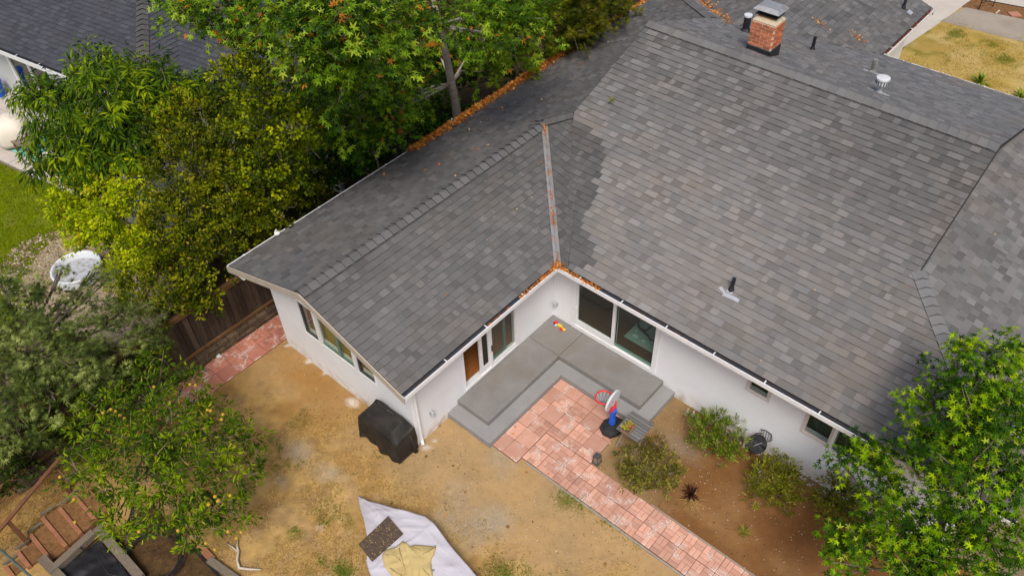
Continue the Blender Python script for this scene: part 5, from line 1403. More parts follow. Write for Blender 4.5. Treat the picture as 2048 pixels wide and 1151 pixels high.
p = at(867, 1139, SH+.03); m = MB(); m.tube([p+Vector((.018*math.cos(t*.63), .018*math.sin(t*.63), 0)) for t in range(10)], .005, 5); m.build('cloth_ring', 'black', cl)

# hose on its stand, tap, and edging
hx, hy = 6.30, -0.22
hs = thing('hose_stand', 'coil of black garden hose on an iron stand against the white wall', 'hose', (hx, hy, 0))
for k in range(9):
    r0 = 0.03+0.022*k
    m = MB(); 
    tilt = Vector((0, -0.55, 0.83))
    e1 = Vector((1, 0, 0)); e2 = tilt.cross(e1).normalized()
    for lay in range(2):
        cc = Vector((hx, hy-0.03, 0.42+0.035*lay))
        m.tube([cc+e1*(r0*math.cos(t*.31)+.0)+e2*(r0*math.sin(t*.31)) + tilt*random.uniform(-.006, .006) for t in range(21)], 0.014, 6)
    m.build('hose_loop', 'hose', hs, smooth=True)
m = MB(); m.tube([(hx-.05, hy-.12, 0), (hx-.05, hy-.10, .5)], .012, 6); m.tube([(hx-.08, hy+.17, .72), (hx+.02, hy+.19, .76), (hx+.18, hy+.19, .74), (hx+.24, hy+.16, .60), (hx+.16, hy+.1, .52)], .010, 6)
for k in range(5): m.tube([(hx-.06+.06*k, hy+.185, .745), (hx-.03+.06*k, hy+.12, .56)], .007, 5)
m.tube([(hx-.2, hy-.02, .5), (hx-.12, hy+.1, .62), (hx, hy+.14, .66)], .012, 6)
m.build('stand', 'iron', hs)
m = MB(); m.tube([(hx-.09, hy-.14, .36), (hx+.09, hy-.02, .56)], .008, 6); m.build('spray_wand', 'silver', hs)
tx = 5.92
tp_ = thing('garden_tap', 'silver garden tap and hose fitting on the white wall beside the hose', 'tap', (tx, -0.05, .3))
m = MB(); m.tube([(tx, 0.0, .42), (tx, -.09, .42), (tx, -.12, .34)], [.02, .02, .016], 8); m.tube([(tx, -.06, .42), (tx, -.07, .50)], [.012, .012], 6); m.tube([(tx-.05, -.07, .50), (tx+.05, -.07, .51)], .014, 6); m.tube([(tx, -.12, .34), (tx+.04, -.16, .2), (tx+.12, -.22, .22)], .02, 8); m.build('spout', 'silver', tp_)
m = MB(); m.tube([(tx-.12, -.03, .26), (tx-.02, -.04, .27)], .02, 8); m.tube([(tx+.06, -.16, .12), (tx+.1, -.24, .02)], .022, 8); m.build('coupling', 'plastic_white', tp_)
# dead spiky stump of stones beside the wall
for k, (a, b_) in enumerate(((1373, 826), (1384, 830), (1392, 838))):
    p = at(a, b_); m = MB(); m.tube([(p.x, p.y, -.02), (p.x+.02, p.y, .12), (p.x+.03, p.y+.02, .22-.04*k)], [.05, .04, .018], 7); m.build('border_stone', 'pebble', None, org=(p.x, p.y, 0))
for o in [o for o in bpy.data.objects if o.name.startswith('border_stone')]: tag(o, 'pale upright stone beside the leafy shrub at the wall foot', 'stone', 'upright stones at the wall foot')
# gravel strip at wall foot is built with the pebbles below

# play mat and chair indoors, behind the patio door
pm = thing('play_mat', 'pale green play mat with white spots seen through the patio door', 'mat', (2.4, 0.9, .432))
m = MB(); m.box((1.98, 0.50, .432), (3.0, 1.28, .442)); m.build('mat', 'mat_green', pm)
for (a, b_, r1, r2) in ((2.21, .70, .085, .055), (2.47, .69, .055, .04), (2.12, .86, .03, .03)):
    m = MB(); m.lathe((a, b_, .4425), [(r1, 0), (r1*.98, .002), (.01, .0025)], 14, (1, r2/r1)); m.build('spot', 'mat_white', pm)
bc_ = thing('baby_chair', 'dark tube frame of a small seat on the green play mat', 'chair', (2.4, 1.0, .44))
m = MB(); m.tube([(1.95, 1.22, .66), (1.98, 1.14, .52), (2.06, 1.02, .475), (2.2, .95, .475), (2.32, 1.0, .475), (2.38, 1.1, .54), (2.4, 1.2, .66)], .026, 8); m.build('frame', 'black', bc_)
m = MB(); m.tube([(2.2, .95, .5), (2.34, .90, .5), (2.5, .86, .5), (2.6, .80, .49), (2.72, .84, .5), (2.74, .98, .6)], .026, 8); m.build('crossbar', 'black', bc_)

# ================================================================ LOWER LEFT GARDEN
gs = thing('garden_steps', 'earth steps held by red timber risers between rail and bed', 'steps', (-4.4, -12.2, 0))
for k, (xa, xb, y) in enumerate(((-4.60, -4.25, -13.18), (-4.72, -4.18, -12.84), (-4.88, -3.92, -12.46), (-5.04, -3.96, -12.08), (-4.95, -3.97, -11.71), (-4.95, -4.0, -11.33))):
    z = 0.03+0.03*k
    m = MB(); m.box((xa, y-.045, -.05), (xb, y+.045, z+.05), .006); m.build('riser', 'wood_red', gs)
    m = MB(); m.box((xa+.02, y+.046, -.06), (xb-.02, y+.33, z+.005)); m.build('tread', 'mulch', gs)
    m = MB(); m.bar((xa-.06, y-.02, z+.07), (xa-.05, y+.30, z+.07), .05, .03); m.build('stake', 'wood_grey', gs)
rl = thing('hand_rail', 'brown wooden rail on posts above the garden steps', 'railing', (-4.9, -12, 0))
ra, rb_ = Vector((-4.60, -13.1, 1.0)), Vector((-5.36, -11.25, 1.0))
m = MB(); m.bar(ra+(ra-rb_)*.6, rb_+(rb_-ra)*.12, .09, .045); m.build('rail', 'wood_brown', rl)
for t in (0.27, 0.95): q = ra.lerp(rb_, t); m = MB(); m.bar((q.x, q.y, -.05), (q.x, q.y, .975), .09, .09); m.build('post', 'wood_brown', rl)
bed = thing('raised_bed', 'raised bed of weathered grey timbers lined with black film', 'raised bed', (-3, -12, 0))
ZB = 0.34
m = MB(); m.bar((-3.72, -11.40, ZB-.09), (-1.95, -11.40, ZB-.09), .19, .19); m.build('timber', 'wood_grey', bed)
m = MB(); m.bar((-3.70, -11.51, ZB-.092), (-3.56, -12.60, ZB-.092), .16, .17); m.build('timber', 'wood_grey', bed)
m = MB(); m.bar((-4.02, -12.56, .2), (-3.1, -12.50, .2), .19, .22); m.build('timber', 'wood_grey', bed)
m = MB(); m.bar((-2.9, -10.28, .06), (-2.2, -10.22, .06), .17, .12); m.build('timber', 'wood_red', bed)
m = MB(); m.bar((-1.60, -10.15, .05), (-1.25, -10.15, .05), .15, .1); m.build('timber', 'wood_red', bed)
m = MB(); m.bar((-1.30, -10.20, .07), (-0.3, -10.05, .07), .16, .12); m.build('timber', 'wood_grey', bed)
def crumple(x0, x1, y0, y1, z, amp, step=.06):
    nx = int((x1-x0)/step)+1; ny = int((y1-y0)/step)+1
    X, Y = np.meshgrid(np.linspace(x0, x1, nx), np.linspace(y0, y1, ny)); Z = z+(vnoise(X, Y, 44, 4, 2.2)-.5)*amp
    i = np.arange(nx*ny).reshape(ny, nx); return np.stack([X, Y, Z], -1).reshape(-1, 3), np.stack([i[:-1, :-1], i[:-1, 1:], i[1:, 1:], i[1:, :-1]], -1).reshape(-1, 4)
V, F = crumple(-3.55, -0.4, -14, -11.52, .14, .22); raw('liner', V, F, 'film', bed, smooth=True)
V, F = crumple(-3.5, -0.6, -11.3, -10.3, .06, .16); raw('soil', V, F, 'mulch_dark', bed, smooth=True)
V, F = crumple(-1.9, -0.2, -12.2, -10.25, .05, .14); raw('liner', V, F, 'film', bed, smooth=True)
hc = thing('hose_coil', 'large loose coil of black irrigation pipe lying in the bed', 'hose', (-2.2, -10.9, .1))
for k in range(5):
    cx_, cy_, r0 = -2.25+.05*random.uniform(-1, 1), -10.95+.05*random.uniform(-1, 1), .62+.03*k
    m = MB(); m.tube([(cx_+r0*math.cos(t*.2+k), cy_+r0*.85*math.sin(t*.2+k), .16+.03*k+.03*math.sin(t*.4+k)) for t in range(30)], .016, 6); m.build('pipe_loop', 'hose', hc, smooth=True)
m = MB(); m.tube([(-3.6, -11.9, .3), (-3.0, -11.75, .36), (-2.5, -11.8, .34), (-1.9, -11.45, .3), (-1.6, -11.0, .25)], .016, 6); m.build('pipe_loop', 'hose', hc, smooth=True)
a, b_ = at(-40, 1062, .9), at(70, 1160, .9)
m = MB(); m.tube([a, b_], .028, 8); po = m.build('garden_pole', 'pole_green', None, org=tuple(a)); tag(po, 'thin green metal pole crossing in front of the lowest garden steps', 'pole')
m = MB()
dp = [at(*q, z) for q, z in (((523, 1138), .03), ((497, 1137), .05), ((479, 1135), .06), ((474, 1120), .06), ((477, 1103), .05), ((465, 1093), .05), ((452, 1084), .03))]
m.tube(dp, [.016, .028, .036, .03, .028, .02, .012], 7); m.tube([at(477, 1103, .05), at(474, 1090, .05), at(476, 1076, .04)], [.026, .02, .012], 7)
dr = m.build('dead_branch', 'drift', None, smooth=True, org=tuple(dp[2])); tag(dr, 'bleached forked dead branch lying on the dry grass', 'branch')
p = at(437, 712, .03); m = MB(); m.add([p+Vector((-.06, -.05, 0)), p+Vector((.05, -.06, .02)), p+Vector((.07, .05, 0)), p+Vector((-.04, .06, .03)), p+Vector((0, 0, .06))], [(0, 1, 4), (1, 2, 4), (2, 3, 4), (3, 0, 4)]); pa = m.build('paper_scrap', 'paper', None, org=tuple(p)); tag(pa, 'small scrap of white paper at the edge of the side path', 'litter')
# front planter hook, tile, stick
a = at(1957, 20); hk = thing('plant_hook', 'thin black iron plant hanger standing in the front planting strip', 'plant hanger', a)
def up_at(p, px, py):
    d = (CF*FPX + CR*(px-1024) - CU*(py-575.5)); t = ((p-CC).x*d.x+(p-CC).y*d.y)/(d.x**2+d.y**2); return CC+d*t
b1 = at(1985, 14)
m = MB(); m.bar(a, a+Vector((0, 0, .9)), .04, .04); m.build('post', 'iron', hk); m = MB(); m.bar(b1, b1+Vector((0, 0, .8)), .03, .03); m.build('post', 'iron', hk); m = MB(); m.bar(a+Vector((0, 0, .28)), b1+Vector((0, 0, .4)), .025, .025); m.build('bar', 'iron', hk)
q = [at(2014, 27), at(2034, 26), at(2043, 34), at(2023, 35)]; m = MB(); m.prism([(p.x, p.y) for p in q][::-1], .012, .06); tl = m.build('clay_tile', 'tile_red', None, org=(q[0].x, q[0].y, 0)); tag(tl, 'flat terracotta tile lying in the front planting strip', 'tile')
a, b_ = at(1992, 27, .05), at(1999, 21, .05); m = MB(); m.bar(a, b_, .05, .05); sk = m.build('wooden_stake', 'drift', None, org=tuple(a)); tag(sk, 'pale wooden stick lying in the front planting strip', 'stick')

# ================================================================ FOLIAGE
def tmpl_star(lobes=5):
    ang = [-118, -58, 0, 58, 118]; rad = [0.55, 0.88, 1.0, 0.88, 0.55]
    out = [(0.0, -0.02)]
    pts = []
    for i, (a, r) in enumerate(zip(ang, rad)):
        t = R(a)
        w = R(11)
        pts += [(0.62*r*math.sin(t-w*1.1), 0.62*r*math.cos(t-w*1.1)), (r*math.sin(t), r*math.cos(t)), (0.62*r*math.sin(t+w*1.1), 0.62*r*math.cos(t+w*1.1))]
        if i < 4:
            t2 = R((a+ang[i+1])/2); pts.append((0.26*math.sin(t2), 0.26*math.cos(t2)))
    out += pts
    v = [(x*0.5, y*0.5+0.1, -0.16*(x*x+y*y)*0.5 + 0.05*abs(x)) for x, y in out]
    n = len(pts)
    f = [(0, i+1, i+2) for i in range(n-1)]
    return np.array(v), f
def tmpl_lance(w=0.13, curve=0.22):
    v = [(0, 0, 0), (w, .35, -.02-curve*.1), (-w, .35, -.02-curve*.1), (0, .4, .03-curve*.12), (w*.75, .7, -curve*.5), (-w*.75, .7, -curve*.5), (0, 1, -curve)]
    f = [(0, 1, 3), (0, 3, 2), (3, 1, 4), (3, 5, 2), (3, 4, 6), (3, 6, 5)]
    return np.array(v), f
def tmpl_oval(w=0.28):
    v = [(0, 0, 0), (w, .45, .06), (0, 1, -.05), (-w, .45, .06)]
    return np.array(v), [(0, 1, 2), (0, 2, 3)]
def tmpl_spray(n=4, spread=0.8, w=0.15):
    v = []; f = []
    for i in range(n):
        t = (i/(n-1)-.5)*2*spread; c, s = math.cos(t), math.sin(t); b = len(v); L = 1-.25*abs(t)
        v += [(-w*c*.5, w*s*.5, 0), (w*c*.5, -w*s*.5, 0), (s*L, c*L, -.1*L)]; f.append((b, b+1, b+2))
    return np.array(v), f
TM = {'star': tmpl_star(), 'lance': tmpl_lance(), 'lance_long': tmpl_lance(0.115, 0.42), 'oval': tmpl_oval(), 'round': tmpl_oval(.38), 'spray': tmpl_spray(), 'feather': tmpl_spray(7, 1.0, .06)}

def unit(a): return a/np.maximum(np.linalg.norm(a, axis=-1, keepdims=True), 1e-9)
def leaf_arrays(kind, P, D, Nn, S):
    """batch of leaves: positions, growth directions, normals, sizes -> vertex array (n,k,3)"""
    D = unit(D); Nn = unit(Nn - D*np.sum(Nn*D, -1, keepdims=True)); X = np.cross(D, Nn)
    t, f = TM[kind]
    V = P[:, None, :] + S[:, None, None]*(t[None, :, 0:1]*X[:, None, :] + t[None, :, 1:2]*D[:, None, :] + t[None, :, 2:3]*Nn[:, None, :])
    return V
def leaf_mesh(name, kind, P, D, Nn, S, C, parent, material='leaf', stuff=True):
    V = leaf_arrays(kind, P, D, Nn, S); k = V.shape[1]; n = len(P); f = TM[kind][1]
    F = (np.arange(n)[:, None, None]*k + np.array(f)[None]).reshape(-1, 3)
    return raw(name, V.reshape(-1, 3), F, material, parent, tint=np.repeat(C, k, 0), kind='stuff' if stuff else None)

DENS = 2.4
def sample_crown(clumps, dens, leaves, rs, seed, flat=0.8, up=0.45, inner=0.35, zmin=0.15, droop=0.5, lean=0.5, low=-0.45):
    """twig clusters over the surface of every clump ellipsoid, leaves round each twig"""
    g = np.random.default_rng(seed)
    P, D, N, K, TW = [], [], [], [], []
    for ci, (c, r) in enumerate(clumps):
        c = np.array(c); m = max(3, int(dens*DENS*r*r))
        d = unit(g.normal(size=(m, 3))); d[:, 2] = np.where(d[:, 2] < low, -d[:, 2], d[:, 2])
        rr = r*(inner + (1-inner)*g.random((m, 1))**0.55)*(0.88+0.3*g.random((m, 1)))
        p = c + d*rr*np.array([1, 1, flat])
        tone_ = g.random(m)
        for i in range(m):
            if p[i, 2] < zmin: continue
            n = max(2, int(leaves*(0.6+0.8*g.random())))
            ax = d[i]*1.0 + np.array([0, 0, up])*(1 if d[i, 2] > -0.2 else 0.3) + g.normal(size=3)*0.35
            ax = ax/np.linalg.norm(ax)
            t = g.random((n, 1))
            side = unit(np.cross(np.tile(ax, (n, 1)), g.normal(size=(n, 3))))
            pos = p[i] + ax*(t-0.35)*rs*2.0 + side*rs*(0.12+0.5*g.random((n, 1))*(1-t*.5))
            pos[:, 2] -= droop*rs*t[:, 0]**2*0.8
            dr = side*(1.0-0.45*t) + ax*(lean+0.4*t) + np.array([0, 0, -droop])*(0.5+0.6*g.random((n, 1)))
            nn = np.array([0, 0, 1.0]) + d[i]*0.6 + g.normal(size=(n, 3))*0.35
            P.append(pos); D.append(dr); N.append(nn); K.append(np.full(n, tone_[i])); TW.append((p[i]-ax*rs*.9, p[i]+ax*rs*.9))
    return np.concatenate(P), np.concatenate(D), np.concatenate(N), np.concatenate(K), TW
def leaf_colours(K, pal, g, extra=None, tufts=None):
    """pal: dark, mid, light; per-cluster tone plus per-leaf scatter; extra [(colour, probability)]"""
    pal = np.array(pal); t = np.clip(K**1.5*0.85+g.normal(size=len(K))*0.17+0.06, 0, 1)*(len(pal)-1)
    i = np.minimum(t.astype(int), len(pal)-2); fr = (t-i)[:, None]
    C = pal[i]*(1-fr)+pal[i+1]*fr
    C = C*(0.82+0.36*g.random((len(K), 1))); lum = C.mean(1, keepdims=True); C = np.clip(lum+(C-lum)*1.10, 0.001, 1)*0.86
    for c, pr in (extra or []):
        m = g.random(len(K)) < pr; C[m] = np.array(c)*(0.7+0.6*g.random((m.sum(), 1)))
    if tufts:
        m = (np.modf(K*97.31)[0] < tufts[1]) & (g.random(len(K)) < .7); C[m] = np.array(tufts[0])*(0.6+0.7*g.random((m.sum(), 1)))
    return np.clip(C, 0, 1)
def clumps_at(lst):
    """(px, py, z, radius in px) -> (world centre, radius in metres)"""
    out = []
    for px, py, z, r in lst:
        p = at(px, py, z); out.append((tuple(p), r*mpp(p)))
    return out
def grow_tree(name, label, cat, base, clumps, kind, size, dens, leaves, rs, pal, seed, extra=None, trunk_r=0.13, trunk_mat='bark', group=None, leaf_objs=0, twigs=0.25,
              lean_pts=None, tufts=None, size_var=0.35, spine=True, branch_r=0.045, **kw):
    g = np.random.default_rng(seed)
    root = thing(name, label, cat, base, group)
    P, D, N, K, TW = sample_crown(clumps, dens, leaves, rs, seed, **kw)
    S = size*(1-size_var/2+size_var*g.random(len(P)))
    C = leaf_colours(K, pal, g, extra, tufts)
    if leaf_objs:
        cc = np.array(CC); vec = cc-P; dist = np.linalg.norm(vec, axis=1)
        w = -vec@np.array(CF)*-1
        w = (P-cc)@np.array(CF); px = 1024+FPX*((P-cc)@np.array(CR))/w; py = 575-FPX*((P-cc)@np.array(CU))/w
        facing = np.abs(np.sum(unit(N)*vec/dist[:, None], 1))
        score = (S/dist)**2*facing*((px > 0) & (px < 2048) & (py > 0) & (py < 1150))*(0.5+np.clip((P[:, 2]-P[:, 2].min())/(np.ptp(P[:, 2])+1e-6), 0, 1))
        order = np.argsort(-score); sel = order[:leaf_objs]
        keep = np.ones(len(P), bool); keep[sel] = False
        # single leaves share a few meshes (one per colour step)
        t, f = TM[kind]; meshes = []
        steps = 8; lum = C[sel].sum(1); qs = np.argsort(np.argsort(lum))*steps//len(sel)
        for q in range(steps):
            col = np.median(C[sel][qs == q], axis=0)
            me = bpy.data.meshes.new('leaf'); me.from_pydata(t.tolist(), [], f); me.materials.append(M['leaf'])
            a = me.attributes.new('tint', 'FLOAT_COLOR', 'POINT'); a.data.foreach_set('color', np.tile(np.append(col, 1.0), (len(t), 1)).astype(np.float32).ravel()); me.update(); meshes.append(me)
        Du = unit(D[sel]); Nu = unit(N[sel]-Du*np.sum(N[sel]*Du, -1, keepdims=True)); Xu = np.cross(Du, Nu)
        org = np.array(ORG[root.name])
        for j, i in enumerate(sel):
            o = bpy.data.objects.new('leaf', meshes[qs[j]]); COL.objects.link(o); o.parent = root
            m = Matrix((Vector(Xu[j]), Vector(Du[j]), Vector(Nu[j]))).transposed().to_4x4()
            o.matrix_local = Matrix.Translation(Vector(P[i]-org)) @ m @ Matrix.Scale(float(S[i]), 4)
            ORG[o.name] = ORG[root.name]
        P, D, N, S, C = P[keep], D[keep], N[keep], S[keep], C[keep]
    leaf_mesh('crown', kind, P, D, N, S, C, root)
    # trunk, limbs to each clump, a share of the twigs
    m = MB(); b = Vector(base)
    top = Vector(max(clumps, key=lambda c: c[0][2])[0])
    pts = [Vector(q) for q in lean_pts] if lean_pts else [b, b.lerp(Vector((b.x, b.y, top.z)), .35)+Vector((.05, .03, 0)), Vector((b.x, b.y, top.z*.62)).lerp(top, .25), top.lerp(b, .12)]
    nr = len(pts)
    m.tube([pts[0]-Vector((0, 0, .1))]+pts[1:], [trunk_r*(1-.72*i/(nr-1)) for i in range(nr)], 9)
    rr = random.Random(seed)
    for c, r in clumps:
        c = Vector(c)
        k = min(range(len(pts)-1), key=lambda i: (pts[i]-c).length + (2 if pts[i].z > c.z else 0)); s = pts[k].lerp(pts[k+1], .5)
        mid = s.lerp(c, .5)+Vector((rr.uniform(-.15, .15), rr.uniform(-.15, .15), rr.uniform(0, .2)))
        m.tube([s, mid, c], [branch_r, branch_r*.7, branch_r*.35], 6)
        for j in range(3):
            e = c+Vector((rr.uniform(-1, 1), rr.uniform(-1, 1), rr.uniform(-.3, .8)))*r*.85
            m.tube([mid.lerp(c, .4), c.lerp(e, .5)+Vector((0, 0, .05)), e], [branch_r*.45, branch_r*.3, branch_r*.12], 5)
    m.build('trunk', trunk_mat, root, smooth=True)
    if twigs:
        m = MB()
        for a, e in TW:
            if rr.random() < twigs: m.tube([a, e], [0.009, 0.003], 4, cap=False)
        if m.v: m.build('twigs', 'twig', root, kind='stuff')
    return root

G1 = [(0.020, 0.055, 0.006), (0.060, 0.125, 0.010), (0.13, 0.23, 0.018), (0.24, 0.34, 0.035)]
syc_cl = clumps_at([(600, 40, 8.8, 105), (690, 70, 8.8, 105), (760, 40, 8.6, 90), (640, 110, 8.4, 75), (740, 130, 8.0, 75), (690, 175, 7.4, 65), (450, 15, 8.0, 85), (370, 15, 7.4, 50), (400, 45, 7.2, 40), (530, 20, 8.2, 70), (820, 60, 7.4, 70), (800, 150, 6.0, 70),
                    (680, 255, 4.8, 66), (745, 245, 4.4, 52), (630, 220, 5.6, 58), (800, 215, 4.2, 46), (720, 200, 5.4, 60), (970, 35, 7.6, 80), (1030, 45, 7.4, 62), (1060, 0, 7.2, 60), (1080, 80, 6.4, 32), (1000, 95, 6.2, 42), (950, 95, 4.2, 50), (820, 190, 4.0, 48), (870, 100, 4.0, 50), (940, 150, 3.0, 36)])
tb0 = (-7.25, 3.7, 0)
t_lo, t_hi = at(912, 215, 2.4), at(862, -20, 7.6)
grow_tree('maple_tree', 'tall pale-trunked maple with big star leaves, some turning orange, above the leaf-filled gutter', 'tree', tuple(Vector((t_lo.x+.1, t_lo.y-.1, 0))), syc_cl, 'star', 0.245, 38, 12, 0.28,
          [(0.020, 0.05, 0.005), (0.07, 0.145, 0.010), (0.20, 0.32, 0.025), (0.40, 0.52, 0.07)], 11, extra=[((0.50, 0.17, 0.02), 0.012)], tufts=((0.52, 0.18, 0.02), .025), trunk_r=0.20, trunk_mat='bark_pale', leaf_objs=300, twigs=.12, droop=.55, up=.5, low=-.5,
          lean_pts=[Vector((t_lo.x+.1, t_lo.y-.1, 0)), t_lo, t_lo.lerp(t_hi, .5)+Vector((.05, 0, 0)), t_hi])
grow_tree('boxleaf_tree', 'upright yellow-green small-leaved tree between the neighbour roof and the maple', 'tree', tuple(at(560, 380, 0)), clumps_at([(500, 110, 7.4, 55), (470, 80, 7.2, 35), (545, 130, 7.2, 50), (500, 170, 7.0, 50), (560, 195, 6.8, 60), (470, 150, 6.6, 35), (600, 265, 6.2, 48), (540, 260, 6.0, 62), (620, 300, 5.2, 34), (490, 250, 5.4, 50), (560, 320, 5.0, 60), (520, 350, 4.2, 60), (600, 350, 4.0, 45)]),
          'round', 0.085, 40, 26, 0.20, [(0.022, 0.04, 0.003), (0.09, 0.13, 0.005), (0.25, 0.31, 0.010), (0.45, 0.46, 0.025)], 12, twigs=.25, droop=.1, up=.5)
grow_tree('persimmon_tree', 'broad tree with long drooping glossy leaves shading the neighbour\'s patio', 'tree', tuple(at(230, 350, 0)), clumps_at([(190, 140, 4.4, 60), (240, 170, 4.6, 80), (300, 170, 4.4, 70), (130, 210, 4.2, 75), (90, 190, 3.8, 45), (210, 240, 4.5, 110), (310, 220, 4.3, 80), (380, 190, 4.0, 60), (420, 175, 3.8, 40), (455, 190, 3.6, 36), (520, 190, 3.2, 30), (540, 215, 3.0, 34), (480, 215, 3.4, 40), (130, 270, 3.8, 75), (100, 320, 3.0, 40), (190, 300, 3.9, 80), (260, 280, 4.1, 80), (55, 190, 3.4, 30), (170, 345, 3.0, 45), (85, 345, 2.6, 26)]),
          'lance_long', 0.25, 22, 16, 0.30, [(0.018, 0.045, 0.004), (0.06, 0.12, 0.006), (0.15, 0.24, 0.010), (0.34, 0.41, 0.025)], 13, leaf_objs=300, twigs=.2, droop=.95, up=.45)
OL = [(0.024, 0.038, 0.003), (0.082, 0.108, 0.007), (0.185, 0.215, 0.014), (0.35, 0.35, 0.028)]
grow_tree('juniper_tree', 'wide bronze-olive tree with dense fine foliage leaning over the wooden fence', 'tree', tuple(at(440, 500, 0)), clumps_at([(320, 260, 4.2, 60), (390, 250, 4.4, 70), (450, 250, 4.2, 60), (380, 330, 4.3, 85), (310, 330, 3.6, 50), (470, 320, 4.0, 80), (540, 350, 3.6, 70), (470, 410, 3.5, 80), (380, 420, 3.4, 75), (560, 420, 3.0, 60), (610, 390, 2.6, 45), (470, 470, 2.8, 55), (410, 510, 2.8, 65), (350, 500, 2.7, 55), (385, 580, 2.2, 48), (345, 610, 2.1, 42), (320, 430, 3.0, 50), (520, 470, 2.4, 45), (640, 350, 2.6, 40), (310, 560, 2.3, 44), (280, 620, 1.9, 36), (420, 610, 1.9, 30)]),
          'oval', 0.095, 42, 30, 0.19, OL, 14, extra=[((0.30, 0.20, 0.02), 0.03)], trunk_r=.16, twigs=.12, droop=.15, up=.5)
grow_tree('feathery_tree', 'lime-yellow feathery-leaved small tree between the patio and the white pool', 'tree', tuple(at(230, 520, 0)), clumps_at([(200, 320, 3.5, 60), (240, 360, 3.3, 75), (160, 400, 2.8, 60), (150, 440, 2.4, 40), (250, 440, 2.8, 65), (200, 440, 2.6, 65), (290, 500, 2.3, 50), (255, 535, 2.2, 45), (270, 590, 1.8, 30), (145, 330, 2.6, 28), (210, 310, 3.2, 45), (160, 490, 1.9, 24)]),
          'oval', 0.10, 60, 26, 0.20, [(0.17, 0.23, 0.010), (0.30, 0.385, 0.014), (0.47, 0.56, 0.025), (0.60, 0.62, 0.05)], 15, extra=[((0.45, 0.33, 0.02), .06)], trunk_r=.08, twigs=.3, droop=.45, up=.3)
grow_tree('acacia_tree', 'grey-green needle-leaved tree at the left edge above the lower garden', 'tree', tuple(at(70, 880, 0)), clumps_at([(30, 620, 3.4, 62), (110, 655, 3.5, 58), (190, 640, 3.2, 46), (250, 640, 2.9, 42), (50, 710, 3.4, 70), (150, 725, 3.3, 66), (260, 690, 2.7, 46), (220, 770, 2.6, 46), (30, 790, 2.9, 72), (110, 800, 2.8, 62), (40, 870, 2.2, 58), (300, 655, 2.3, 28), (130, 600, 3.0, 30), (-30, 690, 3.2, 70), (0, 560, 3.4, 36), (165, 585, 3.0, 26), (205, 570, 2.9, 22), (125, 545, 3.3, 18), (190, 545, 3.0, 16), (70, 580, 3.4, 26)]),
          'spray', 0.14, 26, 20, 0.24, [(0.035, 0.055, 0.012), (0.105, 0.145, 0.032), (0.20, 0.25, 0.065), (0.33, 0.37, 0.12)], 16, trunk_r=.13, twigs=.35, droop=.4, up=.35, branch_r=.05)
cit_cl = clumps_at([(300, 730, 2.5, 42), (330, 720, 2.4, 30), (370, 765, 2.3, 42), (410, 815, 2.2, 42), (300, 800, 2.6, 60), (220, 820, 2.6, 60), (170, 860, 2.4, 55), (250, 880, 2.7, 80), (340, 860, 2.8, 85), (420, 870, 2.6, 80), (490, 860, 2.0, 45), (200, 950, 2.5, 75), (290, 960, 2.7, 90), (380, 950, 2.6, 85), (460, 950, 2.2, 60), (500, 930, 1.8, 35), (170, 930, 2.1, 40), (250, 1030, 2.2, 60), (330, 1040, 2.1, 55), (400, 1030, 2.1, 60), (470, 1030, 1.7, 50), (380, 1080, 1.5, 35), (130, 960, 1.7, 22), (260, 1070, 1.6, 26)])
fruit = grow_tree('fruit_tree', 'bushy fruit tree with narrow leaves and yellow fruits beside the garden steps', 'tree', tuple(at(320, 960, 0)), [(c, r*.88) for c, r in cit_cl], 'lance', 0.12, 36, 20, 0.17,
          [(0.022, 0.05, 0.004), (0.075, 0.14, 0.008), (0.17, 0.26, 0.014), (0.33, 0.39, 0.03)], 17, extra=[((0.30, 0.25, 0.03), .03)], trunk_r=.09, twigs=.35, droop=.45, up=.45, branch_r=.03)
rf = random.Random(5)
fpx = [(206, 825), (222, 818), (231, 822), (240, 830), (288, 820), (249, 836), (250, 848), (251, 866), (255, 849), (308, 773), (415, 819), (421, 821), (446, 828), (443, 838), (436, 1001), (417, 1008), (437, 1000), (148, 998), (356, 1060), (120, 953), (482, 1063), (456, 1062), (473, 1075), (278, 1062), (460, 990), (430, 992), (380, 768), (391, 770), (218, 858), (150, 1043), (412, 1085), (430, 1098)]
for px, py in fpx:
    best = max((c[0][2] for c in cit_cl if (Vector(c[0])-at(px, py, c[0][2])).length < c[1]*1.25), default=1.8)
    p = at(px, py, best+.30)
    m = MB(); m.lathe(tuple(p), [(.008, -.036), (.026, -.028), (.038, -.006), (.036, .014), (.022, .032), (.006, .036)], 10); m.build('fruit', 'fruit', fruit, smooth=True)
swg = clumps_at([(1915, 730, 5.0, 60), (1960, 740, 5.2, 80), (2030, 760, 5.2, 80), (1865, 800, 4.6, 45), (1900, 820, 4.8, 90), (1980, 850, 5.0, 110), (2040, 880, 4.9, 100), (1840, 855, 4.2, 48), (1890, 910, 4.3, 85), (1730, 905, 3.3, 50), (1690, 930, 3.0, 40), (1770, 940, 3.4, 50), (1960, 960, 4.6, 110), (2040, 1000, 4.5, 90), (1850, 990, 3.8, 90), (1780, 1040, 3.3, 75), (1720, 1090, 2.8, 65), (1680, 1080, 2.4, 40), (1800, 1110, 3.2, 90), (1900, 1080, 3.8, 100), (2000, 1110, 4.2, 110), (1690, 1130, 2.4, 50), (1870, 1150, 3.4, 80), (2050, 700, 4.6, 50)])
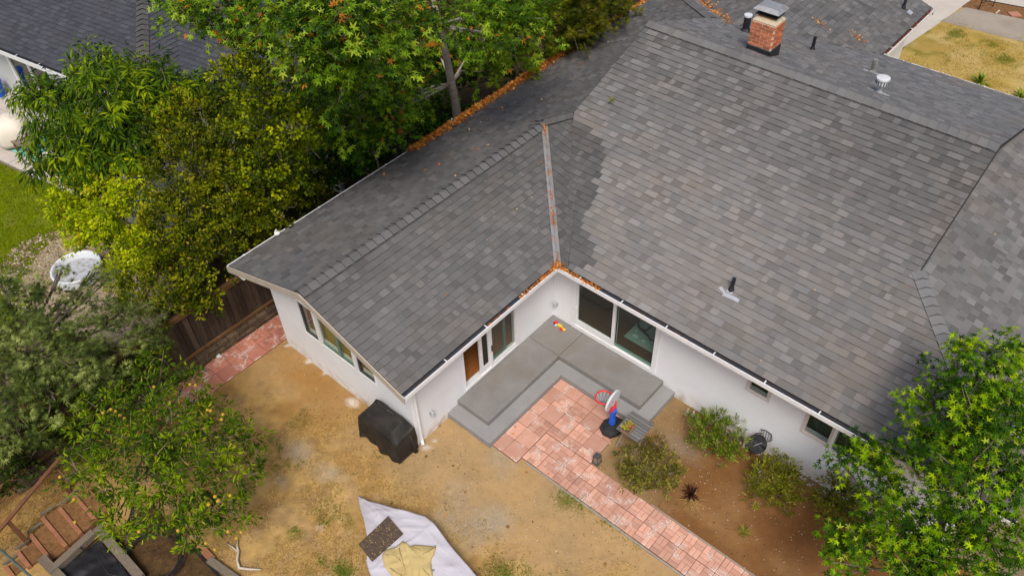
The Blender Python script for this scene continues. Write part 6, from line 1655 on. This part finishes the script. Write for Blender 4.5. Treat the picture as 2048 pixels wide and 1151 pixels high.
grow_tree('sweetgum_tree', 'bright green sweetgum tree with pointed star leaves covering the house corner', 'tree', (10.4, -3.0, 0), [(c, r*.86) for c, r in swg], 'star', 0.175, 40, 13, 0.23,
          [(0.016, 0.05, 0.004), (0.055, 0.135, 0.006), (0.16, 0.30, 0.012), (0.38, 0.52, 0.03)], 18, extra=[((0.34, 0.40, 0.03), .05)], trunk_r=.13, leaf_objs=300, twigs=.3, droop=.85, up=.5, low=-.4)
for i, (lb, cl, pal, kd, sz) in enumerate((
    ('glossy green bush growing low between the maple and the roof edge', [(690, 280, 3.6, 50), (740, 265, 4.0, 52), (785, 265, 3.8, 40), (745, 310, 3.2, 42), (700, 330, 2.6, 42), (835, 255, 3.4, 30)], [(0.02, 0.06, 0.006), (0.06, 0.15, 0.01), (0.13, 0.27, 0.02), (0.20, 0.34, 0.03)], 'round', .10),
    ('dark olive tree rising past the far end of the leaf-filled gutter', [(1090, 90, 3.6, 50), (1140, 50, 4.2, 70), (1190, 20, 4.2, 70), (1170, 90, 3.0, 50), (1120, 130, 2.4, 40), (1230, 20, 3.4, 45), (1110, 10, 4.6, 60)], [(0.03, 0.04, 0.005), (0.07, 0.085, 0.008), (0.14, 0.14, 0.012), (0.22, 0.2, 0.03)], 'spray', .17),
    ('bright yellow-green upright tree behind the sycamore foliage at the top edge', [(1040, 20, 4.6, 60), (1090, 30, 4.4, 60), (1070, 90, 3.4, 45), (1020, 120, 3.6, 60)], [(0.06, 0.10, 0.006), (0.12, 0.19, 0.012), (0.2, 0.28, 0.02), (0.3, 0.36, 0.03)], 'spray', .15),
    ('dark green shrub below the maple crown in the shade', [(620, 400, 2.0, 50), (660, 350, 2.4, 60), (740, 330, 1.8, 45), (860, 255, 2.0, 50), (920, 240, 1.6, 40), (830, 190, 3.0, 70), (720, 220, 3.2, 80), (640, 300, 3.0, 60), (900, 140, 2.6, 60), (960, 110, 2.6, 60), (1010, 150, 1.8, 35), (770, 140, 3.6, 70), (690, 150, 4.0, 70), (640, 170, 4.0, 60)], [(0.010, 0.028, 0.003), (0.025, 0.06, 0.005), (0.055, 0.11, 0.008), (0.10, 0.17, 0.012)], 'round', .13),  # understory added to fill crown gaps, shade put into its palette
    ('dark shadowed bush in front of the fence under the grey-green tree', [(200, 750, 1.4, 55), (250, 770, 1.3, 45), (130, 840, 1.4, 60), (60, 900, 1.3, 60), (100, 780, 1.8, 70), (20, 850, 1.6, 60), (280, 740, 1.2, 40), (30, 960, .7, 40)], [(0.010, 0.020, 0.003), (0.025, 0.045, 0.006), (0.05, 0.08, 0.012), (0.09, 0.12, 0.02)], 'oval', .11))):  # bush added to cover the fence, near-black greens stand for shadow
    c = clumps_at(cl); b = (sum(q[0][0] for q in c)/len(c), sum(q[0][1] for q in c)/len(c), 0)
    lb = lb.replace('sycamore', 'maple')
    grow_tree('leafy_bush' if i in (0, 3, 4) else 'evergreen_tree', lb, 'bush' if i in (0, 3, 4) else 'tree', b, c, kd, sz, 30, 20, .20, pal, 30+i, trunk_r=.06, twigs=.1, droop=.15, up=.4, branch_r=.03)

# shrubs of the planting bed
def shrub(name, label, cl, kind, size, pal, seed, dens=70, leaves=16, rs=.11, extra=None, **kw):
    c = clumps_at(cl); b = (sum(q[0][0] for q in c)/len(c), sum(q[0][1] for q in c)/len(c), 0)
    return grow_tree(name, label, 'shrub', b, c, kind, size, dens, leaves, rs, pal, seed, extra, trunk_r=.035, twigs=.3, branch_r=.014, zmin=.03, group=None, **kw)
shrub('lavender_shrub', 'bright green leggy shrub with upright leaves at the foot of the white wall', [(1410, 860, .35, 34), (1430, 850, .5, 38), (1455, 870, .42, 36), (1400, 885, .25, 24), (1440, 895, .3, 34), (1475, 890, .28, 26), (1465, 905, .2, 22), (1390, 840, .3, 18)], 'lance', .075, [(.05, .09, .008), (.13, .20, .018), (.25, .34, .05), (.40, .46, .11)], 41, dens=95, leaves=18, rs=.10, droop=-.25, up=1.1, extra=[((.35, .30, .03), .05)], lean=1.2)
shrub('rounded_shrub', 'two-lobed olive shrub with grey-green leaves beside the brick path', [(1268, 920, .28, 34), (1258, 945, .22, 26), (1325, 935, .30, 38), (1345, 950, .2, 24), (1290, 955, .2, 28), (1320, 968, .16, 26), (1262, 965, .12, 20), (1275, 970, .1, 18)], 'oval', .055, [(.07, .075, .012), (.17, .17, .03), (.28, .27, .055), (.40, .36, .09)], 42, dens=130, leaves=16, rs=.08, droop=.0, up=.6, extra=[((.30, .19, .04), .10)])
shrub('dry_shrub', 'sparse browning shrub between the folding table and the rounded bush', [(1290, 890, .14, 20), (1310, 885, .12, 18), (1325, 895, .1, 14), (1298, 900, .1, 16)], 'oval', .045, [(.08, .07, .01), (.18, .14, .03), (.28, .20, .05)], 43, dens=200, leaves=9, rs=.07, droop=.0, up=.5)
shrub('sage_shrub', 'dense yellow-green rounded shrub with pale flower specks below the hose', [(1530, 955, .40, 38), (1565, 960, .42, 40), (1520, 985, .28, 32), (1555, 995, .25, 36), (1585, 980, .26, 30), (1540, 930, .32, 28), (1575, 940, .3, 24), (1505, 965, .2, 22)], 'lance', .075, [(.075, .09, .008), (.18, .195, .018), (.29, .30, .035), (.42, .41, .07)], 44, dens=120, leaves=13, rs=.085, droop=-.1, up=.9, extra=[((.7, .62, .6), .006)], lean=1.0)
shrub('shade_shrub', 'green narrow-leaved shrub partly under the sweetgum by the wall', [(1665, 985, .5, 40), (1700, 985, .5, 50), (1660, 1020, .4, 34), (1740, 1005, .5, 50), (1700, 1030, .4, 45), (1760, 1040, .5, 50)], 'lance', .11, [(.04, .06, .006), (.11, .14, .01), (.20, .22, .02), (.32, .30, .05)], 45, dens=60, leaves=12, rs=.12, droop=.1, up=.8, extra=[((.36, .26, .05), .10)], lean=.8)

def spiky(name, label, px, py, n, L, col, seed, mat_='leaf', spread=1.0, w=.016, flat=.55):
    g = np.random.default_rng(seed); p = at(px, py, .03); root = thing(name, label, 'plant', p); V = []; F = []; T = []
    for i in range(n):
        t = g.random()*6.283; el = g.random()*flat*2+.08; l = L*(.55+.6*g.random())
        d = np.array([math.cos(t)*math.cos(el), math.sin(t)*math.cos(el), math.sin(el)]); s = np.array([-math.sin(t), math.cos(t), 0])*w
        b = np.array(p); q = b+d*l*.55; e = b+d*l+np.array([0, 0, -.18*l*spread]); k = len(V)
        V += [b-s*.8, b+s*.8, q+s, q-s, e]; F += [(k, k+1, k+2, k+3), (k+3, k+2, k+4)]
        c = np.array(col[int(g.integers(len(col)))])*(.7+.6*g.random()); T += [c]*5
    raw('blades', V, F, mat_, root, tint=np.clip(np.array(T), 0, 1), kind='stuff'); return root
spiky('flax_plant', 'dark purple-brown spiky flax plant standing alone in the bed', 1381, 988, 60, .30, [(.035, .015, .012), (.055, .022, .014), (.09, .04, .02)], 61, flat=.6)
spiky('dead_grass', 'withered straw-coloured grass blades splayed below the spiky flax', 1383, 1000, 18, .42, [(.42, .28, .09), (.35, .22, .07)], 62, w=.007, flat=.1)
spiky('grass_tuft', 'yellow-green grass tuft on the bare soil of the bed', 1487, 1063, 70, .22, [(.25, .22, .03), (.16, .17, .02), (.36, .28, .05)], 63, w=.005, flat=.4)
spiky('lawn_weed', 'bright green weed at the edge of the front lawn by the roof', 1960, 165, 40, .5, [(.12, .24, .02), (.2, .32, .03)], 64, w=.03, flat=.7)
spiky('lawn_weed', 'low green weed at the front lawn edge farthest along the roof', 2040, 193, 26, .45, [(.16, .24, .02), (.24, .28, .03)], 65, w=.03, flat=.5)

# ================================================================ FALLEN LEAVES, GRASS, PEBBLES
OR = [(0.62, 0.19, 0.02), (0.48, 0.13, 0.02), (0.72, 0.30, 0.05), (0.34, 0.10, 0.03), (0.66, 0.38, 0.10)]
def litter(name, label, pts, size, parent=None, pal=OR, seed=1, kind='star'):
    g = np.random.default_rng(seed); P = np.array([tuple(p) for p in pts]); n = len(P)
    t = g.random(n)*6.283; D = np.stack([np.cos(t), np.sin(t), g.normal(size=n)*.25], 1); N = np.array([0, 0, 1.0])+g.normal(size=(n, 3))*.45
    S = size*(.6+.8*g.random(n)); C = np.array(pal)[g.integers(len(pal), size=n)]*(.7+.6*g.random((n, 1)))
    o = leaf_mesh(name, kind, P, D, N, S, np.clip(C, 0, 1), parent, 'leaf_dry')
    if label: tag(o, label, 'leaf litter')
    return o
rg = random.Random(3)
def gutter_pts(a, b, n, w, zj=.05, inward=(1, 0, 0), pw=None):
    a, b, i = Vector(a), Vector(b), Vector(inward); out = []
    for k in range(n):
        t = rg.random() if pw is None else rg.random()**pw
        q = a.lerp(b, t); dd = abs(rg.gauss(0, .5))*w; out.append(q+i*(.02+dd)+Vector((0, 0, .02+dd*slW+rg.random()*zj-.02)))
    return out
ga, gb_ = at(812, 302, ZE), at(1150, 88, ZE); gx = -WW-OV
pts = gutter_pts((gx, ga.y, ZE), (gx, gb_.y, ZE), 3600, .30, .12) + gutter_pts((gx, gb_.y, ZE), (gx, 13.0, ZE), 1300, .16, .08)
clus = []
for k in range(9): 
    yy = rg.uniform(ga.y+1, gb_.y-.5); clus += [Vector((gx+.05+abs(rg.gauss(0, .16)), yy+rg.gauss(0, .35), ZE+.05+rg.random()*.12)) for _ in range(50)]
litter('fallen_leaves', 'thick drift of orange fallen leaves filling the gutter below the maple', pts+clus, .13, seed=1)
pts = gutter_pts((OV, -OV, ZE-.02), (OV, -2.0, ZE-.02), 330, .085, .05, (-1, 0, 0), 1.7) + gutter_pts((OV, -OV, ZE-.02), (1.9, -OV, ZE-.02), 300, .085, .05, (0, 1, 0), 1.4) + [Vector((OV-.05+rg.gauss(0, .07), -OV+.05+rg.gauss(0, .07), ZE+.05+rg.random()*.05)) for _ in range(130)]
for yy in (-2.42, -2.75, -2.9, -3.05, -1.95): pts += [Vector((OV-.05+rg.gauss(0, .015), yy+rg.gauss(0, .05), ZE-.01)) for _ in range(10)]
for xx in (3.0, 3.3, 4.0, 4.15, 4.4): pts += [Vector((xx+rg.gauss(0, .12), -OV+.06, ZE-.045)) for _ in range(12)]
litter('fallen_leaves', 'orange leaf litter in the inner gutter corner above the deck', pts, .07, seed=2)
pts = []
for k in range(230):
    t = rg.random(); t = t if rg.random() < .3 else rg.choice((.05, .3, .33, .48, .62, .93, .98))+rg.gauss(0, .02); t = min(max(t, 0), 1)
    q = Vector(CPT).lerp(Vector((XW+.06, YC-.06, ZR)), t); pts.append(q+Vector((rg.gauss(0, .025), rg.gauss(0, .025), .065)))
litter('fallen_leaves', 'line of orange leaves caught along the metal valley flashing', pts, .065, seed=3)
pts = []
for k in range(260):
    t = rg.random(); q = Vector((XG-.05-3.2*t, YG0+.05+3.2*t, 0)); x, y = q.x+rg.gauss(0, .1), q.y+rg.gauss(0, .1); pts.append(Vector((x, y, max(PNN.z(x, y), PGW.z(x, y))+.04)))
litter('fallen_leaves', 'streak of orange leaves in the roof valley behind the chimney', pts, .10, seed=4)
pts = []
for (px, py, n) in ((1634, 72, 45), (1712, 90, 45)):
    c = at(px, py, 3.6)
    for k in range(4): c = at(px, py, PNN.z(c.x, c.y))
    for k in range(n):
        x, y = c.x+rg.gauss(0, .16), c.y+rg.gauss(0, .12)*.7; pts.append(Vector((x, y, max(PNN.z(x, y), PGE.z(x, y) if x < XGE and y > YG0 else 0)+.03)))
litter('fallen_leaves', 'two small heaps of orange needles in the valley beyond the chimney', pts, .09, seed=5)
pts = gutter_pts((XGE-.1, YN+.1, ZE-.03), (XGE-.1, YG1, ZE-.03), 420, .05, .03, (1, 0, 0)); litter('fallen_leaves', 'red-brown leaves lying in the white front gutter by the driveway', pts, .07, pal=[(.34, .07, .03), (.25, .05, .02), (.4, .14, .05)], seed=6)
pts = [Vector((-6.2+rg.gauss(0, .12), rg.uniform(-9, -3.6), .03)) for _ in range(420)]+[Vector((-6.27, rg.uniform(-8, -4), .33)) for _ in range(60)]
litter('fallen_leaves', 'brown leaf litter between the side path and the wooden fence', pts, .06, pal=[(.36, .17, .05), (.25, .11, .04), (.45, .27, .1), (.16, .08, .03)], seed=7)
pts = []
for k in range(420):
    y = rg.uniform(-2.5, 11.5); x = -WW-OV+abs(rg.gauss(0, 1.2))+.1
    if rg.random() < .55: y = rg.gauss(4.5, 1.6); x = -WW-OV+abs(rg.gauss(0, 1.7))
    if x < XW-.1: pts.append(Vector((x, y, PW.z(x, y)+.03)))
litter('fallen_leaves', 'tiny leaf fragments scattered over the dark slope beside the maple', pts, .042, pal=[(.45, .25, .12), (.5, .36, .24), (.4, .16, .05), (.3, .22, .15)], seed=8)
pts = []
for k in range(70):
    x = rg.uniform(XW+.2, OV-.3); y = rg.uniform(-4.5, 1.5)*(.4 if rg.random() < .5 else 1)
    if y < -x-.3: pts.append(Vector((x, y, PE.z(x, y)+.03)))
litter('fallen_leaves', 'small leaf specks scattered over the courtyard slope of the wing', pts, .035, pal=[(.55, .32, .18), (.6, .45, .3), (.45, .2, .08)], seed=9)
# single leaves one can count on the roof, deck and ground
SL = []
def on_roof(pl, px, py):
    p = at(px, py, 3.5)
    for k in range(6): p = at(px, py, pl.z(p.x, p.y))
    return p + Vector((0, 0, .03))
for px, py in ((1062, 140), (1005, 224), (1028, 170), (1085, 200), (1137, 119), (1165, 130), (1180, 115), (1104, 136), (1006, 218), (1012, 223), (975, 240), (940, 260), (903, 316), (880, 330), (912, 352), (850, 340), (927, 316), (865, 355), (770, 350), (975, 290), (1035, 265), (1150, 155), (1215, 85), (1206, 129), (960, 300), (830, 345), (945, 300)): SL.append((on_roof(PW, px, py), .11, 'single orange leaf lying on the dark roof slope next to the maple', 'leaves on the dark slope'))
for px, py in ((1035, 420), (1045, 405), (1083, 325), (1062, 395), (1010, 345), (1047, 355), (1020, 332), (992, 365), (985, 490), (975, 480), (893, 593), (938, 570), (1000, 440), (1070, 310)): SL.append((on_roof(PE, px, py), .07, 'single orange leaf lying on the wing roof above the deck', 'leaves on the wing slope'))
for px, py in ((1226, 237), (1253, 178), (1212, 252), (1144, 270), (1523, 722), (1288, 74), (1476, 164), (1181, 296), (1390, 210), (1302, 300), (1630, 580), (1813, 576), (1990, 470), (1893, 250), (1606, 163)): SL.append((on_roof(PS if px < 1900 else PE2, px, py), .075, 'single pale orange leaf lying on the large main roof slope', 'leaves on the main slope'))
for px, py in ((1119, 725), (1092, 788), (1108, 762), (1095, 780)): SL.append((at(px, py, HS+.02), .06, 'single leaf lying on the lower concrete step of the deck', 'leaves on the deck step'))
for px, py in ((1193, 843), (1221, 885), (1307, 872), (1098, 947), (1052, 945), (1025, 868), (1032, 852), (918, 928), (893, 1030), (1221, 878), (1235, 895), (1222, 915)): SL.append((at(px, py, .05), .09, 'single brown-orange leaf lying on the ground or bricks of the courtyard', 'leaves on the courtyard ground'))
i = 0
seen = {}
for p, s, lb, gp in SL:
    c = rg.choice(OR[:3]+[(.7, .45, .22)]); tpl, f = TM['star']
    key = (OR+[(.7, .45, .22)]).index(c)
    if key not in seen:
        me = bpy.data.meshes.new('fallen_leaf'); t2 = tpl.copy(); t2[:, 2] += .12*np.sin(5*t2[:, 0]); me.from_pydata(t2.tolist(), [], f); me.materials.append(M['leaf_dry'])
        a = me.attributes.new('tint', 'FLOAT_COLOR', 'POINT'); a.data.foreach_set('color', np.tile(np.array([*c, 1.0], np.float32), (len(tpl), 1)).ravel()); me.update(); seen[key] = me
    o = bpy.data.objects.new('fallen_leaf', seen[key]); COL.objects.link(o); o.location = p; s = s*rg.uniform(.8, 1.3); o.scale = (s, s, s); o.rotation_euler = (rg.uniform(-.5, .5), rg.uniform(-.5, .5), rg.uniform(0, 6.28))
    tag(o, lb, 'leaf', gp)
p = on_roof(PS, 1225, 205); wr = thing('leaf_sprig', 'green leaf sprig lying alone on the grey main roof slope', 'twig', p)
g = np.random.default_rng(9); t = g.random(12)*6.28
leaf_mesh('sprig_leaves', 'star', np.array(p)+g.normal(size=(12, 3))*np.array([.07, .07, .02])+np.array([0, 0, .05]), np.stack([np.cos(t), np.sin(t), g.random(12)*.8], 1), np.array([0, 0, 1.])+g.normal(size=(12, 3))*.5, np.full(12, .15), np.array([(.16, .26, .02)]*9+[(.5, .25, .03)]*3), wr)
for k, (dx, dy) in enumerate(((-.04, -.08), (.02, -.02), (.04, .07), (-.04, .09))):
    leaf_mesh('succulent', 'oval', *(lambda q, tt: (q, np.stack([np.cos(tt), np.sin(tt), np.full(18, .5)], 1), np.array([0, 0, 1.])+g.normal(size=(18, 3))*.3))(np.array([(px_+dx, py_+dy, TZ+.08)]*18)+g.normal(size=(18, 3))*.03, g.random(18)*6.28), np.full(18, .085), np.array([[(.28, .33, .03), (.42, .38, .03), (.4, .12, .08), (.3, .28, .05)][(k+j//9) % 4] for j in range(18)]), tr)

def blades(name, n, region, colf, L, seed, w=.006, label=None, lie=.5):
    g = np.random.default_rng(seed); out = []
    P = region(g, n); n = len(P)
    t = g.random(n)*6.283; el = np.clip(g.normal(size=n)*.35+lie, .02, 1.4); l = L*(.5+.9*g.random(n))
    D = np.stack([np.cos(t)*np.cos(el), np.sin(t)*np.cos(el), np.sin(el)], 1)*l[:, None]; S = np.stack([-np.sin(t), np.cos(t), np.zeros(n)], 1)*w
    V = np.stack([P-S, P+S, P+D], 1).reshape(-1, 3); F = np.arange(3*n).reshape(-1, 3)
    C = np.repeat(colf(g, P), 3, 0)
    o = raw(name, V, F, 'grass', None, tint=C, kind='stuff')
    return o
def dry_region(g, n):
    x = g.uniform(-3, 8.5, n*3); y = g.uniform(-11.5, -3.9, n*3)
    d = sstep(-5.0, -7.0, y+(vnoise(x, y, 5, 4, .8)-.5)*1.7-.12*(x-1))*sstep(.35, .62, vnoise(x, y, 8, 5, 1.6))
    k = (g.random(n*3) < d+.015) & ~((x > -4) & (x < -.3) & (y < -10.1)); P = np.stack([x, y, np.zeros_like(x)], 1)[k][:n]; return P
def dry_col(g, P):
    gr = sstep(.60, .72, vnoise(P[:, 0], P[:, 1], 77, 4, 1.1))[:, None]
    a = np.array([(.52, .36, .13), (.42, .26, .08), (.60, .44, .18), (.33, .2, .06)])[g.integers(4, size=len(P))]
    b = np.array([(.14, .17, .02), (.2, .2, .03)])[g.integers(2, size=len(P))]
    m = g.random((len(P), 1)) < gr*.8; return np.where(m, b, a)*(.8+.4*g.random((len(P), 1)))
blades('dry_grass', 42000, dry_region, dry_col, .085, 1, w=.0055, lie=.22)
def tuft_region(g, n):
    out = []
    for px, py, r, k in ((690, 1140, .16, 260), (683, 1146, .1, 160), (1000, 1143, .22, 260), (770, 1085, .12, 60), (1140, 1000, .22, 140), (1165, 1012, .2, 140), (1010, 1140, .12, 90), (590, 1062, .08, 50), (1128, 985, .1, 40), (1210, 1040, .15, 60), (1255, 1080, .2, 60), (640, 1120, .08, 50), (545, 880, .1, 60), (560, 895, .08, 50), (1050, 1140, .15, 90), (645, 1040, .1, 60)):
        p = at(px, py); out.append(np.stack([p.x+g.normal(size=k)*r, p.y+g.normal(size=k)*r*.7, np.zeros(k)], 1))
    return np.concatenate(out)
blades('green_weeds', 1, tuft_region, lambda g, P: np.array([(.12, .20, .015), (.2, .25, .03), (.08, .14, .012)])[g.integers(3, size=len(P))], .07, 2, w=.008, lie=.6)
def lawn_region(g, n):
    u = g.uniform(-24, -13.3, n); v = g.uniform(-9, -3.05, n); return np.stack([NU.x*u+NV.x*v, NU.y*u+NV.y*v, np.zeros(n)], 1)
blades('lawn_grass', 42000, lawn_region, lambda g, P: (np.array([(.13, .20, .003), (.20, .27, .004), (.27, .30, .01), (.09, .13, .002)])[g.integers(4, size=len(P))]*(.7+.6*vnoise(P[:, 0], P[:, 1], 3, 3, 1.3))[:, None]), .07, 3, w=.012, lie=.8)
def front_region(g, n):
    x = g.uniform(1.6, 12, n*2); y = g.uniform(14, 24.5, n*2); ok = (y < 23.6+(x-1.7)*.12-0.1) & (x > 1.75) & (vnoise(x, y, 3, 4, .9) > .42); return np.stack([x, y, np.zeros_like(x)], 1)[ok][:n]
blades('front_grass', 26000, front_region, lambda g, P: np.where(g.random((len(P), 1)) < (front_green(P[:, 0], P[:, 1])*.9+.05)[:, None], np.array([(.15, .16, .015)]), np.array([(.50, .36, .10), (.42, .30, .06), (.58, .44, .17)])[g.integers(3, size=len(P))]), .08, 4, w=.012, lie=.4)
def rough_region(g, n):
    x = g.uniform(-9, -4.9, n); y = g.uniform(-14.5, -9.4, n); return np.stack([x, y, np.zeros(n)], 1)
blades('rough_grass', 12000, rough_region, lambda g, P: np.array([(.36, .22, .06), (.28, .16, .04), (.12, .12, .02), (.42, .28, .09)])[g.integers(4, size=len(P))], .10, 5, w=.005, lie=.3)
def specks(name, n, region, size, seed, pal, mat_='leaf_dry'):
    g = np.random.default_rng(seed); P = region(g, n); n = len(P); t = np.array([(1, 0, 0), (0, 1, 0), (-1, 0, 0), (0, -1, 0), (0, 0, .8)])
    s = size*(.4+g.random(n)**3*2.2); a = g.random(n)*6.283; c, q = np.cos(a), np.sin(a); el = .5+.5*g.random(n)
    X = np.stack([c, q, np.zeros(n)], 1); Y = np.stack([-q, c, np.zeros(n)], 1)
    V = P[:, None, :]+s[:, None, None]*(t[None, :, 0:1]*X[:, None]+t[None, :, 1:2]*(Y*el[:, None])[:, None]+t[None, :, 2:3]*np.array([0, 0, 1.]))
    F = (np.arange(n)[:, None, None]*5+np.array([(0, 1, 4), (1, 2, 4), (2, 3, 4), (3, 0, 4)])[None]).reshape(-1, 3)
    return raw(name, V.reshape(-1, 3), F, mat_, None, tint=np.repeat(np.array(pal)[g.integers(len(pal), size=n)]*(.7+.5*g.random((n, 1))), 5, 0), kind='stuff')
def bed_region(g, n):
    x = g.uniform(3.7, 10, n); y = g.uniform(-5.2, -.05, n); ok = (y > -2.88); ok &= g.random(n) < (.35+.65*sstep(.4, .7, vnoise(x, y, 13, 4, 1.2))); return np.stack([x, y, np.full(n, -.002)], 1)[ok]
specks('bed_chips', 5200, bed_region, .010, 1, [(.42, .30, .2), (.30, .19, .11), (.5, .4, .3), (.2, .11, .06), (.10, .06, .035)])
specks('white_chips', 900, bed_region, .008, 2, [(.66, .6, .52), (.56, .46, .36), (.7, .62, .5)])
def yard_region(g, n):
    x = g.uniform(-4.6, 8.5, n); y = g.uniform(-11, -3.9, n); ok = ~((x > -.05) & (x < 1.5) & (y > -4.2)); ok &= ~((x > 1.4) & (y > -4.05)); ok &= ~((x > -5) & (x < 0) & (y > -5.2)); ok &= g.random(n) < (.15+.85*sstep(.45, .7, vnoise(x, y, 14, 4, .8))); return np.stack([x, y, np.zeros(n)], 1)[ok]
specks('yard_pebbles', 13000, yard_region, .009, 3, [(.5, .40, .28), (.36, .25, .13), (.6, .5, .38), (.24, .15, .07)])
specks('yard_litter', 700, yard_region, .022, 6, [(.30, .16, .06), (.40, .24, .09), (.22, .12, .05), (.5, .36, .18)])
def foot_region(g, n):
    x = g.uniform(4.9, 10.4, n); return np.stack([x, -.04-.16*g.random(n)**1.5*(.4+.6*sstep(5, 6.5, x)), np.full(n, .0)], 1)
specks('wall_gravel', 1500, foot_region, .018, 4, [(.46, .42, .38), (.3, .25, .21), (.56, .52, .48), (.2, .15, .12)])
def grav_region(g, n):
    x = g.uniform(-15, -9.5, n); y = g.uniform(-9.5, -5.5, n); return np.stack([x, y, np.full(n, .016)], 1)[(np.hypot((x+12.3)/2.6, (y+7.8)/1.6) < 1)]
specks('pale_pebbles', 7000, grav_region, .028, 5, [(.44, .35, .25), (.32, .24, .16), (.52, .43, .33), (.2, .13, .08)])
